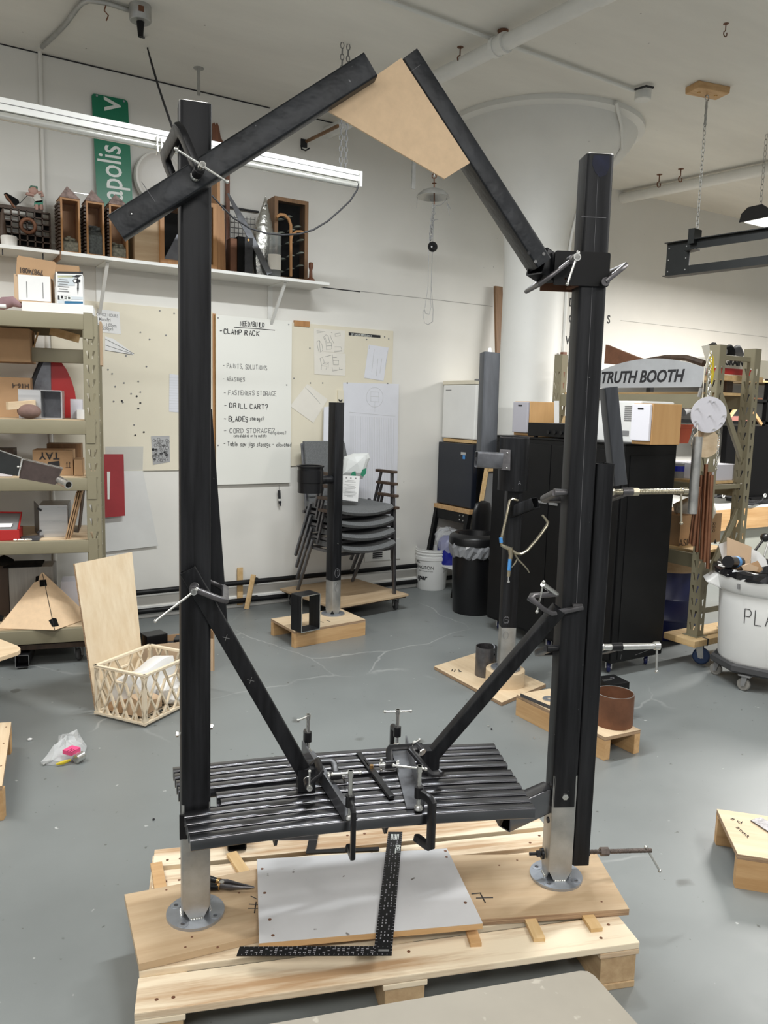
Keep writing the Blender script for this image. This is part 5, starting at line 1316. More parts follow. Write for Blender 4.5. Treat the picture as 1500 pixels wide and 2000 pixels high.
rb = random.Random(3)
MB().lathe([(.001, .236), (.085, .236), (.095, .25), (.095, .40), (.08, .46), (.04, .49), (.001, .49)], (q[0], q[1], 0), 20).build('jug', m_cobalt, t, smooth=50)
n = 18
MB().rings([[V(q[0]+(r_+rb.uniform(-.015, .015))*math.cos(2*math.pi*i/n), q[1]+(r_+rb.uniform(-.015, .015))*math.sin(2*math.pi*i/n), z+rb.uniform(-.02, .02)) for i in range(n)] for r_, z in ((.10, .36), (.115, .44), (.12, .50), (.09, .54), (.03, .55))], True, False, True).build('film', m_clear, t)
# leaning things between fridges and column
q0, q1 = aty(970, 800, 5.35), aty(968, 562, 5.72)
top = aty(974, 560, 5.74); 
t = single(MB().hexa([V(top[0]-.075, 5.42, 0), V(top[0]+.005, 5.42, 0), V(top[0]+.005, 5.445, 0), V(top[0]-.075, 5.445, 0), V(top[0]-.055, 5.72, top[2]), V(top[0]+.03, 5.72, top[2]), V(top[0]+.03, 5.745, top[2]), V(top[0]-.055, 5.745, top[2])]), 'leaning_plank', m_brownw, 'tall brown plank leaning on the wall left of the round column', 'plank')
q = aty(935, 930, 4.9)
def lean_frame():
    a, b = aty(940, 978, 5.13), aty(951, 913, 5.2)
    t = thing('framed_panel', 'black panel in a pale wooden frame leaning behind the waste bin', 'panel', V(a[0], 5.1, 0))
    d_ = (b-a)/(b[2]-a[2]); g0, g1 = a-d_*(a[2]-.02), b
    wv = V(.24, 0, 0); uv = nrm(g1-g0)
    MB().box((g0+g1)/2+wv*0, .035, .02, np.linalg.norm(g1-g0), (V(1, 0, 0), nrm(np.cross(uv, V(1, 0, 0))), uv)).build('frame_stile', m_lath, t)
    MB().box((g0+g1)/2+wv, .035, .02, np.linalg.norm(g1-g0), (V(1, 0, 0), nrm(np.cross(uv, V(1, 0, 0))), uv)).build('frame_stile', m_lath, t)
    MB().box(g1+wv*.5-uv*.02, .24, .02, .035, (V(1, 0, 0), nrm(np.cross(uv, V(1, 0, 0))), uv)).build('frame_rail', m_lath, t)
    MB().box((g0+g1)/2+wv*.5+V(0, .015, 0), .24, .006, np.linalg.norm(g1-g0)-.02, (V(1, 0, 0), nrm(np.cross(uv, V(1, 0, 0))), uv)).build('panel', m_grey, t)
lean_frame()
q = atd(942, 1010, np.dot(wc-CAM, FWD)+.12)
t = thing('black_pouch', 'black padded pouch standing behind the waste bin lid', 'bag', V(q[0], q[1], .5))
zq0, zq1 = .45, zrow(q, 978)
MB().rings([[V(q[0]+.10*k*math.cos(2*math.pi*i/16), q[1]+.035*k*math.sin(2*math.pi*i/16), z) for i in range(16)] for k, z in ((.9, zq0), (1.05, zq0+.1), (1, zq1-.1), (.75, zq1-.02), (.2, zq1))]).build('body', m_blackp, t, smooth=50)
# ------------------------------------------------------------------ black cabinet pair with hi-fi on top
zc0 = .085
NC = atz(1193, 1297, zc0); NCx, NCy = NC[0], NC[1]
ztop = zrow(NC, 870)
yF = atx(962, 1205, NCx)[1]; yF = 4.42
xR = aty(1322, 872, NCy)[0]
ym = atx(1073, 1000, NCx)[1]
t = thing('steel_cabinet', 'tall black steel cabinet on casters, long doors facing left', 'cabinet', (NCx+.3, (NCy+yF)/2, 0))
MB().bbox(NCx, xR, NCy, yF, zc0, ztop).build('body', m_black, t, bev=.004)
ys = [NCy+.012, ym, yF-.012]
for a, b in ((ys[0], ys[1]-.003), (ys[1]+.003, ys[2])):
    d_ = MB().bbox(NCx-.014, NCx-.001, a, b, zc0+.02, ztop-.03).build('door', m_black, t, bev=.003)
    yk = ys[1]-.05 if a == ys[0] else ys[1]+.05
    MB().bbox(NCx-.022, NCx-.014, yk-.04, yk+.04, ztop-.42, ztop-.405).build('handle', m_grey, d_)
MB().bbox(NCx+.05, xR-.02, NCy-.004, NCy-.001, zc0+.02, ztop-.06).build('end_panel', m_black, t)
MB().bbox(NCx-.006, xR+.004, NCy-.006, yF, ztop, ztop+.012).build('top', m_black, t, bev=.003)
mk = MB(); mk.box(aty(1255, 1274, NCy-.005), .13, .0006, .0014, (nrm(V(1, 0, .13)), V(0, 1, 0), nrm(V(-.13, 0, 1)))); mk.box(aty(1213, 1283, NCy-.005), .0014, .0006, .03); mk.build('chalk_line', m_grey, t)
for (x, y) in ((NCx+.06, NCy+.07), (xR-.06, NCy+.07), (NCx+.06, yF-.07), (xR-.06, yF-.07), (NCx+.06, ym)):
    caster(t, (x, y, zc0-.001), .083, R(40), m_navy, m_white)
zT = ztop+.012
def speaker(px_corner, w_px0, h_top, depth_px1, lab, gm):
    """near bottom corner at pixel; front grille faces left, veneer side faces the viewer"""
    c = atz(*px_corner, zT)
    yb = atx(w_px0, px_corner[1], c[0])[1]; xr = aty(depth_px1, px_corner[1], c[1])[0]
    zt2 = zrow(c, h_top)
    t = thing('loudspeaker', lab, 'speaker', ((c[0]+xr)/2, (c[1]+yb)/2, zT))
    MB().bbox(c[0], xr, c[1], yb, zT, zt2).build('box', m_beech, t, bev=.003)
    MB().bbox(c[0]-.022, c[0]-.001, c[1]+.004, yb-.004, zT+.02, zt2-.004).build('grille', gm, t, bev=.006)
    MB().bbox(c[0]-.024, c[0]-.022, (c[1]+yb)/2-.02, (c[1]+yb)/2+.02, zt2-.035, zt2-.025).build('badge', m_ink, t)
    return c, xr, yb, zt2
m_lav = mat('lavender_grey_cloth', (.42, .41, .45), .9)
m_wcloth = mat('white_grille_cloth', (.74, .73, .78), .9)
speaker((1033, 851), 1003, 784, 1083, 'beech speaker with grey grille at the far end of the cabinet', m_lav)
speaker((1271, 869), 1233, 788, 1327, 'beech speaker with white grille at the near end of the cabinet', m_wcloth)
c = atz(1033, 853, zT); 
q = atx(1060, 852, NCx+.10); ya = q[1]
x_ = NCx+.03
y1 = atx(1031, 840, x_)[1]; y0 = atx(1135, 845, x_)[1]
zst = zrow((x_, (y0+y1)/2), 827)
t = thing('stereo_receiver', 'flat black stereo receiver between speaker and right post', 'stereo', (x_+.15, (y0+y1)/2, zT))
MB().bbox(x_+.012, x_+.32, y0, y1, zT+.01, zst).build('case', m_blackp, t, bev=.004)
MB().bbox(x_, x_+.011, y0, y1, zT+.008, zst).build('front_panel', m_black, t, bev=.003)
for k in range(5): MB().cyl((x_-.012, y0+.05+.06*k, zT+.04), (x_, y0+.05+.06*k, zT+.04), .012, seg=14).build('knob', m_blackp, t, smooth=40)
for dy_ in (.03, y1-y0-.03):
    MB().cyl((x_+.05, y0+dy_, zT), (x_+.05, y0+dy_, zT+.01), .015, seg=10).build('foot', m_blackp, t)
# white louvred box behind the near speaker
c = atz(1240, 862, zT); xw0 = NCx+.14
yA = atx(1207, 800, xw0)[1]
y0 = atx(1252, 800, xw0)[1]; y1 = y0+.42
t = thing('white_appliance', 'white louvred appliance behind the near speaker on the cabinet', 'appliance', (xw0+.1, (y0+y1)/2, zT))
zw = zrow((xw0, y0), 783)
MB().bbox(xw0, xR-.02, y0, y1, zT, zw).build('case', m_wplast, t, bev=.01)
ql = atx(1227, 808, xw0-.002)
for k in range(8): MB().box((xw0-.002, ql[1], ql[2]+.045-.012*k), .003, .06, .006).build('louvre', m_inkg, t)
MB().box((xw0-.002, atx(1222, 846, xw0)[1], atx(1222, 846, xw0)[2]), .003, .05, .03).build('recess', m_inkg, t)
sheet('paper_sheet', m_paper, [atx(1083, 783, NCx+.34), atx(1092, 783, NCx+.34), atx(1092, 850, NCx+.34), atx(1083, 852, NCx+.34)], .004)
o = bpy.data.objects['paper_sheet']; tag(o, 'narrow white card edge standing behind the stereo receiver', 'card')
# ------------------------------------------------------------------ olive rack on the right (runs towards the wall)
AX, AY = 4.33, 3.17
zl = .145      # lumber foot on casters
UW = .078
def upright_mesh(mb_list, c, z0, z1, front, side, w=UW, d=.06, pitch=.082, holes=True):
    """teardrop-punched channel: face towards `front`, flank towards `side`"""
    f = V(*front); s = V(*side); c = V(c[0], c[1], 0)
    hs = []; n = int((z1-z0-.05)/pitch)
    for k in range(n):
        z = z0+.035+k*pitch
        if holes:
            for sg in (-1, 1):
                hs.append([(sg*.006, z), (sg*.011, z), (sg*.027, z+.046), (sg*.013, z+.048)] if sg > 0 else [(-.006, z), (-.013, z+.048), (-.027, z+.046), (-.011, z)])
    w2 = w/2
    a = plate([(-w2, z0), (w2, z0), (w2, z1), (-w2, z1)], hs, s, Z3, c+f*d/2, .0022, f)
    hs2 = []
    if holes:
        for k in range(n):
            z = z0+.035+k*pitch; hs2.append([(-.004, z), (.004, z+.004), (.010, z+.044), (-.010, z+.046)])
    b = plate([(-d/2, z0), (d/2, z0), (d/2, z1), (-d/2, z1)], hs2, f, Z3, c+s*w2, .0022, s)
    e = plate([(-d/2, z0), (d/2, z0), (d/2, z1), (-d/2, z1)], [], f, Z3, c-s*w2, .0022, -s)
    for q in (a, b, e): mb_list.add(q.v, q.f)
    return mb_list
ztA_ = zrow((AX, AY), 674)
BX = aty(1452, 900, AY)[0]
FYr = atx(1093, 760, AX)[1]
FYr = min(FYr, 4.72)
t = thing('pallet_rack', 'olive steel rack on casters behind the black cabinet', 'rack', (AX, AY, 0))
mx_, my_ = V(-1, 0, 0), V(0, -1, 0)
for (x, y) in ((AX, AY), (BX, AY), (AX, FYr), (BX, FYr)):
    upright_mesh(MB(), (x, y), zl+.045, ztA_ if (x, y) != (BX, AY) else zrow((BX, AY), 682), mx_, my_).build('upright', m_olive, t)
    MB().box((x, y, zl+.043), .11, .11, .004).build('foot_plate', m_olive, t)
def bar(p, q, w, h, nm, m=m_olive, par=None): return MB().rtube(p, q, w, h, Z3 if abs(nrm(V(*q)-V(*p))[2]) < .9 else V(1, 0, 0), .002, .002).build(nm, m, par or t)
for yy in (AY, FYr):
    for zz in (zrow((BX, AY), 703), zrow((AX, AY), 952), zrow((AX, AY), 1195)):
        bar(V(AX, yy, zz), V(BX, yy, zz), .022, .03, 'cross_strut')
    bar(V(AX+.02, yy, zrow((AX, yy), 752)) if yy == AY else V(AX, yy, 1.6), V(BX, yy, zrow((BX, AY), 905)) if yy == AY else V(BX, yy, 1.1), .02, .04, 'diagonal_strut')
    bar(V(AX+.02, yy, zrow((AX, AY), 1160)) if yy == AY else V(AX, yy, .4), V(BX, yy, zrow((BX, AY), 990)) if yy == AY else V(BX, yy, .9), .02, .045, 'diagonal_strut')
shelf_z = [zrow((AX, AY), y) for y in (768, 945, 1082)]
for z in shelf_z:
    for x in (AX, BX): bar(V(x, AY+.03, z-.05), V(x, FYr-.03, z-.05), .04, .09, 'shelf_beam')
    MB().bbox(AX+.02, BX-.02, AY+.04, FYr-.04, z-.008, z+.010).build('shelf_board', m_lath, t)
MB().bbox(AX-.13, BX+.13, AY-.10, AY+.14, zl, zl+.042).build('lumber_foot', m_lath, t, bev=.003)
MB().bbox(AX-.13, BX+.13, FYr-.14, FYr+.04, zl, zl+.042).build('lumber_foot', m_lath, t, bev=.003)
MB().bbox(AX-.006, AX+.006, AY-.102, AY-.06, zl-.001, zl+.0435).build('strap', m_ink, t)
for (x, y) in ((AX+.02, AY-.03), (BX+.06, AY), (AX, FYr-.05), (BX+.06, FYr-.05)):
    caster(t, (x, y, zl-.001), .143, R(-60), m_wheelb, m_galv)
# sign plate with cut letters
SX = AX-.055
p1, p2 = atx(1370, 759, SX), atx(1379, 719, SX)
pk = atx(1290, 700, SX); pl_ = atx(1183, 712, SX)
yc = (pk[1]+.02); 
zb_ = zrow((SX, 3.6), 0) if False else (atx(1250, 756, SX)[2])
zb_ = (atx(1370, 759, SX)[2]+atx(1190, 755, SX)[2])/2
yl = 2*atx(1268, 700, SX)[1]-p2[1]
ztp = atx(1275, 700, SX)[2]; zen = p2[2]
out = [(p1[1], zb_), (p2[1], zen)]
n = 16
for i in range(1, n): 
    u_ = -1+2*i/n; out.append(((p2[1]+yl)/2+(yl-p2[1])/2*u_, zen+(ztp-zen)*(1-u_*u_)))
out += [(yl, zen), (yl+.015, zb_)]
ts_ = thing('booth_sign', 'arched bare-steel sign with black cut letters on the rack', 'sign', (SX, (p2[1]+yl)/2, zb_))
plate([(-y, z) for y, z in out], [], V(0, -1, 0), Z3, V(SX, 0, 0), .004, V(-1, 0, 0)).build('plate', m_signal, ts_)
b0, b1 = atx(1334, 745, SX-.005), atx(1172, 748, SX-.005)
hcap = atx(1250, 721, SX)[2]-atx(1250, 747, SX)[2]
text_obj('TRUTH BOOTH', V(SX-.0045, b1[1], (b0[2]+b1[2])/2), V(0, -1, 0), Z3, hcap*1.24, m_ink, ts_, 'lettering', .0006, .0035, .22, .9)
MB().cyl(atx(1365, 775, SX-.01), atx(1370, 758, SX-.01), .012, seg=10).build('hanging_pin', m_alu, ts_)
# driftwood and log bits on top of the rack
q = [atx(x, y, AX+.06) for x, y in ((1183, 673), (1205, 682), (1240, 696), (1262, 703), (1240, 708), (1200, 712), (1180, 710))]
single(MB().poly(q, V(.03, 0, 0)), 'bark_slab', m_rust, 'streaked brown curved slab standing behind the arched sign', 'wood piece')
q = [atx(x, y, AX+.10) for x, y in ((1262, 703), (1300, 698), (1340, 699), (1375, 710))]
single(MB().tube(q, [.012, .017, .020, .022], 8), 'driftwood_branch', m_darkw, 'dark knobbly branch lying along the top behind the sign', 'branch')
# red-brown wood behind on rack at left
q = atx(1098, 720, AX+.25)
single(MB().bbox(AX+.22, AX+.26, atx(1105, 700, AX+.25)[1], atx(1120, 700, AX+.25)[1]+.12, shelf_z[0]-.0+.011, zrow((AX+.25, q[1]), 688)), 'wood_block', m_redwood, 'red brown wooden block on the far end of rack top shelf', 'wood piece')
q = atz(1104, 853, zT)
single(MB().hexa([V(AX-.10, FYr-.18, shelf_z[1]+.011), V(AX-.08, FYr-.18, shelf_z[1]+.011), V(AX-.08, FYr-.02, shelf_z[1]+.011), V(AX-.10, FYr-.02, shelf_z[1]+.011), V(AX-.04, FYr-.18, shelf_z[1]+.4), V(AX-.02, FYr-.18, shelf_z[1]+.4), V(AX-.02, FYr-.1, shelf_z[1]+.4), V(AX-.04, FYr-.1, shelf_z[1]+.4)]), 'wood_offcut', m_lath, 'pale slanted wood offcut between cabinet and rack upright', 'wood piece')

# boxes on top shelf of the rack
ZR = shelf_z[0]+.011
def carton(lab, x0, x1, y0, y1, z0, z1, m=None, name='cardboard_box', tape=True, flaps=0):
    t = thing(name, lab, 'box', ((x0+x1)/2, (y0+y1)/2, z0))
    MB().bbox(x0, x1, y0, y1, z0, z1).build('carton', m or m_card, t, bev=.002)
    if tape: MB().bbox(x0-.0008, x1+.0008, (y0+y1)/2-.025, (y0+y1)/2+.025, z1-.05, z1+.0008).build('tape', m_lath if m is None else m_paper, t)
    return t
yb = AY+.12
g0 = aty(1405, 735, yb); g1 = aty(1462, 735, yb)
zg0, zg1 = aty(1420, 733, yb)[2], aty(1420, 697, yb)[2]
t = thing('catalog_box', 'white and red carton with black name on the rack', 'box', ((g0[0]+g1[0])/2, yb+.15, zg0))
MB().bbox(g0[0], g1[0]+.05, yb, yb+.30, zg0, zg1).build('carton', m_paperc, t)
zr0, zr1 = aty(1420, 731, yb)[2], aty(1420, 719, yb)[2]
MB().bbox(g0[0]-.001, g1[0]+.051, yb-.001, yb+.1, zr0, zr1).build('red_band', m_redp, t)
qa = aty(1415, 712, yb-.001)
text_obj('GRAINGER', qa, V(1, 0, 0), Z3, .062, m_ink, t, 'lettering', .0005, .0028, 0, 1.05)
text_obj('R.', aty(1404, 709, yb-.001), V(1, 0, 0), Z3, .05, m_ink, t, 'lettering', .0005, .002)
MB().bbox(aty(1411.5, 715, yb)[0], aty(1413.5, 715, yb)[0], yb-.002, yb, zg0, zg1).build('corner_edge', m_grey, t)
zsh = zg0
single(MB().bbox(g0[0]-.02, g1[0]+.12, yb-.03, yb+.34, zg0-.035, zg0-.001), 'wood_plank', m_lath, 'pale plank carrying the red and white carton', 'plank')
single(MB().bbox(g0[0]-.06, g0[0]+.02, yb-.02, yb+.02, ZR, zg0-.036), 'prop_block', m_black, 'black prop block under the pale plank on the rack', 'block')
zz_ = ZR
single(MB().bbox(g0[0]+.15, g0[0]+.22, yb+.05, yb+.2, ZR, zg0-.036), 'prop_block', m_darkw, 'dark prop block farther in under the pale plank', 'block')
# card strip and paper leaf at upright top
q = [aty(x, y, AY-.06) for x, y in ((1370, 676), (1385, 673), (1388, 708), (1380, 710))]
sheet('card_sheet', m_paperc, q, .002); o = bpy.data.objects['card_sheet']; tag(o, 'folded grey card with print tucked behind the rack upright', 'card')
blk = thing('rolled_cloth', 'bundle of black and grey cloth on top of the carton', 'cloth', ((g0[0]+g1[0])/2, yb+.12, zg1))
rb = random.Random(6)
for k, mm in enumerate((m_blackm, m_grey, m_blackm, m_rubber)):
    x = g0[0]+.02+.085*k
    MB().tube([(x-.05, yb+.10, zg1+.035+.01*rb.random()), (x+.0, yb+.08, zg1+.045+.02*rb.random()), (x+.07, yb+.10, zg1+.035)], [.025, .035, .025], 10).build('fold', mm, blk, smooth=60)
q = aty(1476, 700, AY+.55)
single(MB().bbox(q[0]-.08, q[0]+.12, AY+.50, AY+.75, aty(1476, 738, AY+.5)[2], aty(1476, 703, AY+.5)[2]), 'cream_box', m_cream, 'plain cream box to the right of the rack upright on black shelving', 'box')
# wind chime hung on the upright
WX = np.array(aty(1384, 810, AY-.13))
wy = WX[1]
disc_r = 35*np.dot(WX-CAM, FWD)/FOC
t = thing('wind_chime', 'wind chime of copper pipes and white disc hung on the rack', 'chime', WX)
wn = nrm(V(-.5, -.86, 0)); ws = V(-wn[1], wn[0], 0)
MB().cyl(WX-wn*.004, WX+wn*.004, disc_r, seg=48).build('white_disc', m_lgrey, t, smooth=40)
for x, y in ((1386, 783), (1394, 785), (1362, 798), (1386, 812), (1413, 812), (1358, 823), (1362, 828), (1409, 826), (1394, 838)):
    q = atpl(x, y, WX+wn*.005, wn); MB().cyl(q, q+wn*.02, .005, .003, 8).build('pin', m_bright, t)
pyd = WX-wn*.05; py_c = atpl(1378, 866, pyd, wn)
MB().cyl(py_c-wn*.006, py_c+wn*.006, disc_r*.8, seg=40).build('wooden_disc', m_ply, t, smooth=40)
F_ = lambda x, y, o: atpl(x, y, WX+wn*o, wn)
def pp(nm, x0, y0, x1, y1, r, m, o): MB().pipe(F_(x1, y1, o), F_(x0, y0, o), r, .004, 20).build(nm, m, t, smooth=50)
pp('aluminium_pipe', 1363, 853, 1352, 1003, .028, m_galv, .05)
for (x0, y0, x1, y1, o, r) in ((1370, 928, 1361, 1078, -.02, .0125), (1379, 907, 1370, 1092, .0, .0125), (1386, 922, 1376, 1098, .02, .0125), (1366, 950, 1354, 1066, .0, .012), (1361, 960, 1348, 1062, -.03, .012), (1390, 928, 1382, 1110, .03, .0125)):
    pp('copper_pipe', x0, y0, x1, y1, r, m_copper, o)
top_ = aty(1388, 686, wy)
ch = MB(); chain(ch, top_, F_(1384, 776, -.01), .03, .003, .010); ch.build('chain', m_bright, t)
ch = MB(); chain(ch, F_(1405, 840, 0), F_(1399, 918, 0), .022, .002, .007); ch.build('chain', m_bright, t)
ch = MB(); chain(ch, F_(1355, 832, 0), F_(1350, 870, 0), .022, .002, .007); ch.build('chain', m_galv, t)
MB().tube([top_, F_(1390, 700, -.02), F_(1391, 730, -.02), F_(1390, 750, -.02)], [.004, .013, .012, .004], 8).build('yellow_tassel', m_yellow, t, smooth=60)
MB().tube([top_, F_(1376, 720, 0), F_(1372, 780, 0)], .0025, 6).build('cord', m_cream, t)
MB().tube([F_(1362, 830, .01), F_(1362, 853, .05)], .0025, 6).build('cord', m_cream, t)
# things on the middle shelves (seen between cabinet and chime)
ZM2 = shelf_z[1]+.011
q = aty(1335, 940, AY+.35)
def can(lab, x, y, z, r, h, m, band=None, name='can'):
    t = thing(name, lab, 'can', (x, y, z))
    MB().lathe([(.001, 0), (r, 0), (r, h-.004), (r*.93, h), (.001, h)], (x, y, z), 20).build('body', m, t, smooth=40)
    if band: MB().lathe([(r+.0006, h*.45), (r+.0006, h*.8)], (x, y, z), 20).build('band', band, t)
    return t
q = aty(1337, 905, AY+.25); can('small can with blue band on the middle rack shelf', q[0], AY+.30, ZM2, .05, .10, m_grey, m_cobalt)
q = aty(1346, 905, AY+.25); single(MB().bbox(q[0]-.0, q[0]+.09, AY+.2, AY+.27, ZM2, ZM2+.11), 'white_carton', m_paper, 'small white carton behind the aluminium chime pipe', 'box')
q = aty(1337, 800, AY+.45)
t = thing('planter_pot', 'small terracotta coloured pot beside the near speaker', 'pot', (aty(1331, 830, NCy+.25)[0]+.03, NCy+.3, zT))
qp = aty(1330, 866, NCy+.32); z0p, z1p = aty(1330, 866, NCy+.32)[2], aty(1330, 830, NCy+.32)[2]
MB().hexa([V(qp[0]-.05, NCy+.30, z0p), V(qp[0]+.05, NCy+.30, z0p), V(qp[0]+.05, NCy+.4, z0p), V(qp[0]-.05, NCy+.4, z0p), V(qp[0]-.065, NCy+.28, z1p), V(qp[0]+.07, NCy+.28, z1p), V(qp[0]+.07, NCy+.42, z1p), V(qp[0]-.065, NCy+.42, z1p)]).build('pot', m_orange, t, bev=.004)
MB().bbox(qp[0]-.075, qp[0]+.08, NCy+.275, NCy+.43, z1p-.02, z1p+.004).build('rim', m_orange, t, bev=.003)
q = aty(1340, 884, AY+.25)
single(MB().tube([(q[0]-.04, AY+.55, ZM2+.03), (q[0]+.02, AY+.5, ZM2+.11), (q[0]+.1, AY+.55, ZM2+.03)], [.035, .05, .03], 10), 'cloth_bundle', m_darkw, 'dark brown bundle with straps on the middle rack shelf', 'bundle', smooth=60)
# grey tray on rack middle shelf
q0, q1 = aty(1390, 895, AY+.05), aty(1432, 895, AY+.05)
single(MB().bbox(q0[0], q1[0]+.04, AY+.05, AY+.45, ZM2, ZM2+.105), 'metal_tray', m_lgrey, 'pale grey metal box on the near end of the middle shelf', 'box', bev=.004)
# white canvas over cardboard box on the low shelf
ZL = shelf_z[2]+.011
q0, q1 = aty(1322, 1070, AY+.22), aty(1405, 1070, AY+.22)
t = thing('cardboard_box', 'brown carton with printed logos on the low rack shelf', 'box', ((q0[0]+q1[0])/2, AY+.4, ZL))
zbx = aty(1380, 1004, AY+.22)[2]
MB().bbox(q0[0]+.02, q1[0], AY+.22, AY+.6, ZL, zbx).build('carton', m_card, t, bev=.002)
mk = MB(); qq_ = aty(1391, 1030, AY+.219)
for k in range(3):
    for j in range(3): mk.torus(qq_+V((j-1)*.022, 0, (k-1)*.024), .010, .0016, (V(1, 0, 0), Z3, V(0, -1, 0)), 10, 4)
mk.build('printed_logo', m_darkw, t)
text_obj('ASI', aty(1325, 1068, AY+.219), V(1, 0, 0), Z3, .07, m_darkw, t, 'lettering', .0005, .001)
MB().poly([aty(1394, 1062, AY+.219), aty(1400, 1062, AY+.219), aty(1397, 1053, AY+.219)], V(0, -.001, 0)).build('printed_mark', m_ink, t)
rb = random.Random(9)
ol = [(1316, 985), (1330, 975), (1352, 968), (1380, 975), (1395, 985), (1399, 1000), (1392, 1012), (1380, 1016), (1362, 1010), (1340, 1008), (1330, 1020), (1320, 1012)]
Dc = np.dot(V(q1[0]-.1, AY+.25, 1)-CAM, FWD)
stf = thing('canvas_cloth', 'white striped canvas folded on top of the brown carton', 'cloth', atd(1360, 1005, Dc))
blob(MB(), ol, Dc, .10, rb, 3).build('cloth', m_canvas, stf, smooth=60)
sl_ = MB()
for k in range(5): sl_.tube([atd(1318+3*k, 984+2*k, Dc-.101), atd(1321+3*k, 1006+2*k, Dc-.101)], .0015, 4)
sl_.build('stripe', m_ink, stf)
# low: clear tote, blue drum with wooden lid
q = aty(1325, 1120, AY+.55)
t = thing('clear_tote', 'cloudy clear plastic tote under the low rack shelf', 'tote', (q[0], AY+.6, .5))
zb0 = .215+.40
bdx = aty(1322, 1230, AY+.45)[0]
tote = MB().hexa([V(bdx-.2, AY+.42, .60), V(bdx+.17, AY+.42, .60), V(bdx+.17, AY+.75, .60), V(bdx-.2, AY+.75, .60), V(bdx-.22, AY+.40, .80), V(bdx+.2, AY+.40, .80), V(bdx+.2, AY+.77, .80), V(bdx-.22, AY+.77, .80)])
tote.build('tub', mat('cloudy_tub', (.13, .15, .17), .3, alpha=.85), t, bev=.01)
MB().bbox(bdx-.235, bdx+.215, AY+.385, AY+.785, .80, .815).build('lid', m_haze, t, bev=.004)
t = thing('blue_drum', 'dark blue plastic drum with pale lid between cabinet and rack', 'drum', (bdx, AY+.58, 0))
MB().lathe([(.001, 0), (.24, 0), (.25, .02), (.25, .14), (.258, .15), (.25, .16), (.25, .29), (.258, .30), (.25, .31), (.25, .50), (.001, .50)], (bdx, AY+.58, 0), 36).build('drum', m_navy, t, smooth=40)
MB().lathe([(.001, .60), (.24, .598), (.255, .585), (.262, .52), (.255, .50), (.001, .50)], (bdx, AY+.58, 0), 36).build('lid', m_plyt, t, smooth=40)

# ------------------------------------------------------------------ black shelving and bench along the wall at right
SYb = 5.30
t = thing('wall_shelving', 'black shelving unit with white backs along the wall at right', 'shelf', (7.0, SYb+.2, 0))
xs0, xs1 = aty(1268, 800, SYb)[0], 9.2
zsv = [aty(1440, y, SYb)[2] for y in (778, 822)]
for z in zsv: MB().bbox(xs0, xs1, SYb, YW-.01, z-.03, z).build('shelf', m_black, t)
MB().bbox(xs0, xs1, SYb, YW-.01, aty(1440, 740, SYb)[2]-.02, aty(1440, 740, SYb)[2]).build('shelf', m_lath, t)
for x in (xs0+.02, aty(1500, 800, SYb)[0], xs1): MB().bbox(x-.025, x+.025, SYb, SYb+.05, .9, aty(1440, 735, SYb)[2]+.02).build('post', m_black, t)
bench_z = aty(1450, 985, 5.0)[2]
t = thing('wall_bench', 'long wooden workbench with pale top along the wall at right', 'workbench', (7, 5.3, 0))
xb0 = aty(1375, 1000, 4.9)[0]
MB().bbox(xb0-.3, 9.5, 4.9, YW-.01, bench_z-.025, bench_z).build('benchtop', m_white, t)
MB().bbox(xb0-.3, 9.5, 4.9, 4.94, bench_z-.24, bench_z-.026).build('apron', m_honey if False else m_lumber, t)
MB().bbox(xb0-.3, 9.5, 4.96, 5.0, .02, bench_z-.24).build('grey_front', mat('pale_green_grey', (.42, .43, .38), .6), t)
for x in (xb0-.2, 7.4, 9.3): MB().bbox(x-.04, x+.04, 4.945, 4.96+.0, 0, bench_z-.24).build('leg', m_lumber, t)
q0, q1 = aty(1398, 975, 5.15), aty(1540, 830, 5.15)
t = thing('monitor_screen', 'large black screen standing on the wall bench at right', 'screen', (q0[0]+.5, 5.15, bench_z))
zmt = aty(1450, 832, 5.1)[2]
MB().bbox(q0[0], q1[0]+.5, 5.08, 5.14, bench_z+.06, zmt).build('panel', m_screen, t, bev=.006)
MB().bbox((q0[0]+q1[0])/2-.2, (q0[0]+q1[0])/2+.2, 5.0, 5.3, bench_z, bench_z+.06).build('foot', m_black, t)
lap = aty(1480, 940, 4.97)
t = thing('keyboard', 'black keyboard angled in front of the dark screen', 'keyboard', (lap[0], 4.98, bench_z))
MB().hexa([V(lap[0]-.2, 4.92, bench_z), V(lap[0]+.3, 4.92, bench_z), V(lap[0]+.3, 5.06, bench_z), V(lap[0]-.2, 5.06, bench_z), V(lap[0]-.2, 4.92, bench_z+.015), V(lap[0]+.3, 4.92, bench_z+.015), V(lap[0]+.3, 5.06, bench_z+.05), V(lap[0]-.2, 5.06, bench_z+.05)]).build('case', m_blackp, t, bev=.003)
kk_ = MB()
for r_ in range(4):
    for k in range(14): kk_.box((lap[0]-.18+.035*k, 4.935+.03*r_, bench_z+.0185+.0075*r_), .028, .022, .004)
kk_.build('keys', m_rubber, t)
cb = [aty(x, y, 4.885) for x, y in ((1392, 972), (1410, 968), (1440, 972), (1458, 985), (1470, 986), (1488, 978), (1494, 966))]
single(MB().tube(cb, .008, 6), 'black_cable', m_ink, 'black cable looping along the edge of the wooden workbench', 'cable', smooth=60)
for (x, y, lab) in ((1413, 968, 'white cable clip on bench edge left of the rack upright'), (1494, 968, 'white cable clip on bench edge at the right border')):
    q = aty(x, y, 4.88); single(MB().torus(q, .018, .006, (V(1, 0, 0), Z3, V(0, 1, 0)), 12, 6), 'cable_clip', m_white, lab, 'clip', smooth=60)
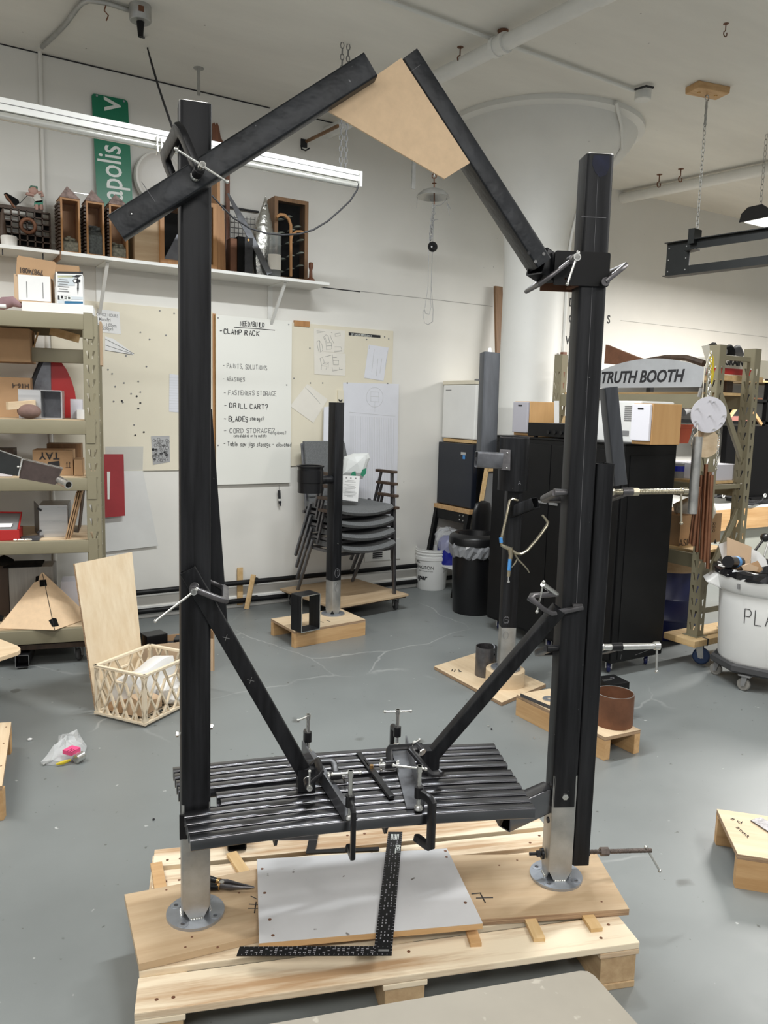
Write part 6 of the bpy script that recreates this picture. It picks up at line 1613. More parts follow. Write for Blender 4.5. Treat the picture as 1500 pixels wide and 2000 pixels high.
# pieces on the wall shelves
zsA, zsB = zsv
q0, q1 = aty(1415, 815, SYb+.1), aty(1462, 815, SYb+.1)
single(MB().bbox(q0[0], q1[0], SYb+.05, SYb+.3, zsB, zsB+.05), 'pink_folder', mat('dusty_pink', (.40, .17, .14), .7), 'dusty pink folder lying on the lower black shelf', 'folder')
q = aty(1435, 800, SYb+.2)
single(MB().bbox(aty(1423, 800, SYb+.2)[0], aty(1446, 800, SYb+.2)[0], SYb+.31, SYb+.4, zsB, aty(1435, 792, SYb+.2)[2]), 'dark_box', m_blackm, 'dark box at the back of the lower black shelf', 'box')
a, b = aty(1424, 816, SYb-.03), aty(1447, 784, SYb-.03)
d = nrm(b-a); single(MB().box((a+b)/2, .035, .02, np.linalg.norm(b-a), (nrm(np.cross(V(0, 1, 0), d)), V(0, 1, 0), d)), 'wood_stick', m_lath, 'pale stick leaning across the black shelves', 'stick')
a, b = aty(1487, 829, SYb-.03), aty(1472, 806, SYb-.03); d = nrm(b-a)
single(MB().box((a+b)/2, .035, .02, np.linalg.norm(b-a), (nrm(np.cross(V(0, 1, 0), d)), V(0, 1, 0), d)), 'wood_stick', m_lumber, 'amber stick leaning at the right end of black shelves', 'stick')
q = aty(1340, 785, SYb+.05)
t = thing('paper_roll', 'grey rolled sheet lying on the black shelf behind the near speaker', 'roll', q)
MB().tube([aty(1333, 805, SYb+.1), aty(1345, 798, SYb+.1), aty(1357, 794, SYb+.1)], .045, 12).build('roll', m_grey, t, smooth=50)
q0, q1 = aty(1418, 768, SYb+.05), aty(1470, 768, SYb+.05)
single(MB().bbox(q0[0], q1[0], SYb+.05, SYb+.35, zsA, zsA+.06), 'dark_case', m_blackm, 'flat dark case lying on the upper black shelf', 'case')
a = aty(1470, 776, SYb-.0); single(MB().bbox(a[0], a[0]+.18, SYb-.0, SYb+.1, zsA, zsA+.018), 'red_strip', m_rust, 'thin red brown strip on the upper black shelf', 'strip')

# ------------------------------------------------------------------ white bin marked in marker pen, on its round dolly
bc = V(4.39, 2.74, 0)
zdk = .145
t = thing('bin_dolly', 'round dark grey dolly with casters under the white bin', 'dolly', bc)
n = 24
MB().lathe([(.001, zdk-.045), (.265, zdk-.045), (.285, zdk-.03), (.285, zdk), (.27, zdk+.012), (.255, zdk+.0), (.001, zdk)], bc, 8).build('deck', m_rubber, t)
for k in range(5):
    a = 2*math.pi*k/5+R(-165)
    caster(t, bc+V(math.cos(a), math.sin(a), 0)*.235+Z3*(zdk-.046), zdk-.046, R(100), m_wheelg, m_grey)
zbt = zrow(bc, 1108)
t = thing('white_bin', 'big round white plastic bin with hand lettering on a dolly', 'bin', bc+Z3*zdk)
rb0, rb1 = .245, .272
brr = lambda z: rb0+(rb1-rb0)*(z-zdk)/(zbt-zdk)
MB().lathe([(.001, zdk+.002), (rb0-.01, zdk+.002), (rb0, zdk+.02), (brr(zbt-.14), zbt-.14), (brr(zbt-.14)+.012, zbt-.135), (rb1+.02, zbt-.12), (rb1+.035, zbt-.03), (rb1+.02, zbt), (rb1, zbt), (rb1-.012, zbt-.02), (rb0-.02, zdk+.03), (.001, zdk+.03)], bc, 56).build('body', m_wplast, t, smooth=35)
hd_ = nrm(atd(1392, 1130, np.dot(bc-CAM, FWD))*V(1, 1, 0)-bc*V(1, 1, 0)); hs_ = V(-hd_[1], hd_[0], 0)
hm = MB(); c0 = bc+hd_*(rb1+.01)
hm.hexa([c0-hs_*.09+Z3*(zbt-.13), c0+hs_*.09+Z3*(zbt-.13), c0+hs_*.08-hd_*.06+Z3*(zbt-.16), c0-hs_*.08-hd_*.06+Z3*(zbt-.16), c0-hs_*.09+hd_*.075+Z3*(zbt-.10), c0+hs_*.09+hd_*.075+Z3*(zbt-.10), c0+hs_*.08+Z3*(zbt-.04), c0-hs_*.08+Z3*(zbt-.04)])
hm.build('grip_handle', m_wplast, t, bev=.01)
rb = random.Random(2); n = 60
MB().rings([[bc+V(math.cos(2*math.pi*i/n), math.sin(2*math.pi*i/n), 0)*(r_+rb.uniform(-.006, .008))+Z3*(z+rb.uniform(-.008, .008)) for i in range(n)] for r_, z in ((rb1+.033, zbt-.045), (rb1+.039, zbt-.035), (rb1+.036, zbt-.008), (rb1+.02, zbt+.004), (rb1-.02, zbt-.005), (rb1-.05, zbt-.08))], True, False, False).build('bag_liner', m_bbag, t)
MB().lathe([(.001, zbt-.09), (rb1-.03, zbt-.10)], bc, 30).build('bag_bottom', m_blackm, t)
# marker word bent around the bin
mk = MB(); word = 'PLASTIC'; az0 = None
zt0 = zrow(bc-nrm(bc*V(1, 1, 0))*rb0, 1223)
zz0 = zt0
hcap_ = .088; k_ = hcap_/6
start = atd(1452, 1222, np.dot(bc-CAM, FWD)-.22)
a_st = math.atan2(start[1]-bc[1], start[0]-bc[0])
x = 0; rj = random.Random(12)
for chr_ in word:
    w = 0
    for st in STROKE[chr_].split('|'):
        q = [tuple(map(float, p.split(','))) for p in st.split()]; w = max(w, max(p[0] for p in q))
        # subdivide long strokes so they follow the curve
        pts = []
        for i in range(len(q)-1):
            for s_ in range(3): pts.append((q[i][0]+(q[i+1][0]-q[i][0])*s_/3, q[i][1]+(q[i+1][1]-q[i][1])*s_/3))
        pts.append(q[-1])
        mk.tube([bc+V(math.cos(a_st+((x+p[0]*.6)*k_)/brr(zz0)), math.sin(a_st+((x+p[0]*.6)*k_)/brr(zz0)), 0)*(brr(zz0+p[1]*k_)+.001)+Z3*(zz0+p[1]*k_+x*.0004) for p in pts], .0022, 5)
    x += w*.6+1.5
mk.build('marker_word', m_ink, t)
MB().box(bc+V(math.cos(a_st-.1), math.sin(a_st-.1), 0)*(rb1+.031)+Z3*(zbt-.085), .012, .012, .03).build('moulded_tab', m_grey, t)
# rubbish in the bin
Dk = np.dot(bc-CAM, FWD)
def fp(pts, D): return [atd(x, y, D) for x, y in pts]
t = thing('scrap_card', 'flat piece of brown cardboard sticking up from the white bin', 'cardboard', atd(1440, 1095, Dk))
MB().poly(fp([(1420, 1049), (1468, 1068), (1466, 1102), (1420, 1105)], Dk), FWD*.004).build('sheet', m_cardp, t)
t = thing('scrap_paper', 'crumpled white paper sheet behind cardboard in the bin', 'paper', atd(1480, 1090, Dk))
MB().poly(fp([(1403, 1063), (1421, 1057), (1421, 1100), (1413, 1100)], Dk+.03), FWD*.002).build('sheet', m_paper, t)
MB().poly(fp([(1468, 1072), (1482, 1078), (1496, 1092), (1500, 1105), (1466, 1112)], Dk+.03), FWD*.002).build('sheet', m_paper, t)
t = thing('scrap_can', 'black can with blue label lying in the bin', 'can', atd(1428, 1098, Dk-.1))
MB().cyl(atd(1422, 1097, Dk-.20), atd(1444, 1098, Dk-.06), .035, seg=20).build('can', m_blackp, t, smooth=40)
MB().cyl(atd(1433, 1097.5, Dk-.13), atd(1438, 1097.7, Dk-.10), .0358, seg=20).build('blue_label', m_bluetape, t, smooth=40)
t = thing('scrap_carton', 'torn brown carton pieces lying on top in the bin', 'cardboard', atd(1470, 1105, Dk-.1))
MB().poly(fp([(1430, 1108), (1462, 1102), (1480, 1095), (1490, 1112), (1484, 1118), (1460, 1114)], Dk-.12), FWD*.03+Z3*-.02).build('flap', m_card, t)
MB().poly(fp([(1448, 1106), (1464, 1101), (1482, 1108), (1478, 1116), (1452, 1114)], Dk-.15), FWD*.02).build('flap', m_cardp, t)
# black crank wheel by the bench
q = aty(1494, 1050, 4.6)
t = thing('cart_handle', 'black round knob with wire legs beside the workbench', 'hand cart', (q[0], 4.6, 0))
MB().ball(q, .045, 16, 10).build('knob', m_blackp, t, smooth=60)
MB().tube([q, aty(1475, 1075, 4.6), (aty(1475, 1075, 4.6)[0]-.25, 4.6, .0)], .012, 8).build('strut', m_black, t)
MB().tube([q-V(0, .05, 0), aty(1493, 1085, 4.55), V(q[0], 4.55, 0)], .010, 8).build('strut', m_galv, t)
# wall lettering glimpsed behind the right post
for (txt, x, y) in (('D', 1111, 598), ('G', 1110, 630), ('S', 1185, 631), ('W', 1104, 672)):
    text_obj(txt, aty(x, y, YW-.001), V(1, 0, 0), Z3, .115, m_ink, wb, 'wall_lettering', .0006, .002, 0, .9)
# ------------------------------------------------------------------ olive rack on the left, turned a little from the wall
RA = R(-13.5)
lxv, lyv = rot2(RA)            # lxv along the beams, lyv to the back of the rack
FRc = atd(193, 800, 4.62)*V(1, 1, 0)          # outer front corner of the right upright
LP = lambda a, b, z: FRc+lxv*a+lyv*b+Z3*z
def lrow(a, b, y): return zrow(LP(a, b, 0), y)
ztr = lrow(-.04, 0, 617)
t = thing('shelving_rack', 'tall olive steel rack on the left crowded with boxes', 'rack', LP(-.6, .3, 0), RA)
RDEP = .62; RW = 2.0
for (a, b) in ((-.039, .035), (-.039, RDEP-.035), (-RW+.039, .035), (-RW+.039, RDEP-.035)):
    upright_mesh(MB(), LP(a, b, 0), 0.0, ztr, -lyv, lxv, d=.07, holes=(a > -1)).build('upright', m_olive, t)
lsz = [lrow(-.3, 0, y) for y in (609, 820, 934, 1057, 1229)]
bh = [.088, .082, .075, .075, .085]
for z, h in zip(lsz, bh):
    for b in (.0, RDEP-.03):
        MB().rtube(LP(-RW+.05, b+.012, z-h/2), LP(-.07, b+.012, z-h/2), .035, h, Z3, .002, .004, (False, False)).build('shelf_beam', m_olive, t, smooth=35)
    for a in (-.062,):
        MB().box(LP(a+.014, -.004, z-h/2-.02), .05, .006, h+.06, (lxv, lyv, Z3)).build('beam_connector', m_olive, t)
    MB().box(LP(-RW/2, RDEP/2, z-.006), RW-.09, RDEP-.06, .018, (lxv, lyv, Z3)).build('shelf_board', m_ply, t)
    sl_ = MB()
for k, (b0, b1) in enumerate(((.2, .55), (.75, 1.1), (1.3, 1.7))):
    MB().rtube(LP(-.04, .06, b0), LP(-.04, RDEP-.06, b1), .02, .03, Z3, .002).build('side_brace', m_olive, t)
def lbox(lab, a0, a1, b0, b1, z0, z1, m=None, name='cardboard_box', cat='box', bev=.002, rz=0.0):
    X, Y = rot2(RA+rz)
    tt = thing(name, lab, cat, LP((a0+a1)/2, (b0+b1)/2, z0), RA+rz)
    MB().box(LP((a0+a1)/2, (b0+b1)/2, (z0+z1)/2), a1-a0, b1-b0, z1-z0, (X, Y, Z3)).build('carton', m or m_card, tt, bev=bev)
    return tt, X, Y
def lpx(x, y, b): return atpl(x, y, LP(0, b, 0), lyv)
def lab_(x, y, b):
    p = lpx(x, y, b)-FRc; return np.dot(p, lxv), p[2]
# top shelf
z0 = lsz[0]+.004
a0, _ = lab_(42, 590, .04); a1, _ = lab_(182, 598, .04)
zt1 = lab_(110, 592, .03)[1]
t = thing('flat_carton', 'long flat white carton on top of left rack', 'box', LP((a0+a1)/2, .2, z0), RA)
MB().box(LP((a0+a1)/2, .19, (z0+zt1)/2), a1-a0, .30, zt1-z0, (lxv, lyv, Z3)).build('carton', m_paper, t, bev=.002)
a0, zA = lab_(32, 590, .06); a1, zB = lab_(104, 590, .06)
zb0 = zt1+.001; zt_ = lab_(60, 536, .06)[1]
t = thing('open_carton', 'open carton with white label and raised brown flap on left rack top', 'box', LP((a0+a1)/2, .2, zb0), RA)
MB().box(LP((a0+a1)/2-.012, .20, (zb0+zt_)/2), a1-a0, .24, zt_-zb0, (lxv, lyv, Z3)).build('carton', m_cardp, t, bev=.002)
MB().box(LP((a0+a1)/2-.002, .0785, (zb0+zt_)/2+.004), a1-a0-.025, .002, zt_-zb0-.012, (lxv, lyv, Z3)).build('white_label', m_paper, t)
mk = MB()
for k in (.28, .72): mk.box(LP(a0+(a1-a0)*k, .077, zb0+.07), .004, .001, .09, (lxv, lyv, Z3))
mk.box(LP(a0+(a1-a0)*.42, .077, zb0+.16), .003, .001, .014, (lxv, lyv, Z3)); mk.build('label_print', m_inkg, t)
fp_ = [lpx(*q, .08) for q in ((31, 539), (105, 545), (110, 514), (106, 511), (36, 499), (33, 503))]
MB().poly(fp_, lyv*.004).build('flap', m_card, t)
text_obj('79874081', lpx(84, 528, .078), -lxv*1.0+Z3*.06, -Z3, .042, m_darkw, t, 'lettering', .0004, .0008, 0, .75)
a0, _ = lab_(110, 590, .05); a1, _ = lab_(162, 590, .05); zl0 = zt1+.001; zl1 = lab_(135, 532, .05)[1]
t = thing('lamp_carton', 'retail carton picturing a black garden spotlight on left rack top', 'box', LP((a0+a1)/2, .13, zl0), RA)
MB().box(LP((a0+a1)/2, .14, (zl0+zl1)/2), a1-a0, .16, zl1-zl0, (lxv, lyv, Z3)).build('carton', m_paper, t, bev=.002)
fF = lambda x, y: lpx(x, y, .058)
def fpl(pts, m, nm, o=.0012): return MB().poly([lpx(x, y, .0595-o) for x, y in pts], lyv*.0008).build(nm, m, t)
fpl([(112, 530), (162, 531), (162, 535), (112, 534)], m_ink, 'dark_band')
m_plb = mat('pale_label_grey', (.55, .60, .63), .6)
fpl([(113, 537), (146, 537), (146, 558), (113, 558)], m_plb, 'tinted_panel')
fpl([(113, 538), (143, 538), (143, 542), (113, 542)], mat('pale_label_yellow', (.72, .72, .45), .6), 'yellow_band')
fpl([(113, 577), (137, 578), (137, 586), (113, 585)], m_ink, 'black_label')
fpl([(138, 579), (162, 580), (162, 585), (138, 585)], m_plb, 'grey_label')
fpl([(113, 587), (125, 587), (125, 592), (113, 592)], m_plb, 'pale_label'); fpl([(126, 588), (162, 589), (162, 593), (126, 593)], mat('teal_label', (.02, .13, .25), .5), 'blue_label')
text_obj('LED', lpx(116, 584.5, .0575), lxv, Z3, .030, m_signw, t, 'lettering', .0003, .001, 0, 1.3)
fpl([(140, 541), (149, 537), (160, 537), (153, 542)], m_ink, 'pictured_panel')
sp = MB(); sp.poly([lpx(147+5*math.cos(a), 548.5+4.5*math.sin(a), .0582) for a in np.linspace(0, 6.28, 13)[:-1]], lyv*.0006)
for pl2 in ([(150, 543), (153, 543), (153, 548), (150, 548)], [(150, 545), (157, 546), (157, 551), (150, 553)], [(151, 553), (154, 553), (153.5, 562), (151, 562)], [(150.5, 562), (154, 562), (152.2, 575)]): sp.poly([lpx(x, y, .0582) for x, y in pl2], lyv*.0006)
sp.build('pictured_lamp', m_ink, t)
MB().poly([lpx(146.5+3*math.cos(a), 548.5+3*math.sin(a), .0572) for a in np.linspace(0, 6.28, 11)[:-1]], lyv*.0005).build('pictured_lens', m_paper, t)
pr__ = MB()
for k in range(6): pr__.box(lpx(124, 546+4.6*k, .0574), .06 if k % 2 else .045, .0005, .004, (lxv, lyv, Z3))
pr__.build('print_lines', m_inkg, t)
lbox('brown carton behind the spotlight carton on left rack top', a0-.02, a1-.03, .30, .50, lsz[0]+.004, lab_(130, 518, .30)[1])
q = lpx(20, 594, .06)
single(MB().tube([lpx(-6, 600, .06), lpx(8, 592, .08), lpx(26, 589, .08), lpx(42, 598, .06)], [.02, .035, .03, .012], 8, flat=.6), 'mauve_cloth', mat('mauve_cloth', (.27, .17, .18), .9, var=.15), 'crumpled mauve cloth at the left end of rack top', 'cloth', smooth=60)
q = lpx(4, 598, .02); single(MB().cyl(q-lxv*.02, q+lxv*.02, .012, seg=10), 'white_tube', m_white, 'small white tube lying on the rack top edge', 'tube')
# hung paper behind the connector: orange-brown edge at right
single(MB().box(LP(.012, .30, ztr-.14), .012, .2, .26, (lxv, lyv, Z3)), 'cardboard_sheet', m_cardp, 'brown cardboard sheet tucked by the upper right rack upright', 'cardboard')
# second shelf space (under top): box, leaning frame
z2 = lsz[1]+.004
lbox('big brown carton high behind the second beam of left rack', lab_(-20, 660, .3)[0], lab_(59, 660, .3)[0], .28, .56, lab_(20, 690, .3)[1]-.05, lab_(20, 641, .3)[1])
0 and single(MB().box(LP(lab_(30, 700, .3)[0]-.2, RDEP/2, lab_(20, 690, .3)[1]-.06), 1.5, RDEP-.05, .016, (lxv, lyv, Z3)), 'inner_shelf', m_plyt, 'thin plywood shelf carried by the back beam of left rack', 'shelf')
MBs = lpx(0, 0, 0) if False else None
zz_ = lab_(80, 676, .33)
tt = thing('rack_crossbar', 'olive crossbar with a wooden board under the top shelf of left rack', 'beam', LP(-.9, .35, zz_[1]), RA)
MB().rtube(LP(-RW+.05, .36, lab_(80, 693, .34)[1]), LP(-.085, .36, lab_(80, 693, .34)[1]), .035, .085, Z3, .002, .004, (False, False)).build('beam', m_olive, tt, smooth=35)
a_, b_ = lpx(64, 676, .36), lpx(76, 648, .36)
single(MB().hexa([lpx(65, 676, .40), lpx(68, 676, .40), lpx(68, 676, .5), lpx(65, 676, .5), lpx(73, 648, .40), lpx(77, 648, .40), lpx(77, 648, .5), lpx(73, 648, .5)]), 'wood_strip', m_lath, 'pale wood strip leaning beside the high brown carton', 'wood strip')
a_, b_ = lpx(98, 646, .5), lpx(155, 662, .5); d = nrm(b_-a_)
single(MB().box((a_+b_)/2, np.linalg.norm(b_-a_), .03, .05, (d, lyv, nrm(np.cross(d, lyv)))), 'wood_batten', m_lath, 'slanting wood batten under the rack top shelf', 'wood strip')
# shelf 2 contents
q0, q1 = lab_(-30, 820, .3)[0], lab_(61, 820, .3)[0]
t, X_, Y_ = lbox('brown carton with H16-4 marked upside down on left rack', q0, q1, .32, .58, z2, lab_(30, 737, .3)[1])
text_obj('H16-4', lpx(57, 750, .318), -lxv, -Z3, .038, m_darkw, t, 'lettering', .0004, .001)
t = thing('red_dome', 'big dark red arched panel leaning inside the left rack', 'panel', LP(-.32, .45, z2), RA)
arc_ = [(62, 815), (62, 770), (64, 745), (70, 727), (78, 708)]
ar2 = [(120, 708), (130, 722), (139, 742), (146, 765), (149, 790), (149, 816)]
MB().poly([lpx(x, y, .44) for x, y in [(62, 817), (61, 770), (65, 745), (72, 724), (82, 707)]+ar2], lyv*.03).build('panel', m_redp, t)
MB().poly([lpx(x, y, .432) for x, y in [(64, 768), (70, 735), (80, 707), (99, 707), (100, 768)]], lyv*.006).build('grey_sheet', m_angle, t)
MB().tube([lpx(x, y, .435) for x, y in [(60, 775), (63, 750), (70, 730), (81, 706)]], .014, 6).build('dark_rim', m_ink, t)
q0, q1 = lab_(37, 816, .10)[0], lab_(79, 818, .10)[0]; q2 = lab_(122, 818, .10)[0]
zt_ = lab_(60, 761, .10)[1]
t = thing('square_tube_box', 'open square grey metal tube standing on second shelf of left rack', 'tube', LP((q0+q2)/2, .2, z2), RA)
w_ = q2-q1; h_ = zt_-z2
c_ = LP((q1+q2)/2, .10, z2+h_/2); rg = lambda p, pr: [p+lxv*x+Z3*y for x, y in pr]
o_ = rrect(w_, h_, .004, 1); i_ = rrect(w_-.012, h_-.012, .002, 1)
MB().rings([rg(c_, i_), rg(c_, o_), rg(c_+lyv*.2, o_), rg(c_+lyv*.2, i_), rg(c_, i_)], True, False, False).build('tube', m_alu, t)
MB().box(c_+lyv*.195, w_-.012, .004, h_-.012, (lxv, lyv, Z3)).build('back_plate', m_angle, t)
MB().box(LP((q0+q1)/2, .105, z2+h_/2), q1-q0, .012, h_, (lxv, lyv, Z3)).build('side_plate', m_alu, t)
q = lpx(57, 806, .06)
single(MB().ball(LP(lab_(57, 806, .05)[0], .05, z2+.042), .042, 24, 14, sc=(1.55, 1.1, 1), ax=(lxv, lyv, Z3)), 'round_stone', m_stone, 'smooth brown oval stone on second shelf of left rack', 'stone', smooth=70)
a_, b_ = LP(lab_(14, 793, .02)[0], .02, lab_(14, 793, .02)[1]), LP(lab_(66, 789, .06)[0], .09, lab_(66, 789, .06)[1])
d = nrm(b_-a_); single(MB().box((a_+b_)/2, np.linalg.norm(b_-a_), .04, .045, (d, nrm(np.cross(Z3, d)), Z3)), 'wood_block', m_ply, 'bright wood block resting on the stone in left rack', 'block', bev=.002)
t = thing('small_box', 'white and grey small box beside the red panel in left rack', 'box', LP(lab_(152, 810, .3)[0], .3, z2), RA)
c_ = lab_(150, 815, .3)[0]
MB().box(LP(c_, .32, z2+.06), .07, .05, .12, (lxv, lyv, Z3)).build('grey_box', m_lgrey, t)
MB().box(LP(c_+.025, .28, z2+.028), .045, .03, .056, (lxv, lyv, Z3)).build('white_box', m_paper, t)
# shelf 3 contents
z3 = lsz[2]+.004
t, X_, Y_ = lbox('taped brown carton with arrows on third shelf of left rack', lab_(64, 930, .12)[0], lab_(143, 930, .12)[0], .14, .36, z3, lab_(110, 880, .12)[1])
ar = MB()
for x in (130.5, 135.5):
    ar.box(lpx(x, 908, .138), .003, .0008, .03, (lxv, lyv, Z3)); ar.poly([lpx(x-1.8, 905, .138), lpx(x+1.8, 905, .138), lpx(x, 902, .138)], lyv*.0006)
ar.box(lpx(133, 913, .138), .03, .0008, .0025, (lxv, lyv, Z3)); ar.build('printed_arrows', m_darkw, t)
text_obj('TAY', lpx(116, 884, .138), -lxv, -Z3, .06, m_ink, t, 'lettering', .0004, .001)
MB().poly([lpx(94, 903, .138), lpx(116, 900, .138), lpx(117, 912, .138), lpx(92, 912, .138)], lyv*.0006).build('dark_tape', m_ink, t)
lbox('lower brown carton by the right upright on third shelf', lab_(145, 930, .10)[0], lab_(162, 930, .10)[0], .10, .30, z3, lab_(150, 898, .10)[1])
lbox('dark brown carton behind the taped carton on third shelf', lab_(92, 900, .4)[0], lab_(159, 900, .4)[0], .40, .58, z3, lab_(120, 867, .4)[1], m_brownw)
lbox('dark box in the left corner of third shelf', lab_(-20, 930, .35)[0], lab_(26, 930, .35)[0], .38, .55, z3, lab_(10, 877, .35)[1], m_darkw)
lbox('grey block below the steel chute at the left edge', lab_(-10, 934, .06)[0], lab_(23, 934, .06)[0], .08, .2, z3, lab_(10, 916, .06)[1], m_lgrey)
# steel chute assembly nearer the camera
Dh = 3.9
t = thing('steel_chute', 'welded steel trough with cut pipe spout at the left edge', 'metalwork', atd(60, 920, Dh))
f = lambda x, y, o=0: atd(x, y, Dh+o)
MB().hexa([f(-40, 918, 0), f(36, 930, 0), f(36, 930, .10), f(-40, 918, .10), f(-40, 868, 0), f(40, 896, 0), f(40, 896, .10), f(-40, 868, .10)]).build('dark_trough', m_dsteel, t, bev=.002)
MB().hexa([f(37, 934, 0), f(108, 947, 0), f(110, 944, .10), f(37, 934, .10), f(45, 899, 0), f(120, 917, 0), f(123, 914, .10), f(45, 899, .10)]).build('rusty_trough', mat('rusty_dark_plate', (.075, .055, .05), .45, metal=.5, var=.25, scale=14), t)
MB().hexa([f(34.5, 930, -.006), f(37, 930, -.006), f(37, 930, .104), f(34.5, 930, .104), f(42, 896, -.006), f(45, 896, -.006), f(45, 896, .104), f(42, 896, .104)]).build('flange', m_bright, t)
MB().tube([f(-40, 866, -.002), f(42, 894.5, -.002)], .0035, 6).build('bright_edge', m_bright, t)
MB().tube([f(45, 897, -.002), f(122, 915, -.002)], .002, 6).build('bright_edge', m_bright, t)
MB().tube([f(45, 895, .10), f(123, 913.5, .10)], .002, 6).build('bright_edge', m_bright, t)
MB().ball(f(35.5, 912, -.012), .007, 8, 6).build('rivet', m_bright, t, smooth=60)
MB().pipe(f(112, 936, .03), f(134, 947, -.04), .021, .006, 20).build('pipe_spout', m_bright, t, smooth=50)
MB().cyl(f(110, 938, .03), f(113, 938, .03), .018, seg=10).build('weld_bead', m_alu, t)
MB().cyl(f(-60, 900, .05), V(*(f(-60, 900, .05)*V(1, 1, 0))), .03, seg=12).build('stand_leg', m_dsteel, t)
# shelf 4 contents
z4 = lsz[3]+.004
q0, q1 = lab_(77, 1044, .12)[0], lab_(133, 1043, .12)[0]; zt_ = lab_(100, 987, .12)[1]
t = thing('metal_box', 'bright aluminium box with black tape on fourth shelf of left rack', 'box', LP((q0+q1)/2, .25, z4), RA)
MB().box(LP((q0+q1)/2, .25, (z4+zt_)/2), q1-q0, .25, zt_-z4, (lxv, lyv, Z3)).build('box', m_alu, t, bev=.001)
MB().hexa([LP(q0-.001, .125, z4), LP(q0-.0, .126, z4), LP(q0-.05, .36, z4), LP(q0-.052, .36, z4), LP(q0-.001, .125, zt_), LP(q0-.0, .126, zt_), LP(q0-.05, .36, zt_+.0), LP(q0-.052, .36, zt_)]).build('dark_side', m_iron2, t)
for y in (995, 1038):
    q = lpx(77, y, .122); MB().box(q-lyv*.002, .028, .001, .012, (nrm(lxv*.8+Z3*(-.5 if y < 1000 else .5)), lyv, nrm(Z3*.8-lxv*(-.5 if y < 1000 else .5)))).build('tape', m_ink, t)
def corr(lab, pts, b, th):
    tt = thing('cardboard_pile', lab, 'cardboard', lpx(*pts[0], b), RA)
    n = 6
    p = [lpx(*q, b) for q in pts]
    for k in range(3):
        MB().poly([q+lxv*(.012*k)+lyv*.01*k for q in (p[0], p[0]+lxv*.008, p[1]+lxv*.008, p[1])], lyv*.24).build('sheet', m_card, tt)
    return tt
corr('leaning stack of torn corrugated cardboard sheets at the rack upright', [(126, 1054), (148, 963)], .03, .03)
single(MB().poly([lpx(150, 1056, .28), lpx(152, 1056, .28), lpx(164, 945, .28), lpx(160, 945, .28)], lyv*.26), 'dark_sheet', m_darkw, 'dark thin panel standing against the right upright inside rack', 'panel')
q0, q1 = lab_(-40, 1050, .03)[0], lab_(38, 1050, .03)[0]
t = thing('red_case', 'red plastic organiser with grey lid on fourth shelf of left rack', 'case', LP((q0+q1)/2, .12, z4), RA)
zr_ = lab_(10, 1035, .03)[1]
MB().box(LP((q0+q1)/2, .11, (z4+zr_)/2), q1-q0, .16, zr_-z4, (lxv, lyv, Z3)).build('tray', m_redp, t, bev=.004)
lid_ = [LP(q0+.01, .035, zr_), LP(q1-.012, .035, zr_), LP(q1-.012, .19, zr_+.075), LP(q0+.01, .19, zr_+.075)]
MB().poly(lid_, lyv*.012).build('grey_lid', m_grey, t)
MB().tube([LP(q1-.004, .03, zr_), LP(q1-.004, .19, zr_+.08), LP(q0, .19, zr_+.085)], .006, 6).build('red_frame', m_redp, t)
lb = [LP(q1-.115, .028+.02, zr_+.012), LP(q1-.045, .028+.02, zr_+.012), LP(q1-.04, .058+.02, zr_+.03), LP(q1-.11, .058+.02, zr_+.03)]
MB().poly(lb, -lyv*.002+Z3*.002).build('white_label', m_paper, t)
a_, b_ = lpx(36, 1052, .04), lpx(60, 1040, .10)
d = nrm((b_-a_)*V(1, 1, 0)); L0 = LP(lab_(42, 1050, .06)[0], .07, z4+.008)
single(MB().box(L0+lxv*.05+lyv*.03, .13, .03, .012, (nrm(lxv+lyv*.5), nrm(lyv-lxv*.5), Z3)), 'hand_tool', m_iron2, 'dark flat scraper lying between red organiser and aluminium box', 'tool')
single(MB().box(LP(lab_(70, 1050, .05)[0], .07, z4+.002), .045, .11, .004, (lxv, lyv, Z3)), 'metal_plate', m_angle, 'small grey metal plate lying on fourth shelf of rack', 'plate')
sc_ = MB(); L0 = LP(lab_(26, 1053, .0)[0], .015, z4+.006)
for k in range(5): sc_.cyl(L0+lxv*.02*k, L0+lxv*(.02*k+.016)+lyv*.006*(k % 2), .005, seg=6)
single(sc_, 'loose_bolts', m_bright, 'few silver bolts on the shelf edge below red organiser', 'bolts')
# shelf 5: kraft pyramid, grey boxes
z5 = lsz[4]+.004
def wp(x, y, b): return lpx(x, y, b)
t = thing('kraft_pyramid', 'folded kraft pyramid model with black tape on bottom rack shelf', 'model', LP(-.45, .2, z5), RA)
apx = lpx(83, 1119, .26); bl_ = lpx(-4, 1222, .06); bm_ = lpx(107, 1228, -.05); br__ = lpx(176, 1196, .20)
bl_[2] = bm_[2] = br__[2] = z5+.003
bk_ = LP(-.35, .5, z5+.003)
def tri(a, b, c, nm): n_ = nrm(np.cross(b-a, c-a)); n_ = n_ if np.dot(n_, CAM-a) > 0 else -n_; return MB().poly([a, b, c], -n_*.004).build(nm, m_kraft, t)
tri(apx, bl_, bm_, 'front_face'); tri(apx, bm_, br__, 'side_face'); tri(apx, bl_, bk_, 'rear_face'); tri(apx, br__, bk_, 'rear_face')
nf = nrm(np.cross(bl_-apx, bm_-apx)); nf = nf if np.dot(nf, CAM-apx) > 0 else -nf
ns = nrm(np.cross(br__-apx, bm_-apx)); ns = ns if np.dot(ns, CAM-apx) > 0 else -ns
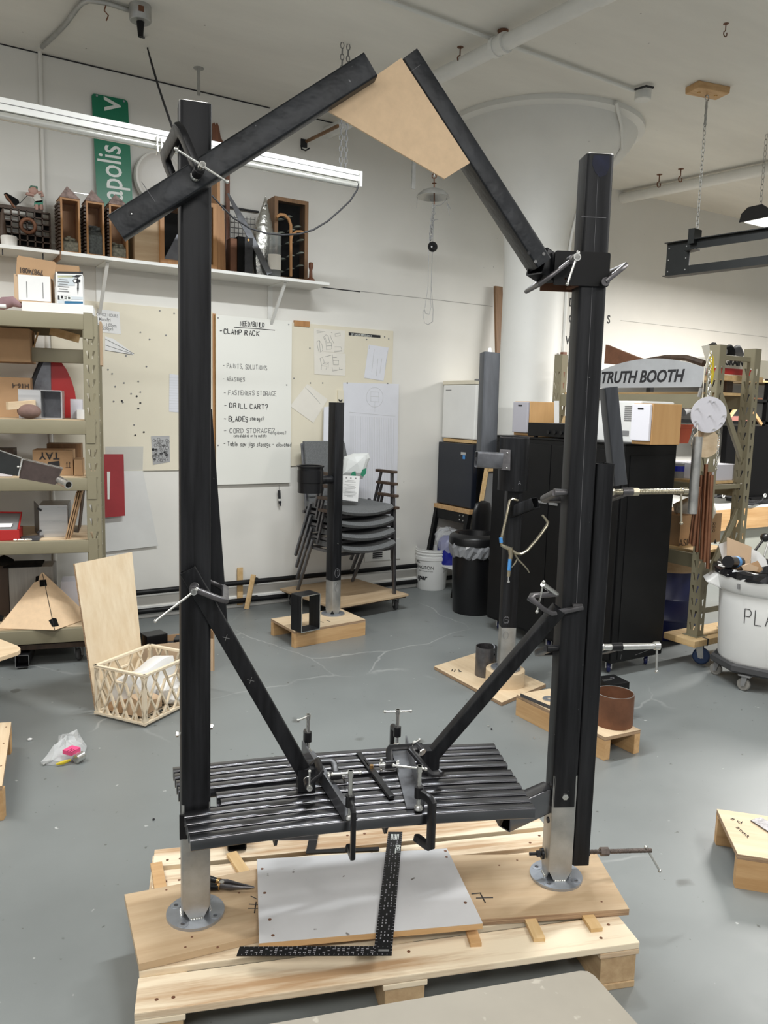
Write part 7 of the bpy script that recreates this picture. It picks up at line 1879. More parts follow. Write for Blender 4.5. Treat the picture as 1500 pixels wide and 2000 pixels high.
for (pts, n_) in (([(95, 1212), (104, 1207), (106, 1224), (102, 1224)], nf), ([(104, 1207), (110, 1208), (115, 1222), (106, 1224)], ns), ([(77, 1133), (90, 1132), (92, 1144), (78, 1146)], nf), ([(70, 1126), (77, 1124), (75, 1134), (69, 1137)], nf), ([(-2, 1199), (8, 1204), (4, 1214), (-2, 1214)], nf)):
    MB().poly([atpl(x, y, apx+n_*.0015, n_) for x, y in pts], n_*.0006).build('black_tape', m_blackm, t)
MB().tube([apx+(bm_-apx)*.02+nf*.002, bm_+nf*.002], .0018, 4).build('fold_line', m_ink, t)
lbox('large grey wood-grain carton at the left on bottom rack shelf', lab_(-40, 1170, .34)[0], lab_(18, 1170, .34)[0], .34, .58, z5, lab_(0, 1106, .34)[1], m_darkw)
m_bw = mat('grey_weathered_board', (.28, .27, .25), .7, var=.15, scale=6, stretch=(9, 9, .6))
t, X_, Y_ = lbox('grey weathered box with dark lid behind the kraft pyramid', lab_(18, 1150, .30)[0], lab_(104, 1150, .30)[0], .30, .50, z5, lab_(60, 1108, .30)[1], m_bw)
MB().box(LP(lab_(45, 1150, .30)[0], .40, lab_(60, 1108, .30)[1]+.004), .22, .19, .008, (lxv, lyv, Z3)).build('dark_lid', m_blackm, t)
t, X_, Y_ = lbox('second grey weathered box with black lid nearer the upright', lab_(62, 1140, .40)[0], lab_(106, 1140, .40)[0], .505, .60, z5, lab_(80, 1102, .5)[1], m_bw)
lbox('flat grey tray at the right end of bottom rack shelf', lab_(118, 1150, .36)[0], lab_(158, 1150, .36)[0], .38, .55, z5, lab_(140, 1137, .36)[1], m_lgrey)
single(MB().tube([lpx(-10, 1100, .2), lpx(8, 1094, .22), lpx(26, 1096, .24)], [.02, .035, .012], 8), 'black_bag', m_blackm, 'black bag slumped on the grey boxes at left edge', 'bag', smooth=60)
# dark dolly and tubes under the rack
t = thing('tool_dolly', 'dark low dolly loaded with square tubes under left rack', 'dolly', LP(-.6, .2, 0), RA)
MB().box(LP(-.55, .25, .12), .95, .45, .03, (lxv, lyv, Z3)).build('deck', m_darkw, t)
MB().box(LP(-.45, .25, .17), .7, .4, .07, (lxv, lyv, Z3)).build('black_cover', m_blackm, t, bev=.02)
for a in (-.95, -.15):
    for b in (.08, .42): caster(t, LP(a, b, .104), .10, RA+R(70), m_rubber, m_grey)
q = lpx(43, 1298, -.10)
t2_ = thing('square_tubing', 'bundle end of black square tubing on the dark dolly', 'tube', q, RA)
MB().rtube(lpx(43, 1292, -.02), lpx(43, 1292, -.02)+lyv*.3, .075, .075, Z3, .003, .006).build('tube', m_steel, t2_, smooth=35)
w2 = rrect(.075, .075, .006); i2 = rrect(.071, .071, .005); c2_ = lpx(43, 1292, -.0205)
rg = lambda p, pr: [p+lxv*x+Z3*y for x, y in pr]
MB().rings([rg(c2_, i2), rg(c2_, w2), rg(c2_+lyv*.0004, w2), rg(c2_+lyv*.0004, i2), rg(c2_, i2)], True, False, False).build('cut_rim', m_alu, t2_)

# ------------------------------------------------------------------ plywood sheet, milk crate, parcel of plastics
pb0, pb1 = atz(188, 1388, 0), atz(283, 1338, 0)
tl_, tr_ = None, None
# the sheet leans back on the rack upright: foot line on the floor, top edge set back
foot_l = atz(188, 1388, 0)
hor = nrm(V(.93, .36, 0))
fr_ = foot_l+hor*.50
nb_ = nrm(np.cross(hor, Z3)); nb_ = nb_ if np.dot(nb_, CAM-foot_l) > 0 else -nb_
# top corners on a plane leaning away
def on_plane(x, y, pl_n): return atpl(x, y, foot_l, pl_n)
lean = R(13); pn = nrm(nb_*math.cos(lean)+Z3*math.sin(lean))
c_ = [foot_l, on_plane(283, 1335, pn), on_plane(258, 1078, pn), on_plane(146, 1101, pn)]
c_[1] = V(c_[1][0], c_[1][1], max(.0, c_[1][2])) 
t = thing('plywood_sheet', 'pale plywood sheet leaning against the left rack upright', 'plywood', foot_l, math.atan2(hor[1], hor[0]))
MB().poly([q for q in c_], -pn*.0012).build('face_veneer', m_plyp, t)
MB().poly([q-pn*.0013 for q in c_], -pn*.014).build('core', m_ply_edge, t)
# crate
k0 = atz(283, 1417, 0.01); kl = atz(189, 1394, .01); kr = atz(352, 1384, .01)
ka, kb = nrm(kl-k0), nrm(kr-k0)
kb = nrm(kb-ka*np.dot(kb, ka)); la = np.linalg.norm(kl-k0); lb_k = .40
kh = zrow(k0, 1322)
tk = thing('milk_crate', 'cream plastic milk crate with lattice sides on the floor', 'crate', k0+ka*la/2+kb*lb_k/2, math.atan2(ka[1], ka[0]))
KP = lambda a, b, z: k0+ka*a+kb*b+Z3*z
kt = MB(); s_ = .011
for z in (.008, kh-.006):
    for (p, q) in (((0, 0), (la, 0)), ((la, 0), (la, lb_k)), ((la, lb_k), (0, lb_k)), ((0, lb_k), (0, 0))):
        P_, Q_ = KP(*p, z), KP(*q, z); d = nrm(Q_-P_)
        kt.box((P_+Q_)/2, np.linalg.norm(Q_-P_)+.018, .018, .013, (d, nrm(np.cross(Z3, d)), Z3))
kt.build('rim', m_crate, tk, bev=.002)
for (a, b) in ((0, 0), (la, 0), (la, lb_k), (0, lb_k)):
    MB().box(KP(a+(.004 if a == 0 else -.004), b+(.004 if b == 0 else -.004), kh/2), .02, .02, kh-.01, (ka, kb, Z3)).build('corner_post', m_crate, tk, bev=.003)
def lattice(P0, dv, L, nm, n=5):
    mb = MB(); nn = nrm(np.cross(dv, Z3)); h0, h1 = .012, kh-.012; sp = L/n; run = 1.55*sp; zh = h1-.055
    def seg(u0, z0, u1, z1):
        p, q = P0+dv*u0+Z3*z0, P0+dv*u1+Z3*z1; d = nrm(q-p)
        mb.box((p+q)/2, np.linalg.norm(q-p)+.004, .012, .009, (d, nn, nrm(np.cross(d, nn))))
    for i in range(-2, n+2):
        for sg in (1, -1):
            u0 = sp*(i+.5)-sg*run/2; g = lambda z: u0+sg*run*(h1-z)/(h1-h0)
            za, zb = h1, h0
            cut = [h1-(h1-h0)*(b-u0)/(sg*run) for b in (0, L)]
            lo, hi = max(h0, min(cut)), min(h1, max(cut))
            if hi-lo < .01: continue
            if hi > zh and abs(g(min(hi, zh+.03))-L/2) < sp*.42: hi = zh
            if hi-lo > .01: seg(g(hi), hi, g(lo), lo)
    seg(L/2-sp*.42, zh, L/2+sp*.42, zh)
    for sg in (-1, 1): seg(L/2+sg*sp*.42, zh, L/2+sg*sp*.72, h1)
    return mb.build(nm, m_crate, tk)
lattice(KP(0, 0, 0), ka, la, 'lattice_side'); lattice(KP(0, 0, 0), kb, lb_k, 'lattice_side')
lattice(KP(0, lb_k, 0), ka, la, 'lattice_side'); lattice(KP(la, 0, 0), kb, lb_k, 'lattice_side')
bm_k = MB()
for k in range(7): bm_k.box(KP(la*(k+.5)/7, lb_k/2, .008), .012, lb_k, .006, (ka, kb, Z3))
for k in range(7): bm_k.box(KP(la/2, lb_k*(k+.5)/7, .008), la, .012, .006, (ka, kb, Z3))
bm_k.build('bottom_grid', m_crate, tk)
# contents
rb = random.Random(21)
t = thing('foam_wrap', 'folded white foam wrap inside the milk crate', 'packing', KP(la*.6, lb_k*.6, .05))
r_ = []
for i in range(9):
    u_ = i/8
    r_.append([KP(la*.93-.02*math.sin(u_*5), lb_k*(.12+.8*u_), .03+.02*math.sin(u_*7)), KP(la*.80, lb_k*(.12+.8*u_), .16+.05*u_+.008*math.sin(u_*9)), KP(la*.5-.02*u_, lb_k*(.2+.75*u_), .20+.03*u_+.008*math.cos(u_*8)), KP(la*.34, lb_k*(.25+.7*u_), .12), KP(la*.4, lb_k*(.2+.7*u_), .03)])
MB().rings(r_).build('foam', m_paper, t, smooth=70)
t = thing('kraft_scraps', 'kraft cardboard pieces lying in the bottom of the milk crate', 'cardboard', KP(la*.4, lb_k*.3, .03))
MB().hexa([KP(la*.15, lb_k*.1, .02), KP(la*.45, lb_k*.06, .02), KP(la*.5, lb_k*.45, .02), KP(la*.2, lb_k*.5, .02), KP(la*.15, lb_k*.1, .09), KP(la*.42, lb_k*.08, .12), KP(la*.45, lb_k*.45, .10), KP(la*.2, lb_k*.5, .07)]).build('folded_piece', m_cardp, t)
MB().hexa([KP(la*.55, lb_k*.06, .02), KP(la*.85, lb_k*.05, .02), KP(la*.85, lb_k*.4, .02), KP(la*.55, lb_k*.4, .02), KP(la*.55, lb_k*.08, .08), KP(la*.83, lb_k*.08, .06), KP(la*.8, lb_k*.4, .06), KP(la*.55, lb_k*.4, .09)]).build('folded_piece', m_card, t)
t = thing('paper_crumple', 'crumpled white paper at the right side of milk crate', 'paper', KP(la*.2, lb_k*.7, .08))
MB().rings([[KP(la*.22, lb_k*.72, z)+V(math.cos(i*.785), math.sin(i*.785), 0)*k*(.08+rb.uniform(-.02, .02)) for i in range(8)] for k, z in ((.6, .02), (1, .05), (.9, .10), (.3, .14))]).build('paper', m_paper, t)
# cardboard and black boxes behind crate
q0 = atz(283, 1300, 0); 
t = thing('cardboard_tray', 'open cardboard box of black plastic parts behind the crate', 'box', atz(330, 1322, 0))
b0, b1 = atz(262, 1330, 0), atz(360, 1318, 0); d = nrm(b1-b0); e_ = V(-d[1], d[0], 0)
zc_ = zrow(b0+e_*.3, 1252)
MB().box(b0+(b1-b0)*.55+e_*.34+Z3*zc_/2, .62, .006, zc_, (d, e_, Z3)).build('back_panel', m_card, t)
MB().box(b0+(b1-b0)*.55+e_*.01+Z3*.10, .62, .006, .20, (d, e_, Z3)).build('front_panel', m_cardp, t)
MB().box(b0+(b1-b0)*.55+e_*.17+Z3*.005, .60, .32, .006, (d, e_, Z3)).build('bottom', m_card, t)
for s_ in (-1, 1): MB().box(b0+(b1-b0)*.55+d*.307*s_+e_*.17+Z3*.12, .006, .33, .24, (d, e_, Z3)).build('side_panel', m_card, t)
cen_ = b0+(b1-b0)*.55+e_*.15
for k, (a, b, z, w, h, rz, lab) in enumerate(((-.02, .0, .18, .13, .09, 15, 'black square box on top of the parts behind the crate'), (.16, -.02, .17, .12, .06, -20, 'flat black box at the right of the parts behind crate'), (-.12, -.03, .17, .05, .12, 5, 'tall thin black part at the left of the box behind crate'), (.05, .02, .05, .3, .12, 0, 'black base of the plastic parts in the cardboard box'))):
    X_, Y_ = rot2(math.atan2(d[1], d[0])+R(rz))
    single(MB().box(cen_+d*a+e_*b+Z3*(z+h/2-.04), w, w*.8, h, (X_, Y_, Z3)), 'plastic_part', m_blackp, lab, 'part', bev=.004)
# small clear bag of hardware on the floor
t = thing('hardware_bag', 'crumpled clear bag with pink tag and yellow tie on the floor', 'bag', atz(130, 1468, 0))
rb = random.Random(31)
def gnd(x, y, z=0.0): return atz(x, y, z)
ol = [(80, 1494), (96, 1478), (112, 1462), (115, 1447), (135, 1448), (156, 1436), (160, 1452), (170, 1462), (164, 1476), (148, 1484), (126, 1492), (100, 1496)]
c_ = np.mean([gnd(*q) for q in ol], axis=0)
MB().rings([[c_+(gnd(*q)-c_)*k+Z3*max(.002, z+rb.uniform(-.012, .016)*(z > .01)) for q in ol] for k, z in ((.98, .002), (1, .012), (.8, .035), (.5, .05), (.15, .055))]).build('film', m_clear, t)
MB().box(gnd(140, 1466, .05), .055, .05, .018, (rot2(R(35))[0], rot2(R(35))[1], Z3)).build('pink_tag', m_pink, t)
mk = MB()
for k in range(3): mk.box(gnd(140, 1466, .06)+rot2(R(35))[1]*(.012-.012*k)+Z3*.0005, .03, .002, .0006, (rot2(R(35))[0], rot2(R(35))[1], Z3))
mk.build('tag_print', m_ink, t)
MB().tube([gnd(110, 1493, .01), gnd(125, 1489, .015), gnd(138, 1484, .02)], [.006, .009, .005], 8, flat=.5).build('yellow_tie', m_yellow, t, smooth=60)
MB().cyl(gnd(148, 1483, .022), gnd(162, 1475, .025), .02, seg=14).build('steel_fitting', m_bright, t, smooth=40)
for k in range(4): MB().tube([gnd(84+4*k, 1494-2*k, .006), gnd(104+5*k, 1480-3*k, .012)], .004, 6).build('silver_screw', m_bright, t)
t_ = single(MB().ball(atz(58, 1444, .006), .009, 8, 6, sc=(1.3, .9, .7)), 'paper_scrap', m_paper, 'little white scrap on the floor left of the clear bag', 'scrap')
for (x, y, lab) in ((954, 1418, 'bright crumb on the floor between middle stands and seat, upper'), (1043, 1442, 'silver nut on the floor left of the ring stand'), (300, 1600, 'tiny dark crumb on the floor left of the bench'), (960, 1424, 'tiny dark crumb beside the bright crumb on the floor')):
    single(MB().ball(atz(x, y, .004), .005, 6, 5), 'floor_scrap', m_bright if 'b' in lab[:2] or 's' in lab[:1] else m_ink, lab, 'scrap')
# ------------------------------------------------------------------ boards, papers and shelf on the wall
def wpx(x, y, o=.0): return aty(x, y, YW-o)
def wall_sheet(name, corners, o, th, m, label, cat, group=None):
    c = [wpx(x, y, o) for x, y in corners]
    t = thing(name, label, cat, np.mean(c, axis=0), 0, group)
    MB().poly(c, V(0, -th, 0)).build('sheet', m, t)
    return t
def rectw(x0, x1, z0, z1, o, th, m, name, label, cat):
    t = thing(name, label, cat, ((x0+x1)/2, YW-o, z0)); MB().bbox(x0, x1, YW-o-th, YW-o, z0, z1).build('board', m, t, bev=.001); return t
x0 = wpx(100, 700)[0]; xm = wpx(420, 700)[0]; z1 = wpx(345, 603)[2]; z0 = wpx(345, 918)[2]
tb = rectw(x0, wpx(418, 700)[0]-.01, z0, z1, .0, .012, m_cream, 'pin_board', 'large cream pin board on the wall left of the whiteboard', 'board')
def dots(par, pts, o, m=m_grey, r=.006):
    mb = MB()
    for x, y in pts:
        q = wpx(x, y, o); mb.cyl(q+V(0, .001, 0), q-V(0, .003, 0), r, seg=8)
    return mb.build('pins', m, par)
dots(tb, [(274, 649), (292, 663), (324, 655), (246, 695), (286, 716), (211, 722), (219, 730), (242, 748), (270, 745), (225, 755), (256, 769), (240, 786), (274, 766), (222, 784), (262, 830), (312, 607), (340, 612)], .012)
dots(tb, [(267, 774), (274, 787), (264, 850), (281, 844), (238, 783), (270, 798)], .012, m_ink, .007)
t = wall_sheet('office_notice', [(190, 603), (233, 609), (236, 653), (190, 648)], .013, .001, m_paper, 'white notice of office hours at the top left of pin board', 'notice')
for txt, x, y, sz in (('OFFICE HOURS', 188, 616, .030), ('Mon-Fri', 193, 626, .034), ('9am - 1:00pm', 188, 636, .034), ('2 - 5:00pm', 190, 643, .034)):
    q = wpx(x, y, .0145); text_obj(txt, q, V(1, 0, -.02), Z3, sz, m_inkg, t, 'lettering', .0003, .0003, 0, .72)
t = wall_sheet('technical_drawing', [(205, 657), (222, 662), (262, 691), (260, 693), (205, 684)], .013, .001, m_paper, 'curled grey technical drawing on the cream pin board', 'drawing')
mk = MB(); strokes(mk, [[(206, 662), (262, 691)], [(206, 674), (258, 691)], [(206, 684), (260, 693)]], lambda x, y: wpx(x, y, .0145), .0018); mk.build('drawn_lines', m_inkg, t)
t = wall_sheet('lined_note', [(331, 730), (352, 733), (352, 806), (330, 804)], .013, .001, m_paperb, 'ruled note sheet half hidden behind the left post', 'paper')
mk = MB()
for k in range(14): mk.box(wpx(341, 738+5*k, .0145), .08, .0005, .0012)
mk.build('ruled_lines', m_inkf, t)
t = wall_sheet('parts_photo', [(295, 852), (331, 851), (332, 902), (299, 908)], .013, .001, m_alu, 'grey photo print of metal parts on the cream pin board', 'photo')
rb = random.Random(17); mk = MB()
for k in range(46):
    x, y = rb.uniform(299, 328), rb.uniform(856, 902)
    q = wpx(x, y, .0144); r_ = rb.uniform(.004, .013)
    mk.torus(q, r_, .002, (V(1, 0, 0), Z3, V(0, -1, 0)), 8, 4)
mk.build('printed_parts', m_inkg, t)
mk = MB()
for k in range(10):
    q = wpx(rb.uniform(299, 328), rb.uniform(870, 900), .0146); mk.cyl(q, q-V(0, .0008, 0), rb.uniform(.005, .011), seg=10)
mk.build('printed_shadows', m_ink, t)
wall_sheet('plastic_sleeve', [(206, 872), (280, 872), (279, 918), (206, 920)], .013, .0008, m_haze, 'clear plastic sleeve at the lower left of pin board', 'sleeve')
t = wall_sheet('red_signboard', [(202, 887), (241, 887), (244, 1007), (203, 1011)], .06, .006, m_red, 'faded red panel with white slot hanging by the rack upright', 'panel')
MB().poly([wpx(209, 921, .067), wpx(215, 921, .067), wpx(214, 975, .067), wpx(210, 975, .067)], V(0, -.001, 0)).build('white_slot', m_porc, t)
wall_sheet('translucent_sheet', [(204, 920), (279, 919), (309, 1066), (206, 1078)], .02, .002, mat('cloudy_sheet', (.66, .66, .64), .5, var=.06, scale=3), 'cloudy grey plastic sheet hanging on the wall under pin board', 'sheet')
# second board
bx0, bx1 = wpx(560, 700)[0], wpx(765.5, 700)[0]
tb = rectw(bx0, bx1, wpx(568, 910)[2], wpx(700, 641)[2], .0, .012, m_cream, 'pin_board', 'cream pin board with sketches on the wall right of the whiteboard', 'board')
dots(tb, [(759, 662), (751, 658), (716, 663), (605, 680), (606, 748), (630, 748), (678, 748), (757, 749), (574, 739)], .012)
single(MB().bbox(wpx(573, 633)[0], wpx(603, 633)[0], YW-.02, YW, wpx(588, 638)[2], wpx(588, 627)[2]), 'wood_cleat', m_honey, 'short amber wood cleat on the wall above right pin board', 'wood piece')
single(MB().bbox(wpx(414, 640)[0], wpx(420, 640)[0], YW-.018, YW, wpx(417, 940)[2], wpx(417, 613)[2]), 'wood_cleat', m_honey, 'thin amber wood strip along the left edge of the whiteboard', 'wood strip')
wx0, wx1, wz0, wz1 = wpx(420.5, 700, .03)[0], wpx(569.5, 700, .03)[0], (wpx(421, 942, .03)[2]+wpx(566, 948, .03)[2])/2, (wpx(420, 614, .03)[2]+wpx(571, 628, .03)[2])/2
tw = thing('whiteboard', 'whiteboard with a handwritten need-to-build list in the middle of the wall', 'whiteboard', ((wx0+wx1)/2, YW-.02, wz0))
MB().bbox(wx0, wx1, YW-.032, YW-.019, wz0, wz1).build('board', m_whiteb, tw, bev=.002)
MB().bbox(wx0, wx0+.004, YW-.033, YW-.018, wz0, wz1).build('edge_trim', m_lath, tw)
for x, y in ((426, 621), (564, 634), (426, 870), (564, 870), (560, 752)):
    q = wpx(x, y, .033); MB().cyl(q+V(0, .001, 0), q-V(0, .001, 0), .006, seg=8).build('screw_head', m_grey, tw)
rw = random.Random(40)
mk = m_ink; mk2 = m_inkg
def wline(mm, txt, x, y, cap, r, wd=.62, jit=.22, gap=1.35):
    mb = MB()
    o = wpx(x, y, .0332); slope = (wpx(x+60, y+6.6, .0332)-o); X = nrm(V(1, 0, rw.uniform(-.015, .02)))
    stroke_text(mb, txt, o, X, Z3, cap, r, gap, jit, wd, rw); stuff(mb.build('handwriting', mm, tw))
wline(mk, 'NEED/BUILD', 469, 636, .036, .0028, .55)
wline(mk, '-CLAMP RACK', 430, 651, .036, .0032, .82, gap=1.9)
MB().tube([wpx(457, 639, .0332), wpx(500, 642, .0332), wpx(537, 645, .0332)], .0024, 4).build('underline', m_ink, tw)
wline(mk2, '- PAINTS, SOLUTIONS', 436, 718, .033, .0022, .62)
wline(mk2, '- ABASIVES', 436, 744, .030, .0022, .62)
wline(mk2, '- FASTENERS STORAGE', 438, 771, .034, .0023, .72)
wline(mk, '- DRILL CART?', 438, 796, .036, .0028, .85, gap=1.9)
wline(mk, '- BLADES', 438, 823, .036, .0030, .78); wline(mk, 'storage?', 488, 821, .030, .0022, .6)
wline(mk2, '- CORD STORAGE?', 438, 846, .034, .0024, .9, gap=1.8)
wline(mk, 'consolidated or by outlets', 457, 854, .024, .0015, .62, gap=1.0); wline(mk2, 'dropdowns?', 529, 848, .026, .0016, .6)
wline(mk, '- Table saw jigs storage - elevated', 437, 871, .032, .0020, .70, gap=1.25)
# marker hung on a string
q = wpx(545, 962, .03)
t = thing('marker_pen', 'black marker pen hanging on a string below the whiteboard', 'pen', q)
MB().tube([wpx(545, 947, .03), wpx(545.5, 958, .03)], .002, 4).build('string', m_grey, t)
MB().cyl(wpx(545, 958, .03), wpx(546, 976, .03), .011, seg=10).build('cap', m_ink, t, smooth=40)
MB().cyl(wpx(546, 976, .03), wpx(547, 983, .03), .0115, seg=10).build('barrel', m_ink, t, smooth=40)
MB().cyl(wpx(546, 974, .03), wpx(546.2, 978, .03), .0117, seg=10).build('label_band', m_white, t); MB().cyl(wpx(547, 983, .03), wpx(547.6, 988, .03), .007, seg=8).build('tip', m_ink, t)
# papers on the right board
t = wall_sheet('chair_sketch', [(613, 641), (674, 646), (672, 690), (613, 685)], .013, .001, m_paperc, 'upper pencil sketch sheet of antique chairs', 'drawing')
mk = MB(); F_ = lambda x, y: wpx(x, y, .0145)
def zz(pts): return [(560+x/6.25, 620+y/6.25) for x, y in pts]
strokes(mk, [zz(p) for p in ([(450, 240), (480, 212), (505, 225), (525, 300), (545, 310), (550, 385), (485, 395), (480, 315), (450, 240)], [(465, 235), (490, 310), (530, 305)], [(485, 350), (548, 345)], [(370, 290), (400, 283), (430, 330), (440, 400), (410, 425), (390, 420), (370, 320), (370, 290)], [(400, 283), (410, 425)], [(590, 200), (652, 190), (655, 222), (592, 232), (590, 200)], [(585, 360), (660, 358), (672, 405), (582, 410)], [(582, 420), (680, 410)], [(365, 165), (470, 175), (370, 190)], [(530, 215), (550, 270), (580, 320)], [(540, 180), (555, 190)])], F_, .0012); mk.build('pencil_lines', m_inkg, t)
t = wall_sheet('chair_sketch', [(613, 685), (675, 691), (674, 734), (614, 731)], .014, .001, m_paperc, 'lower pencil sketch sheet of antique chairs', 'drawing')
mk = MB(); F_ = lambda x, y: wpx(x, y, .0155)
strokes(mk, [zz(p) for p in ([(405, 500), (435, 483), (460, 550), (425, 580), (405, 500)], [(425, 580), (420, 640)], [(460, 550), (510, 545), (505, 620)], [(425, 590), (490, 595), (480, 640)], [(440, 565), (490, 570), (510, 548)], [(555, 450), (570, 575)], [(565, 490), (612, 490)], [(565, 525), (635, 525), (632, 580), (570, 580)], [(555, 610), (558, 655), (680, 632)], [(560, 640), (640, 640), (640, 610)], [(470, 480), (545, 460)])], F_, .0013); mk.build('pencil_lines', m_inkg, t)
t = wall_sheet('label_strip', [(681, 649), (743, 655), (743, 660), (681, 655)], .013, .001, m_ink, 'black label strip with white lettering on right pin board', 'label')
text_obj('SIT AND PUMP SLOWLY', wpx(686, 655, .0144), V(1, 0, -.01), Z3, .024, m_signw, t, 'lettering', .0003, .0002, 0, .76)
t = wall_sheet('list_sheet', [(720, 673), (759, 679), (749, 744), (711, 738)], .014, .001, m_paperb, 'tilted grey list sheet on right pin board', 'paper')
mk = MB(); F_ = lambda x, y: wpx(x, y, .0155)
for a, b in (((731, 682), (726, 727)), ((738, 700), (735, 735)), ((746, 700), (742, 729)), ((757, 685), (752, 723)), ((722, 675), (721, 682))): mk.tube([F_(*a), F_(*b)], .0015, 4)
mk.build('text_columns', m_inkf, t)
t = wall_sheet('list_sheet', [(600, 750), (640, 780), (612, 826), (566, 793)], .014, .001, m_paperc, 'curling cream sheet hung askew by the whiteboard edge', 'paper')
mk = MB()
for k in range(5): mk.tube([wpx(596+5*k, 757+5*k, .0155), wpx(606+5*k, 765+6*k, .0155)], .0012, 4)
mk.build('text_columns', m_inkf, t)
t = wall_sheet('full_size_drawing', [(670, 747), (779, 750), (776, 925), (770, 1060), (672, 1040)], .014, .001, m_paperb, 'very tall drawing sheet with circle hanging behind the chairs', 'drawing')
mk = MB(); cq = wpx(732, 776, .0155)
mk.torus(cq, .082, .0011, (V(1, 0, 0), Z3, V(0, -1, 0)), 30, 4)
for a, b in (((724, 765), (740, 766)), ((724, 765), (724, 784)), ((740, 766), (740, 785)), ((724, 784), (740, 785)), ((724, 774), (740, 775)), ((732, 784), (732, 805)), ((682, 805), (772, 813))): mk.tube([wpx(*a, .0155), wpx(*b, .0155)], .001, 4)
for k in range(26): mk.tube([wpx(684+3.4*k, 812+.2*k, .0155), wpx(684+3.3*k, 1010, .0155)], .0008, 3)
mk.build('drawn_lines', m_inkf, t)
single(MB().bbox(wpx(657, 775)[0], wpx(668, 775)[0], YW-.03, YW-.012, wpx(660, 790)[2], wpx(660, 762)[2]), 'hook_plate', m_cream, 'small cream plate with black hook above the pot post', 'hook')
q = wpx(665, 780, .035); single(MB().torus(q, .014, .005, (V(1, 0, 0), Z3, V(0, -1, 0)), 12, 6, R(180), R(360)), 'wall_hook', m_ink, 'black hook on the small cream plate', 'hook')
t = thing('foam_board', 'white foam board propped behind the pot post', 'board', wpx(634, 840, .05))
MB().poly([wpx(632, 795, .05), wpx(642, 794, .05), wpx(642, 880, .08), wpx(630, 880, .08)], V(0, -.012, 0)).build('sheet', m_paperb, t)
# wall vent behind chairs
t = thing('wall_vent', 'wall vent with dark grille low behind the stacked chairs', 'vent', wpx(755, 1075, .0))
vx0, vx1, vz0, vz1 = wpx(712, 1070)[0], wpx(781, 1070)[0], wpx(745, 1094)[2], wpx(745, 1054)[2]
MB().bbox(vx0, vx1, YW-.01, YW, vz0, vz1).build('frame', m_white, t)
MB().bbox(wpx(727, 1070)[0], wpx(746, 1070)[0], YW-.012, YW-.0095, vz0+.02, vz1-.01).build('grille_opening', m_ink, t)
g_ = MB()
for k in range(9): g_.bbox(wpx(727, 1070)[0], wpx(746, 1070)[0], YW-.014, YW-.012, vz0+.025+.017*k, vz0+.029+.017*k)
g_.build('grille_slats', m_white, t)
MB().poly([wpx(x, y, .0112) for x, y in ((749, 1062), (766, 1060), (766, 1071), (763, 1066), (760, 1074), (756, 1067), (752, 1073), (750, 1068))], V(0, -.0008, 0)).build('black_smudge', m_inkg, t)

# ------------------------------------------------------------------ long shelf with its brackets
SD = .335
shz = (wpx(626, 555)[2]+.0); SY0 = YW-SD
ze = [aty(x, y, SY0)[2] for x, y in ((340, 517), (600, 546), (120, 490))]
zsh = sum(ze)/3
xe = aty(644, 551, SY0)[0]
xj = aty(118, 490, SY0)[0]
t = thing('wall_shelf', 'right length of white wall shelf carrying the art objects', 'shelf', (xj+.7, SY0+SD/2, zsh))
MB().bbox(xj+.004, xe, SY0, YW-.001, zsh-.022, zsh).build('board', m_white, t, bev=.002)
def bracket(x, par):
    mb = MB(); mb.bbox(x-.02, x+.02, YW-.008, YW, zsh-.36, zsh-.022); mb.bbox(x-.02, x+.02, SY0+.03, YW, zsh-.028, zsh-.0222)
    a, b = V(x, SY0+.05, zsh-.03), V(x, YW-.012, zsh-.33); d = nrm(b-a); mb.box((a+b)/2, .022, .012, np.linalg.norm(b-a), (V(1, 0, 0), nrm(np.cross(V(1, 0, 0), d)), d))
    return mb.build('bracket', m_white, par)
bracket(wpx(193, 560)[0], t); bracket(wpx(527, 590)[0], t)
t = thing('wall_shelf', 'left length of white wall shelf ending by the dark tray', 'shelf', (xj-.6, SY0+SD/2, zsh))
MB().bbox(xj-1.6, xj-.004, SY0, YW-.001, zsh-.022, zsh).build('board', m_white, t, bev=.002)
MB().bbox(xj-.004, xj+.004, SY0-.002, YW-.001, zsh-.05, zsh-.001).build('joint_batten', m_brownw, t)
bracket(xj-.8, t)
for x in (5, 84): q = aty(x, 487, SY0+.03); MB().cyl((q[0], SY0+.04, zsh-.06), (q[0], SY0+.04, zsh-.022), .004, seg=6).build('hook', m_ink, t)
def sx(x, y, b=.05): return aty(x, y, SY0+b)
def zsy(x, b, y): p = sx(x, y, b); return p[2]
# dark printers' tray with items
b = .22
x0, x1 = sx(-40, 440, b)[0], sx(98, 440, b)[0]
zt0, zt1 = zsh+.002, sx(60, 412, b)[2]
t = thing('printers_tray', 'dark compartment tray standing at the left end of the shelf', 'tray', ((x0+x1)/2, SY0+b, zsh))
nx, nz = 9, 7
fr = MB()
for i in range(nx+1): x = x0+(x1-x0)*i/nx; fr.bbox(x-.004, x+.004, SY0+b, SY0+b+.035, zt0, zt1)
for k in range(nz+1): z = zt0+(zt1-zt0)*k/nz; fr.bbox(x0, x1, SY0+b, SY0+b+.035, z-.004, z+.004)
fr.build('grid', m_darkw, t)
for i in range(nx):
    for k in range(nz):
        if k <= 2 or (i+k*3) % 5 == 0:
            MB().bbox(x0+(x1-x0)*i/nx, x0+(x1-x0)*(i+1)/nx, SY0+b+.028, SY0+b+.034, zt0+(zt1-zt0)*k/nz, zt0+(zt1-zt0)*(k+1)/nz).build('backing', m_blackm, t)
q = sx(55, 441, b-.02)
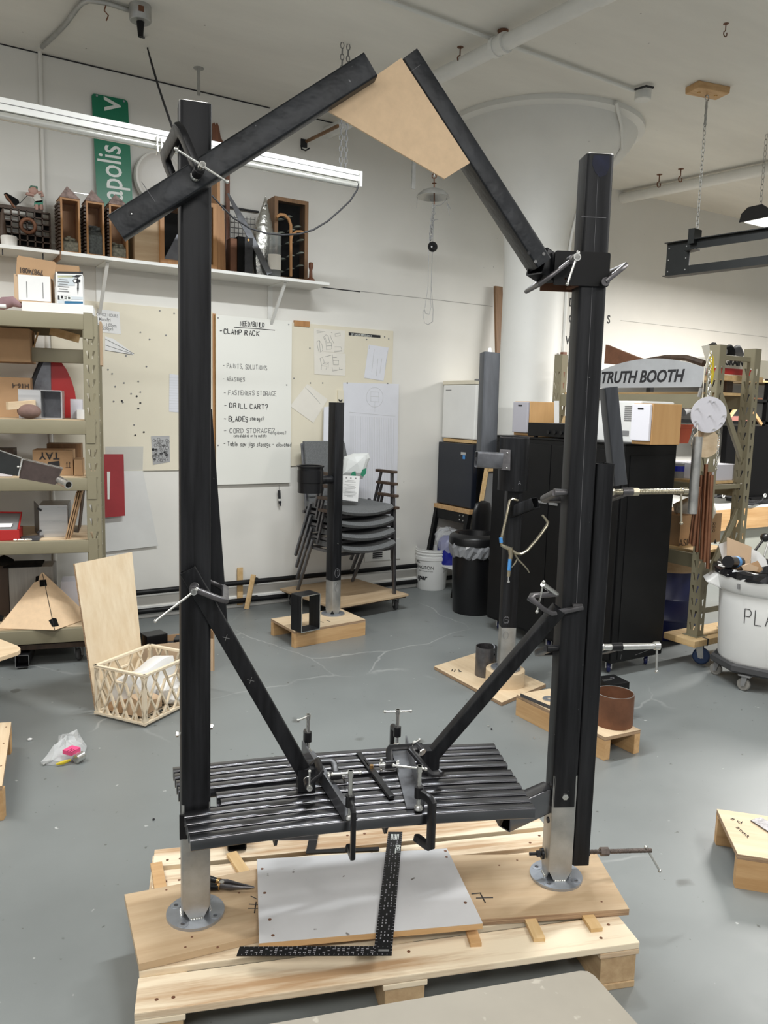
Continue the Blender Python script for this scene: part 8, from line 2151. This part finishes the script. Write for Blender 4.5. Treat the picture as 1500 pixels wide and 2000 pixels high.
single(MB().torus(q, .042, .012, (V(1, 0, 0), Z3, V(0, -1, 0)), 18, 8), 'horseshoe_ring', m_rust, 'rusty ring form set in the dark tray', 'ring', smooth=60)
q = sx(5, 440, b-.03); single(MB().lathe([(.001, .10), (.012, .07), (.02, .0), (.03, -.08), (.02, -.11), (.001, -.11)], q, 12), 'carved_spire', m_darkw, 'small dark carved spire before the tray at left edge', 'carving', smooth=50)
p = sx(18, 478, .05)
single(MB().lathe([(.001, 0), (.045, 0), (.048, .05), (.044, .058), (.03, .06), (.001, .06)], (p[0], SY0+.05, zsh+.001), 20), 'drum_toy', m_porc, 'little cream drum-shaped pot at the shelf edge', 'pot', smooth=40)
zt = zt1
t = thing('wooden_whirligig', 'whirligig of a painted figure cranking a dark wheel over the tray', 'whirligig', sx(40, 400, b))
G = lambda x, y, o=0: sx(x, y, b+.01+o)
MB().poly([G(0, 405), G(84, 414), G(84, 408), G(0, 398)], V(0, .02, 0)).build('base_beam', m_darkw, t)
MB().poly([G(8, 378), (G(12, 376)), G(36, 390), G(38, 396), G(32, 401), G(14, 390)], V(0, .02, 0)).build('paddle', m_blackm, t)
MB().tube([G(10, 380), G(32, 410)], .008, 6).build('paddle_post', m_rust, t)
MB().poly([G(57, 366), G(60, 362), G(73, 364), G(74, 368), G(70, 372), G(60, 371)], V(0, .02, 0)).build('cap', mat('teal_cap', (.03, .13, .08), .6), t)
MB().ball(G(65, 373, .01), .03, 12, 8, sc=(1, .6, 1)).build('head', m_skin, t, smooth=60)
MB().poly([G(66, 377), G(74, 378), G(83, 392), G(83, 394), G(70, 396), G(64, 384)], V(0, .02, 0)).build('shirt', m_canvas, t)
MB().tube([G(72, 379, .01), G(81, 375, .01), G(83, 384, .01)], .011, 6).build('arm', m_skin, t); MB().tube([G(66, 381, 0), G(54, 379, 0), G(51, 377, 0)], .011, 6).build('arm', m_skin, t)
MB().poly([G(68, 393), G(84, 391), G(84, 400), G(67, 401)], V(0, .025, 0)).build('shorts', mat('teal_shorts', (.05, .25, .17), .6), t)
for xx in (71, 80): MB().tube([G(xx, 400, .01), G(xx+.5, 410, .01)], .014, 6).build('leg', m_skin, t)
MB().tube([G(54, 381), G(38, 398)], .002, 4).build('wire', m_ink, t)
# three display towers
for (xl, xr, yt, yb, ap, yap, fill, lab) in ((112, 157, 387, 492, 135, 364, m_pebble, 'leftmost glass-fronted tower box with paper roof, pale pebbles inside'), (162, 204, 394, 497, 182, 371, m_gritty, 'middle glass-fronted tower box with paper roof, slate chips inside'), (207, 250, 400, 500, 224, 379, m_pebble, 'third glass-fronted tower box, half hidden behind the rafter end')):
    bb = .05
    X0, X1 = sx(xl+7, 450, bb)[0], sx(xr, 450, bb)[0]; zb_ = zsh+.001; zt = sx((xl+xr)/2, yt, bb)[2]
    t = thing('display_tower', lab, 'display box', ((X0+X1)/2, SY0+bb, zb_))
    dp = .14; w_ = .012
    MB().bbox(X0, X0+w_, SY0+bb, SY0+bb+dp, zb_, zt).build('side', m_honey, t)
    MB().bbox(X1-w_, X1, SY0+bb, SY0+bb+dp, zb_, zt).build('side', m_honey, t)
    MB().bbox(X0+w_, X1-w_, SY0+bb, SY0+bb+dp, zb_, zb_+w_).build('floor_board', m_honey, t)
    MB().bbox(X0+w_, X1-w_, SY0+bb, SY0+bb+dp, zt-w_, zt).build('head_board', m_honey, t)
    MB().bbox(X0+w_, X1-w_, SY0+bb+dp-.006, SY0+bb+dp, zb_+w_, zt-w_).build('back', m_honey, t)
    MB().bbox(X0+w_, X1-w_, SY0+bb+.006, SY0+bb+.009, zb_+w_, zt-w_).build('glass', m_glass, t)
    hh = .10 if fill is m_pebble else .19
    rb = random.Random(int(xl)); f_ = MB()
    n = 6; f_.rings([[V(X0+w_+.001+(X1-X0-2*w_-.002)*i/n, y, z) for i in range(n+1)]+[V(X1-w_-.001, y, zb_+w_), V(X0+w_+.001, y, zb_+w_)] for y, z in ((SY0+bb+.012, zb_+hh*.7), (SY0+bb+.07, zb_+hh), (SY0+bb+dp-.01, zb_+hh*.95))])
    for k in range(40): f_.ball((rb.uniform(X0+w_+.02, X1-w_-.02), SY0+bb+rb.uniform(.025, .11), zb_+hh*rb.uniform(.75, 1.05)), rb.uniform(.008, .016), 6, 4, sc=(1.4, 1, .6))
    stuff(f_.build('stone_filling', fill, t))
    a_ = V((X0+X1)/2-.004, SY0+bb+dp/2, sx(ap, yap, bb+dp/2)[2])
    cs_ = [V(X0-.004, SY0+bb-.004, zt+.001), V(X1+.004, SY0+bb-.004, zt+.001), V(X1+.004, SY0+bb+dp, zt+.001), V(X0-.004, SY0+bb+dp, zt+.001)]
    MB().add(cs_+[a_], [(3, 2, 1, 0), (0, 1, 4), (1, 2, 4), (2, 3, 4), (3, 0, 4)]).build('roof', m_shingle, t)
    c_ = MB()
    for k in range(14): c_.bbox(X0-.014, X0-.001, SY0+bb, SY0+bb+dp, zb_+.01+(zt-zb_-.03)*k/14, zb_+.01+(zt-zb_-.03)*(k+.62)/14)
    c_.build('corrugated_flank', m_darkw, t)
q = [sx(144, 376, .12), sx(180, 381, .12)]
single(MB().tube(q, .004, 6), 'silver_rod', m_bright, 'thin silver rod bridging the first two tower roofs', 'rod')
# green street sign standing on the shelf
b = .30
sg = [aty(x, y, YW-.02) for x, y in ((179, 190), (181, 183), (186, 181), (243, 191), (247, 195), (249, 202), (268, 484), (193, 478))]
t = thing('street_sign', 'tall green street sign with white letters leaning on the wall', 'sign', sx(225, 480, .3))
zlo = zsh+.002
xl0, xl1 = aty(181, 200, YW-.015)[0], aty(248, 200, YW-.015)[0]
xb0, xb1 = aty(193, 470, YW-.06)[0], aty(266, 470, YW-.06)[0]
ztl, ztr_ = aty(181, 183, YW-.015)[2], aty(246, 194, YW-.015)[2]
sw = (xl1-xl0+xb1-xb0)/2
B0, T0 = V((xb0+xb1)/2, YW-.06, zlo), V((xl0+xl1)/2, YW-.012, (ztl+ztr_)/2)
sv = nrm(T0-B0); su = nrm(V(1, 0, 0)-sv*sv[0]); sn = np.cross(su, sv)
if np.dot(sn, V(0, -1, 0)) < 0: sn = -sn
SL = np.linalg.norm(T0-B0)
plate([(x, y+SL/2) for x, y in rrect(sw, SL, .022, 4)], [], su, sv, B0, .003, sn).build('panel', m_green, t)
oo = B0+sn*.0035
# words read upwards
q = atpl(240, 393, oo, sn)
text_obj('apolis', q, sv, -su, .225, m_signw, t, 'lettering', .0006, .0012, 0, .70)
q = atpl(236, 222, oo, sn)
text_obj('v', q, sv, -su, .235, m_signw, t, 'lettering', .0006, .0012, 0, .9)
bt = MB()
for (x, y) in ((189, 187), (242, 198)): q = atpl(x, y, oo, sn); bt.cyl(q, q+sn*.003, .007, seg=8)
bt.build('bolt', m_zinc, t)
mk = MB(); mk.box(B0+su*.03+sv*.11+sn*.004, .05, .01, .0006, (su, sv, sn)); mk.box(B0+su*.03+sv*.085+sn*.004, .05, .01, .0006, (su, sv, sn)); mk.build('white_bars', m_signw, t)
# oval dish behind left post
q = aty(312, 350, YW-.05); rx = np.linalg.norm(aty(360, 350, YW-.05)-aty(263, 350, YW-.05))/2; rz = rx*1.05
t = thing('oval_dish', 'big pale oval dish standing on edge behind the left post', 'dish', V(q[0], YW-.06, q[2]-rz))
MB().lathe([(.001, -.012), (.74, -.016), (.82, -.03), (.9, -.04), (.97, -.036), (1.0, -.02), (1.0, -.012), (.8, .0), (.001, .0)], (0, 0, 0), 40, (V(1, 0, 0), V(0, 1, 0), Z3)) if False else None
dm = MB(); ang_ = [2*math.pi*i/44 for i in range(44)]
def ering(k, o): return [V(q[0]+math.cos(a)*rx*k, YW-.03-o, q[2]+math.sin(a)*rz*k) for a in ang_]
dm.rings([ering(1, 0), ering(1.0, .012), ering(.97, .045), ering(.90, .05), ering(.82, .03), ering(.70, .02), ering(.02, .018)])
dm.build('dish', m_porc, t, smooth=50)
single(MB().bbox(q[0]-rx*.3, q[0]+rx*.3, YW-.08, YW-.02, zsh+.001, q[2]-rz+.004), 'dish_stand', m_darkw, 'dark block carrying the pale oval dish on the shelf', 'block')
# wooden cabinets either side of left post
def shadow_box(lab, xa, xb, ytop, ybot, b, dp, mf, nm='display_case'):
    X0, X1 = sx(xa, 460, b)[0], sx(xb, 460, b)[0]; zt = sx((xa+xb)/2, ytop, b)[2]; z0 = zsh+.001
    t = thing(nm, lab, 'display box', ((X0+X1)/2, SY0+b, z0)); w_ = .028
    MB().bbox(X0, X0+w_, SY0+b, SY0+b+.02, z0, zt).build('stile', mf, t); MB().bbox(X1-w_, X1, SY0+b, SY0+b+.02, z0, zt).build('stile', mf, t)
    MB().bbox(X0+w_, X1-w_, SY0+b, SY0+b+.02, z0, z0+w_*1.1).build('rail', mf, t); MB().bbox(X0+w_, X1-w_, SY0+b, SY0+b+.02, zt-w_, zt).build('rail', mf, t)
    MB().bbox(X0, X0+.012, SY0+b+.02, SY0+b+dp, z0, zt).build('side', mf, t); MB().bbox(X1-.012, X1, SY0+b+.02, SY0+b+dp, z0, zt).build('side', mf, t)
    MB().bbox(X0+.012, X1-.012, SY0+b+dp-.01, SY0+b+dp, z0, zt).build('back', m_blackm, t)
    MB().bbox(X0+.012, X1-.012, SY0+b+.02, SY0+b+dp-.01, zt-.012, zt).build('top_board', mf, t)
    MB().bbox(X0+w_, X1-w_, SY0+b+.008, SY0+b+.011, z0+w_, zt-w_).build('glass', m_glass, t)
    return t, X0, X1, z0, zt
t, X0, X1, z0, zt = shadow_box('amber wooden display case left of the left post', 313, 392, 400, 505, .02, .22, m_honey)
MB().poly([V((X0+X1)/2-.10, SY0+.10, z0+.03), V((X0+X1)/2+.10, SY0+.10, z0+.03), V((X0+X1)/2, SY0+.10, z0+.22)], V(0, .004, 0)).build('slate_triangle', m_angle, t)
MB().bbox(aty(262, 450, SY0+.06)[0]+.0, X0-.001, SY0+.05, SY0+.24, z0, zt-.02).build('side_wing', m_plyt, t)
t, X0, X1, z0, zt = shadow_box('brown wooden case right of the left post', 384, 424, 395, 522, .03, .14, m_honey)
for k, (xa, xb, yt, lab) in enumerate(((421, 429, 354, 'tallest thin amber board standing beside the left post'), (427, 436, 398, 'second thin amber board leaning right of the post'), (433, 443, 410, 'third thin amber board leaning right of the post'))):
    p0_, p1_ = sx(xb+1, 520, .06), sx(xa, yt, .08)
    X0_ = p0_[0]
    single(MB().hexa([V(X0_-.024, SY0+.05+.02*k, zsh+.001), V(X0_, SY0+.05+.02*k, zsh+.001), V(X0_, SY0+.2, zsh+.001), V(X0_-.024, SY0+.2, zsh+.001), V(p1_[0]-.0, SY0+.05+.02*k, p1_[2]), V(p1_[0]+.022, SY0+.05+.02*k, p1_[2]), V(p1_[0]+.022, SY0+.2, p1_[2]), V(p1_[0], SY0+.2, p1_[2])]), 'thin_board', m_honey, lab, 'board')
# red-brown carved staff
t = thing('carved_paddle', 'dark red carved paddle standing on the wall behind left post', 'paddle', sx(444, 520, .3))
q0, q1 = aty(447, 520, YW-.03), aty(446, 300, YW-.02)
MB().box(V(q0[0]-.01, YW-.03, (zsh+q1[2])/2), .028, .02, q1[2]-zsh).build('shaft', m_redwood, t)
MB().poly([aty(x, y, YW-.02) for x, y in ((414, 275), (414, 242), (418, 240), (420, 246), (423, 240), (426, 247), (429, 262), (431, 275))], V(0, -.012, 0)).build('blade', m_redwood, t)
MB().poly([aty(x, y, YW-.021) for x, y in ((414, 268), (431, 270), (447, 300), (440, 304))], V(0, -.010, 0)).build('neck', m_redwood, t)
# copper coloured & black slabs
def slab(lab, xa, xb, yt, b, dp, m, nm, cat):
    X0, X1 = sx(xa, 480, b)[0], sx(xb, 480, b)[0]
    return single(MB().bbox(X0, X1, SY0+b, SY0+b+dp, zsh+.001, sx((xa+xb)/2, yt, b)[2]), nm, m, lab, cat)
slab('brown patinated block on the shelf beside black slabs', 450, 466, 466, .10, .08, m_rust, 'patina_block', 'block')
slab('narrow black slab on the shelf', 465, 478, 462, .08, .10, m_blackm, 'black_slab', 'slab')
o = slab('wide black slab with tiny brass disc on the shelf', 478, 494, 464, .07, .10, m_iron, 'black_slab', 'slab')
q = sx(485, 469, .068); MB().cyl(q, q-V(0, .004, 0), .008, seg=12).build('brass_disc', m_brass, o)
# dark rail and wires behind
a_, b_ = aty(432, 402, YW-.02), aty(505, 414, YW-.02); 
single(MB().tube([a_, b_], .008, 6), 'dark_rail', m_ink, 'thin dark rod behind the art objects on the wall', 'rod')
t = thing('wire_rack', 'faint grey wire grid leaning behind the art objects', 'grid', sx(470, 480, .26))
g_ = MB()
for k in range(7): g_.tube([sx(450+8*k, 420+.8*k, .27), sx(450+8*k, 468+.8*k, .25)], .003, 4)
for k in range(5): g_.tube([sx(450, 424+10*k, .26), sx(498, 429+10*k, .26)], .003, 4)
g_.build('wires', m_inkg, t)
p0_, p1_ = sx(444, 378, .16), sx(527, 535, .02)
d = nrm(p1_-p0_)
t = thing('metal_strip', 'long grey metal strip leaning diagonally across the shelf objects', 'strip', p1_)
wv = nrm(np.cross(d, V(0, 1, 0)))
MB().poly([p0_, p0_+wv*.012, p0_+d*.2+wv*.03, p1_+wv*.022, p1_-wv*.022, p0_+d*.2-wv*.02], V(0, .008, 0)).build('blade', m_angle, t)
# hammered fish-like vessel
cx_ = sx(513, 460, .12)
t = thing('hammered_vessel', 'pointed hammered silver vessel on the shelf', 'vessel', V(cx_[0], SY0+.12, zsh))
H_ = sx(522, 383, .12)[2]-zsh
pr = [(.001, .001), (.045, .001), (.05, .02), (.062, .08), (.074, .16), (.078, .22), (.072, .29), (.055, .36), (.033, .43), (.014, .49), (.002, .53)]
k_ = H_/.53
tilt = V(.055, 0, 1)
MB().lathe([(r*1.08, z*k_) for r, z in pr], (cx_[0]-.01, SY0+.12, zsh), 28, (V(1, 0, 0), V(0, .6, 0), nrm(tilt))).build('body', m_hammer, t, smooth=50)
q = sx(519, 402, .085); MB().cyl(q, q-V(0, .01, 0), .006, seg=8).build('hole', m_ink, t)
# bottle
bq = sx(539, 480, .03)
t = thing('glass_bottle', 'clear glass cylinder with pale label at the shelf edge', 'bottle', V(bq[0], SY0+.07, zsh))
hb = sx(539, 457, .07)[2]-zsh
MB().lathe([(.001, .002), (.052, .002), (.055, .01), (.055, hb), (.051, hb), (.051, .012), (.001, .010)], (bq[0], SY0+.07, zsh), 28).build('glass', mat('bottle_glass', (.30, .32, .31), .08, alpha=.35), t, smooth=40)
MB().lathe([(.0556, .05), (.0556, .16)], (bq[0], SY0+.07, zsh), 20, a0=R(200), a1=R(320)).build('label', m_paperc, t)
MB().lathe([(.001, .012), (.049, .012), (.049, .08), (.001, .08)], (bq[0], SY0+.07, zsh), 24).build('dark_contents', m_blackm, t, smooth=40)
# leaf shadow box at right
t, X0, X1, z0, zt = shadow_box('black-backed wooden case of little glass leaves near shelf end', 536, 602, 388, 540, .16, .14, m_brownw)
rb = random.Random(5)
for k in range(14):
    x = X0+.06+(X1-X0-.12)*(k % 3)/2+rb.uniform(-.02, .02); z = z0+.07+(zt-z0-.16)*(k/14)
    MB().lathe([(.001, .010), (.018, .006), (.034, -.004), (.036, -.006), (.018, .002), (.001, .006)], (x, SY0+.20, z), 14, (V(1, 0, .2), V(0, 1, 0), Z3)).build('glass_leaf', mat('pale_green_glass', (.42, .46, .40), .15), t, smooth=60)
t = thing('wooden_arch', 'thin amber wooden arch standing before the leaf case', 'arch', sx(568, 535, .08))
A_ = lambda x, y: sx(x, y, .08)
MB().sweep([A_(540, 424), A_(547, 419), A_(556, 420), A_(564, 428), A_(568, 440), A_(568, 540)], rrect(.02, .016, .003, 1), V(0, 1, 0)).build('arch', m_honey, t)
MB().sweep([A_(568, 470), A_(571, 458), A_(579, 452), A_(588, 452), A_(596, 456)], rrect(.016, .014, .003, 1), V(0, 1, 0)).build('branch', m_honey, t)
p = sx(607, 541, .06)
hv = sx(607, 513, .06)[2]-zsh
single(MB().lathe([(.001, 0), (.03, 0), (.031, .015), (.014, .03), (.011, hv*.6), (.018, hv*.75), (.018, hv*.95), (.012, hv), (.001, hv)], (p[0], SY0+.06, zsh+.001), 18), 'turned_spindle', m_redwood, 'little turned brown spindle at the right end of the shelf', 'spindle', smooth=50)
# black iron hook bracket with rod on the wall
t = thing('wall_bracket', 'black wall hook with long rod above the strip light', 'bracket', wpx(592, 283, .02))
MB().bbox(wpx(587, 285)[0], wpx(599, 285)[0], YW-.01, YW, wpx(592, 288)[2], wpx(592, 272)[2]).build('plate', m_ink, t)
MB().tube([wpx(599, 276, .01), aty(660, 246, YW-.55)], .013, 8).build('rod', m_brownw, t)
MB().tube([wpx(588, 284, .03), wpx(589, 291, .04), wpx(597, 294, .06), wpx(605, 289, .08)], .006, 6).build('hook', m_ink, t)

# ------------------------------------------------------------------ hanging tangle before the column
Dm = 5.6; KM = Dm/4.2
t = thing('hanging_mobile', 'metal mushroom-cap mobile with loose strings hanging from the ceiling', 'mobile', atd(848, 380, Dm))
f = lambda x, y, o=0: atd(x, y, Dm+o)
tp_ = f(848, 345); tp_c = V(tp_[0], tp_[1], CE)
MB().cyl(tp_, tp_c, .005, seg=6).build('ceiling_rod', m_galv, t)
MB().torus(f(848, 344), .016, .004, (RIGHT, UP, FWD), 14, 6).build('hook', m_rust, t)
c_ = f(848, 359); MB().lathe([(.001, .006), (.018, .004), (.001, -.004)], c_, 14).build('top_disc', m_rust, t)
MB().cyl(f(848, 350), f(848, 400), .005, seg=6).build('spindle', m_rust, t)
cap_ = f(846, 376)
MB().lathe([(.001, .026), (.04, .024), (.08, .010), (.11, -.016), (.12, -.034), (.115, -.032), (.08, .0), (.04, .013), (.001, .016)], cap_, 24).build('cap', m_galv, t, smooth=60)
s_ = MB()
for pts in ([(815, 385), (814, 406)], [(872, 386), (878, 422)], [(873, 396), (880, 408)], [(840, 388), (848, 402), (862, 400), (874, 388)], [(846, 400), (840, 440), (838, 480), (836, 560), (830, 600), (826, 610), (829, 630), (836, 634), (845, 628), (846, 605), (842, 560), (845, 480), (847, 410)], [(840, 560), (842, 600), (838, 614), (831, 612), (829, 604)], [(848, 430), (856, 428)]): s_.tube([f(*q) for q in pts], .0022, 4)
s_.build('string', m_inkg, t)
ch = MB(); chain(ch, f(848, 405), f(841, 470), .03, .0026, .011); chain(ch, f(845, 430), f(840, 468), .03, .0026, .011); ch.build('chain', m_inkg, t)
MB().torus(f(847, 402), .012, .004, (RIGHT, UP, FWD), 12, 6).build('ring', m_galv, t)
wv = nrm(RIGHT*.5-FWD*.85)
MB().lathe([(.008, -.016), (.03, -.018), (.036, -.008), (.036, .008), (.03, .018), (.008, .016), (.008, -.016)], f(845, 482), 22, (UP, nrm(np.cross(wv, UP)), wv)).build('pulley_wheel', m_blackp, t, smooth=50)
MB().cyl(f(843, 482, -.03), f(844, 482, .0), .006, seg=10).build('hub', m_alu, t)

# ------------------------------------------------------------------ hanging steel frame and far lamp at right
Df = None
bq = atz(1382, 172, CE)
t = thing('suspended_beams', 'black steel beam frame hung from a ceiling block by chain', 'frame', bq)
bxv = nrm(V(.83, -.56, 0)); 
ccb = atz(1382, 176, CE-.02)
tb = thing('ceiling_block', 'amber wooden block bolted to the ceiling above the steel frame', 'block', (ccb[0], ccb[1], CE))
bu, bv = rot2(R(-12))
w0 = .115
bl = MB()
top_ = [ccb*V(1, 1, 0)+bu*a*1.02+bv*b*1.02+Z3*(CE-.0) for a, b in ((-.13, -.065), (.13, -.065), (.13, .065), (-.13, .065))]
bot_ = [ccb*V(1, 1, 0)+bu*a+bv*b+Z3*(CE-.045) for a, b in ((-.13, -.065), (.13, -.065), (.13, .065), (-.13, .065))]
bl.hexa(bot_+top_); bl.build('block', m_lumber, tb, bev=.006)
for a in (-.07, .07): MB().lathe([(.001, -.006), (.01, -.005), (.012, 0)], ccb*V(1, 1, 0)+bu*a+Z3*(CE-.045), 10).build('screw_head', m_brass, tb)
hk = ccb*V(1, 1, 0)+Z3*(CE-.045)
MB().torus(hk-Z3*.025, .018, .004, (V(1, 0, 0), Z3, V(0, 1, 0)), 14, 6, R(-60), R(240)).build('hook', m_galv, tb)
zb_ = zrow(hk, 455)
ch = MB(); chain(ch, hk-Z3*.04, V(hk[0], hk[1], zb_), .034, .0026, .010); ch.build('chain', m_galv, t)
MB().cyl(hk-Z3*.05, hk-Z3*.20, .008, seg=8).build('turnbuckle', m_galv, t)
# beams run from the end plate towards the right and the viewer
pE = V(hk[0], hk[1], zb_)
Dfr = np.dot(pE-CAM, FWD)
yA1 = [atd(1300, 478, Dfr+.08), atd(1500, 447, Dfr-.55)]
# horizontal frame: find direction so both beams are level
zu = zrow(pE, 470)
def lev(x, y, z): return atz(x, y, z)
u0 = lev(1304, 477, zu); u1 = lev(1500, 447, zu)
fd = nrm(u1-u0)
zl_ = zrow(u0, 541)
fn = nrm(np.cross(Z3, fd)); fn = fn if np.dot(fn, CAM-u0) > 0 else -fn
L_ = np.linalg.norm(u1-u0)+.8
wh_ = .06
def tee(p, z, up_):
    mb = MB(); mb.box(p+fd*L_/2+Z3*z, L_, .085, .006, (fd, fn, Z3)); mb.box(p+fd*L_/2+Z3*(z-up_*wh_/2), L_, .006, wh_, (fd, fn, Z3)); return mb.build('beam', m_dsteel, t)
P0 = u0*V(1, 1, 0)
tee(P0, zu, 1); tee(P0, zl_, -1)
epw = .0
q = atpl(1347, 500, u0, fn); Lp = np.dot(q*V(1, 1, 0)-P0, fd)
MB().box(P0+fd*Lp/2+Z3*(zu+zl_)/2, Lp, .008, zu-zl_, (fd, fn, Z3)).build('end_plate', m_dsteel, t)
for a in (.1, .85):
    for b in (.15, .5, .85):
        c_ = P0+fd*Lp*a+Z3*(zl_+(zu-zl_)*b)+fn*.0045; MB().cyl(c_, c_+fn*.001, .005, seg=8).build('bolt_hole', m_alu, t)
cl = P0+fd*np.dot(pE*V(1, 1, 0)-P0, fd)
MB().box(cl+Z3*(zu+.02), .045, .10, .10, (fd, fn, Z3)).build('hanger_clip', m_dsteel, t)
MB().box(cl+Z3*(zu-wh_-.012)+fn*.02, .09, .08, .006, (nrm(fd+fn*.3), fn, Z3)).build('clip_foot', m_dsteel, t)
# far lamp: black ended reflector
lz = zrow(atd(1472, 415, 6.0), 410)
lp = atd(1475, 415, 6.2)
t = thing('strip_light', 'strip light with black end cap hanging at the right border', 'light fixture', lp)
l1 = atz(1500, 424, lp[2]-.02) if False else lp+V(1.2, -.0, 0)
ld = V(1, 0, 0); 
MB().hexa([lp+V(0, -.11, -.05), lp+V(2.4, -.11, -.05), lp+V(2.4, .11, -.05), lp+V(0, .11, -.05), lp+V(0, -.05, .03), lp+V(2.4, -.05, .03), lp+V(2.4, .05, .03), lp+V(0, .05, .03)]).build('reflector', m_reflect, t)
MB().poly([lp+V(-.012, y, z) for y, z in ((-.13, -.055), (.13, -.055), (.115, .01), (.06, .05), (-.06, .05), (-.115, .01))], V(.012, 0, 0)).build('end_cap', m_ink, t)
MB().bbox(lp[0]+.02, lp[0]+2.38, lp[1]-.10, lp[1]+.10, lp[2]-.058, lp[2]-.052).build('lens', mat('lit_lens', (.9, .9, .88), .3, emit=(1, .98, .93, 1.1)), t)
ch = MB(); chain(ch, lp+V(.06, 0, .05), V(lp[0]+.06, lp[1], CE), .05, .003, .012); ch.build('chain', m_galv, t)
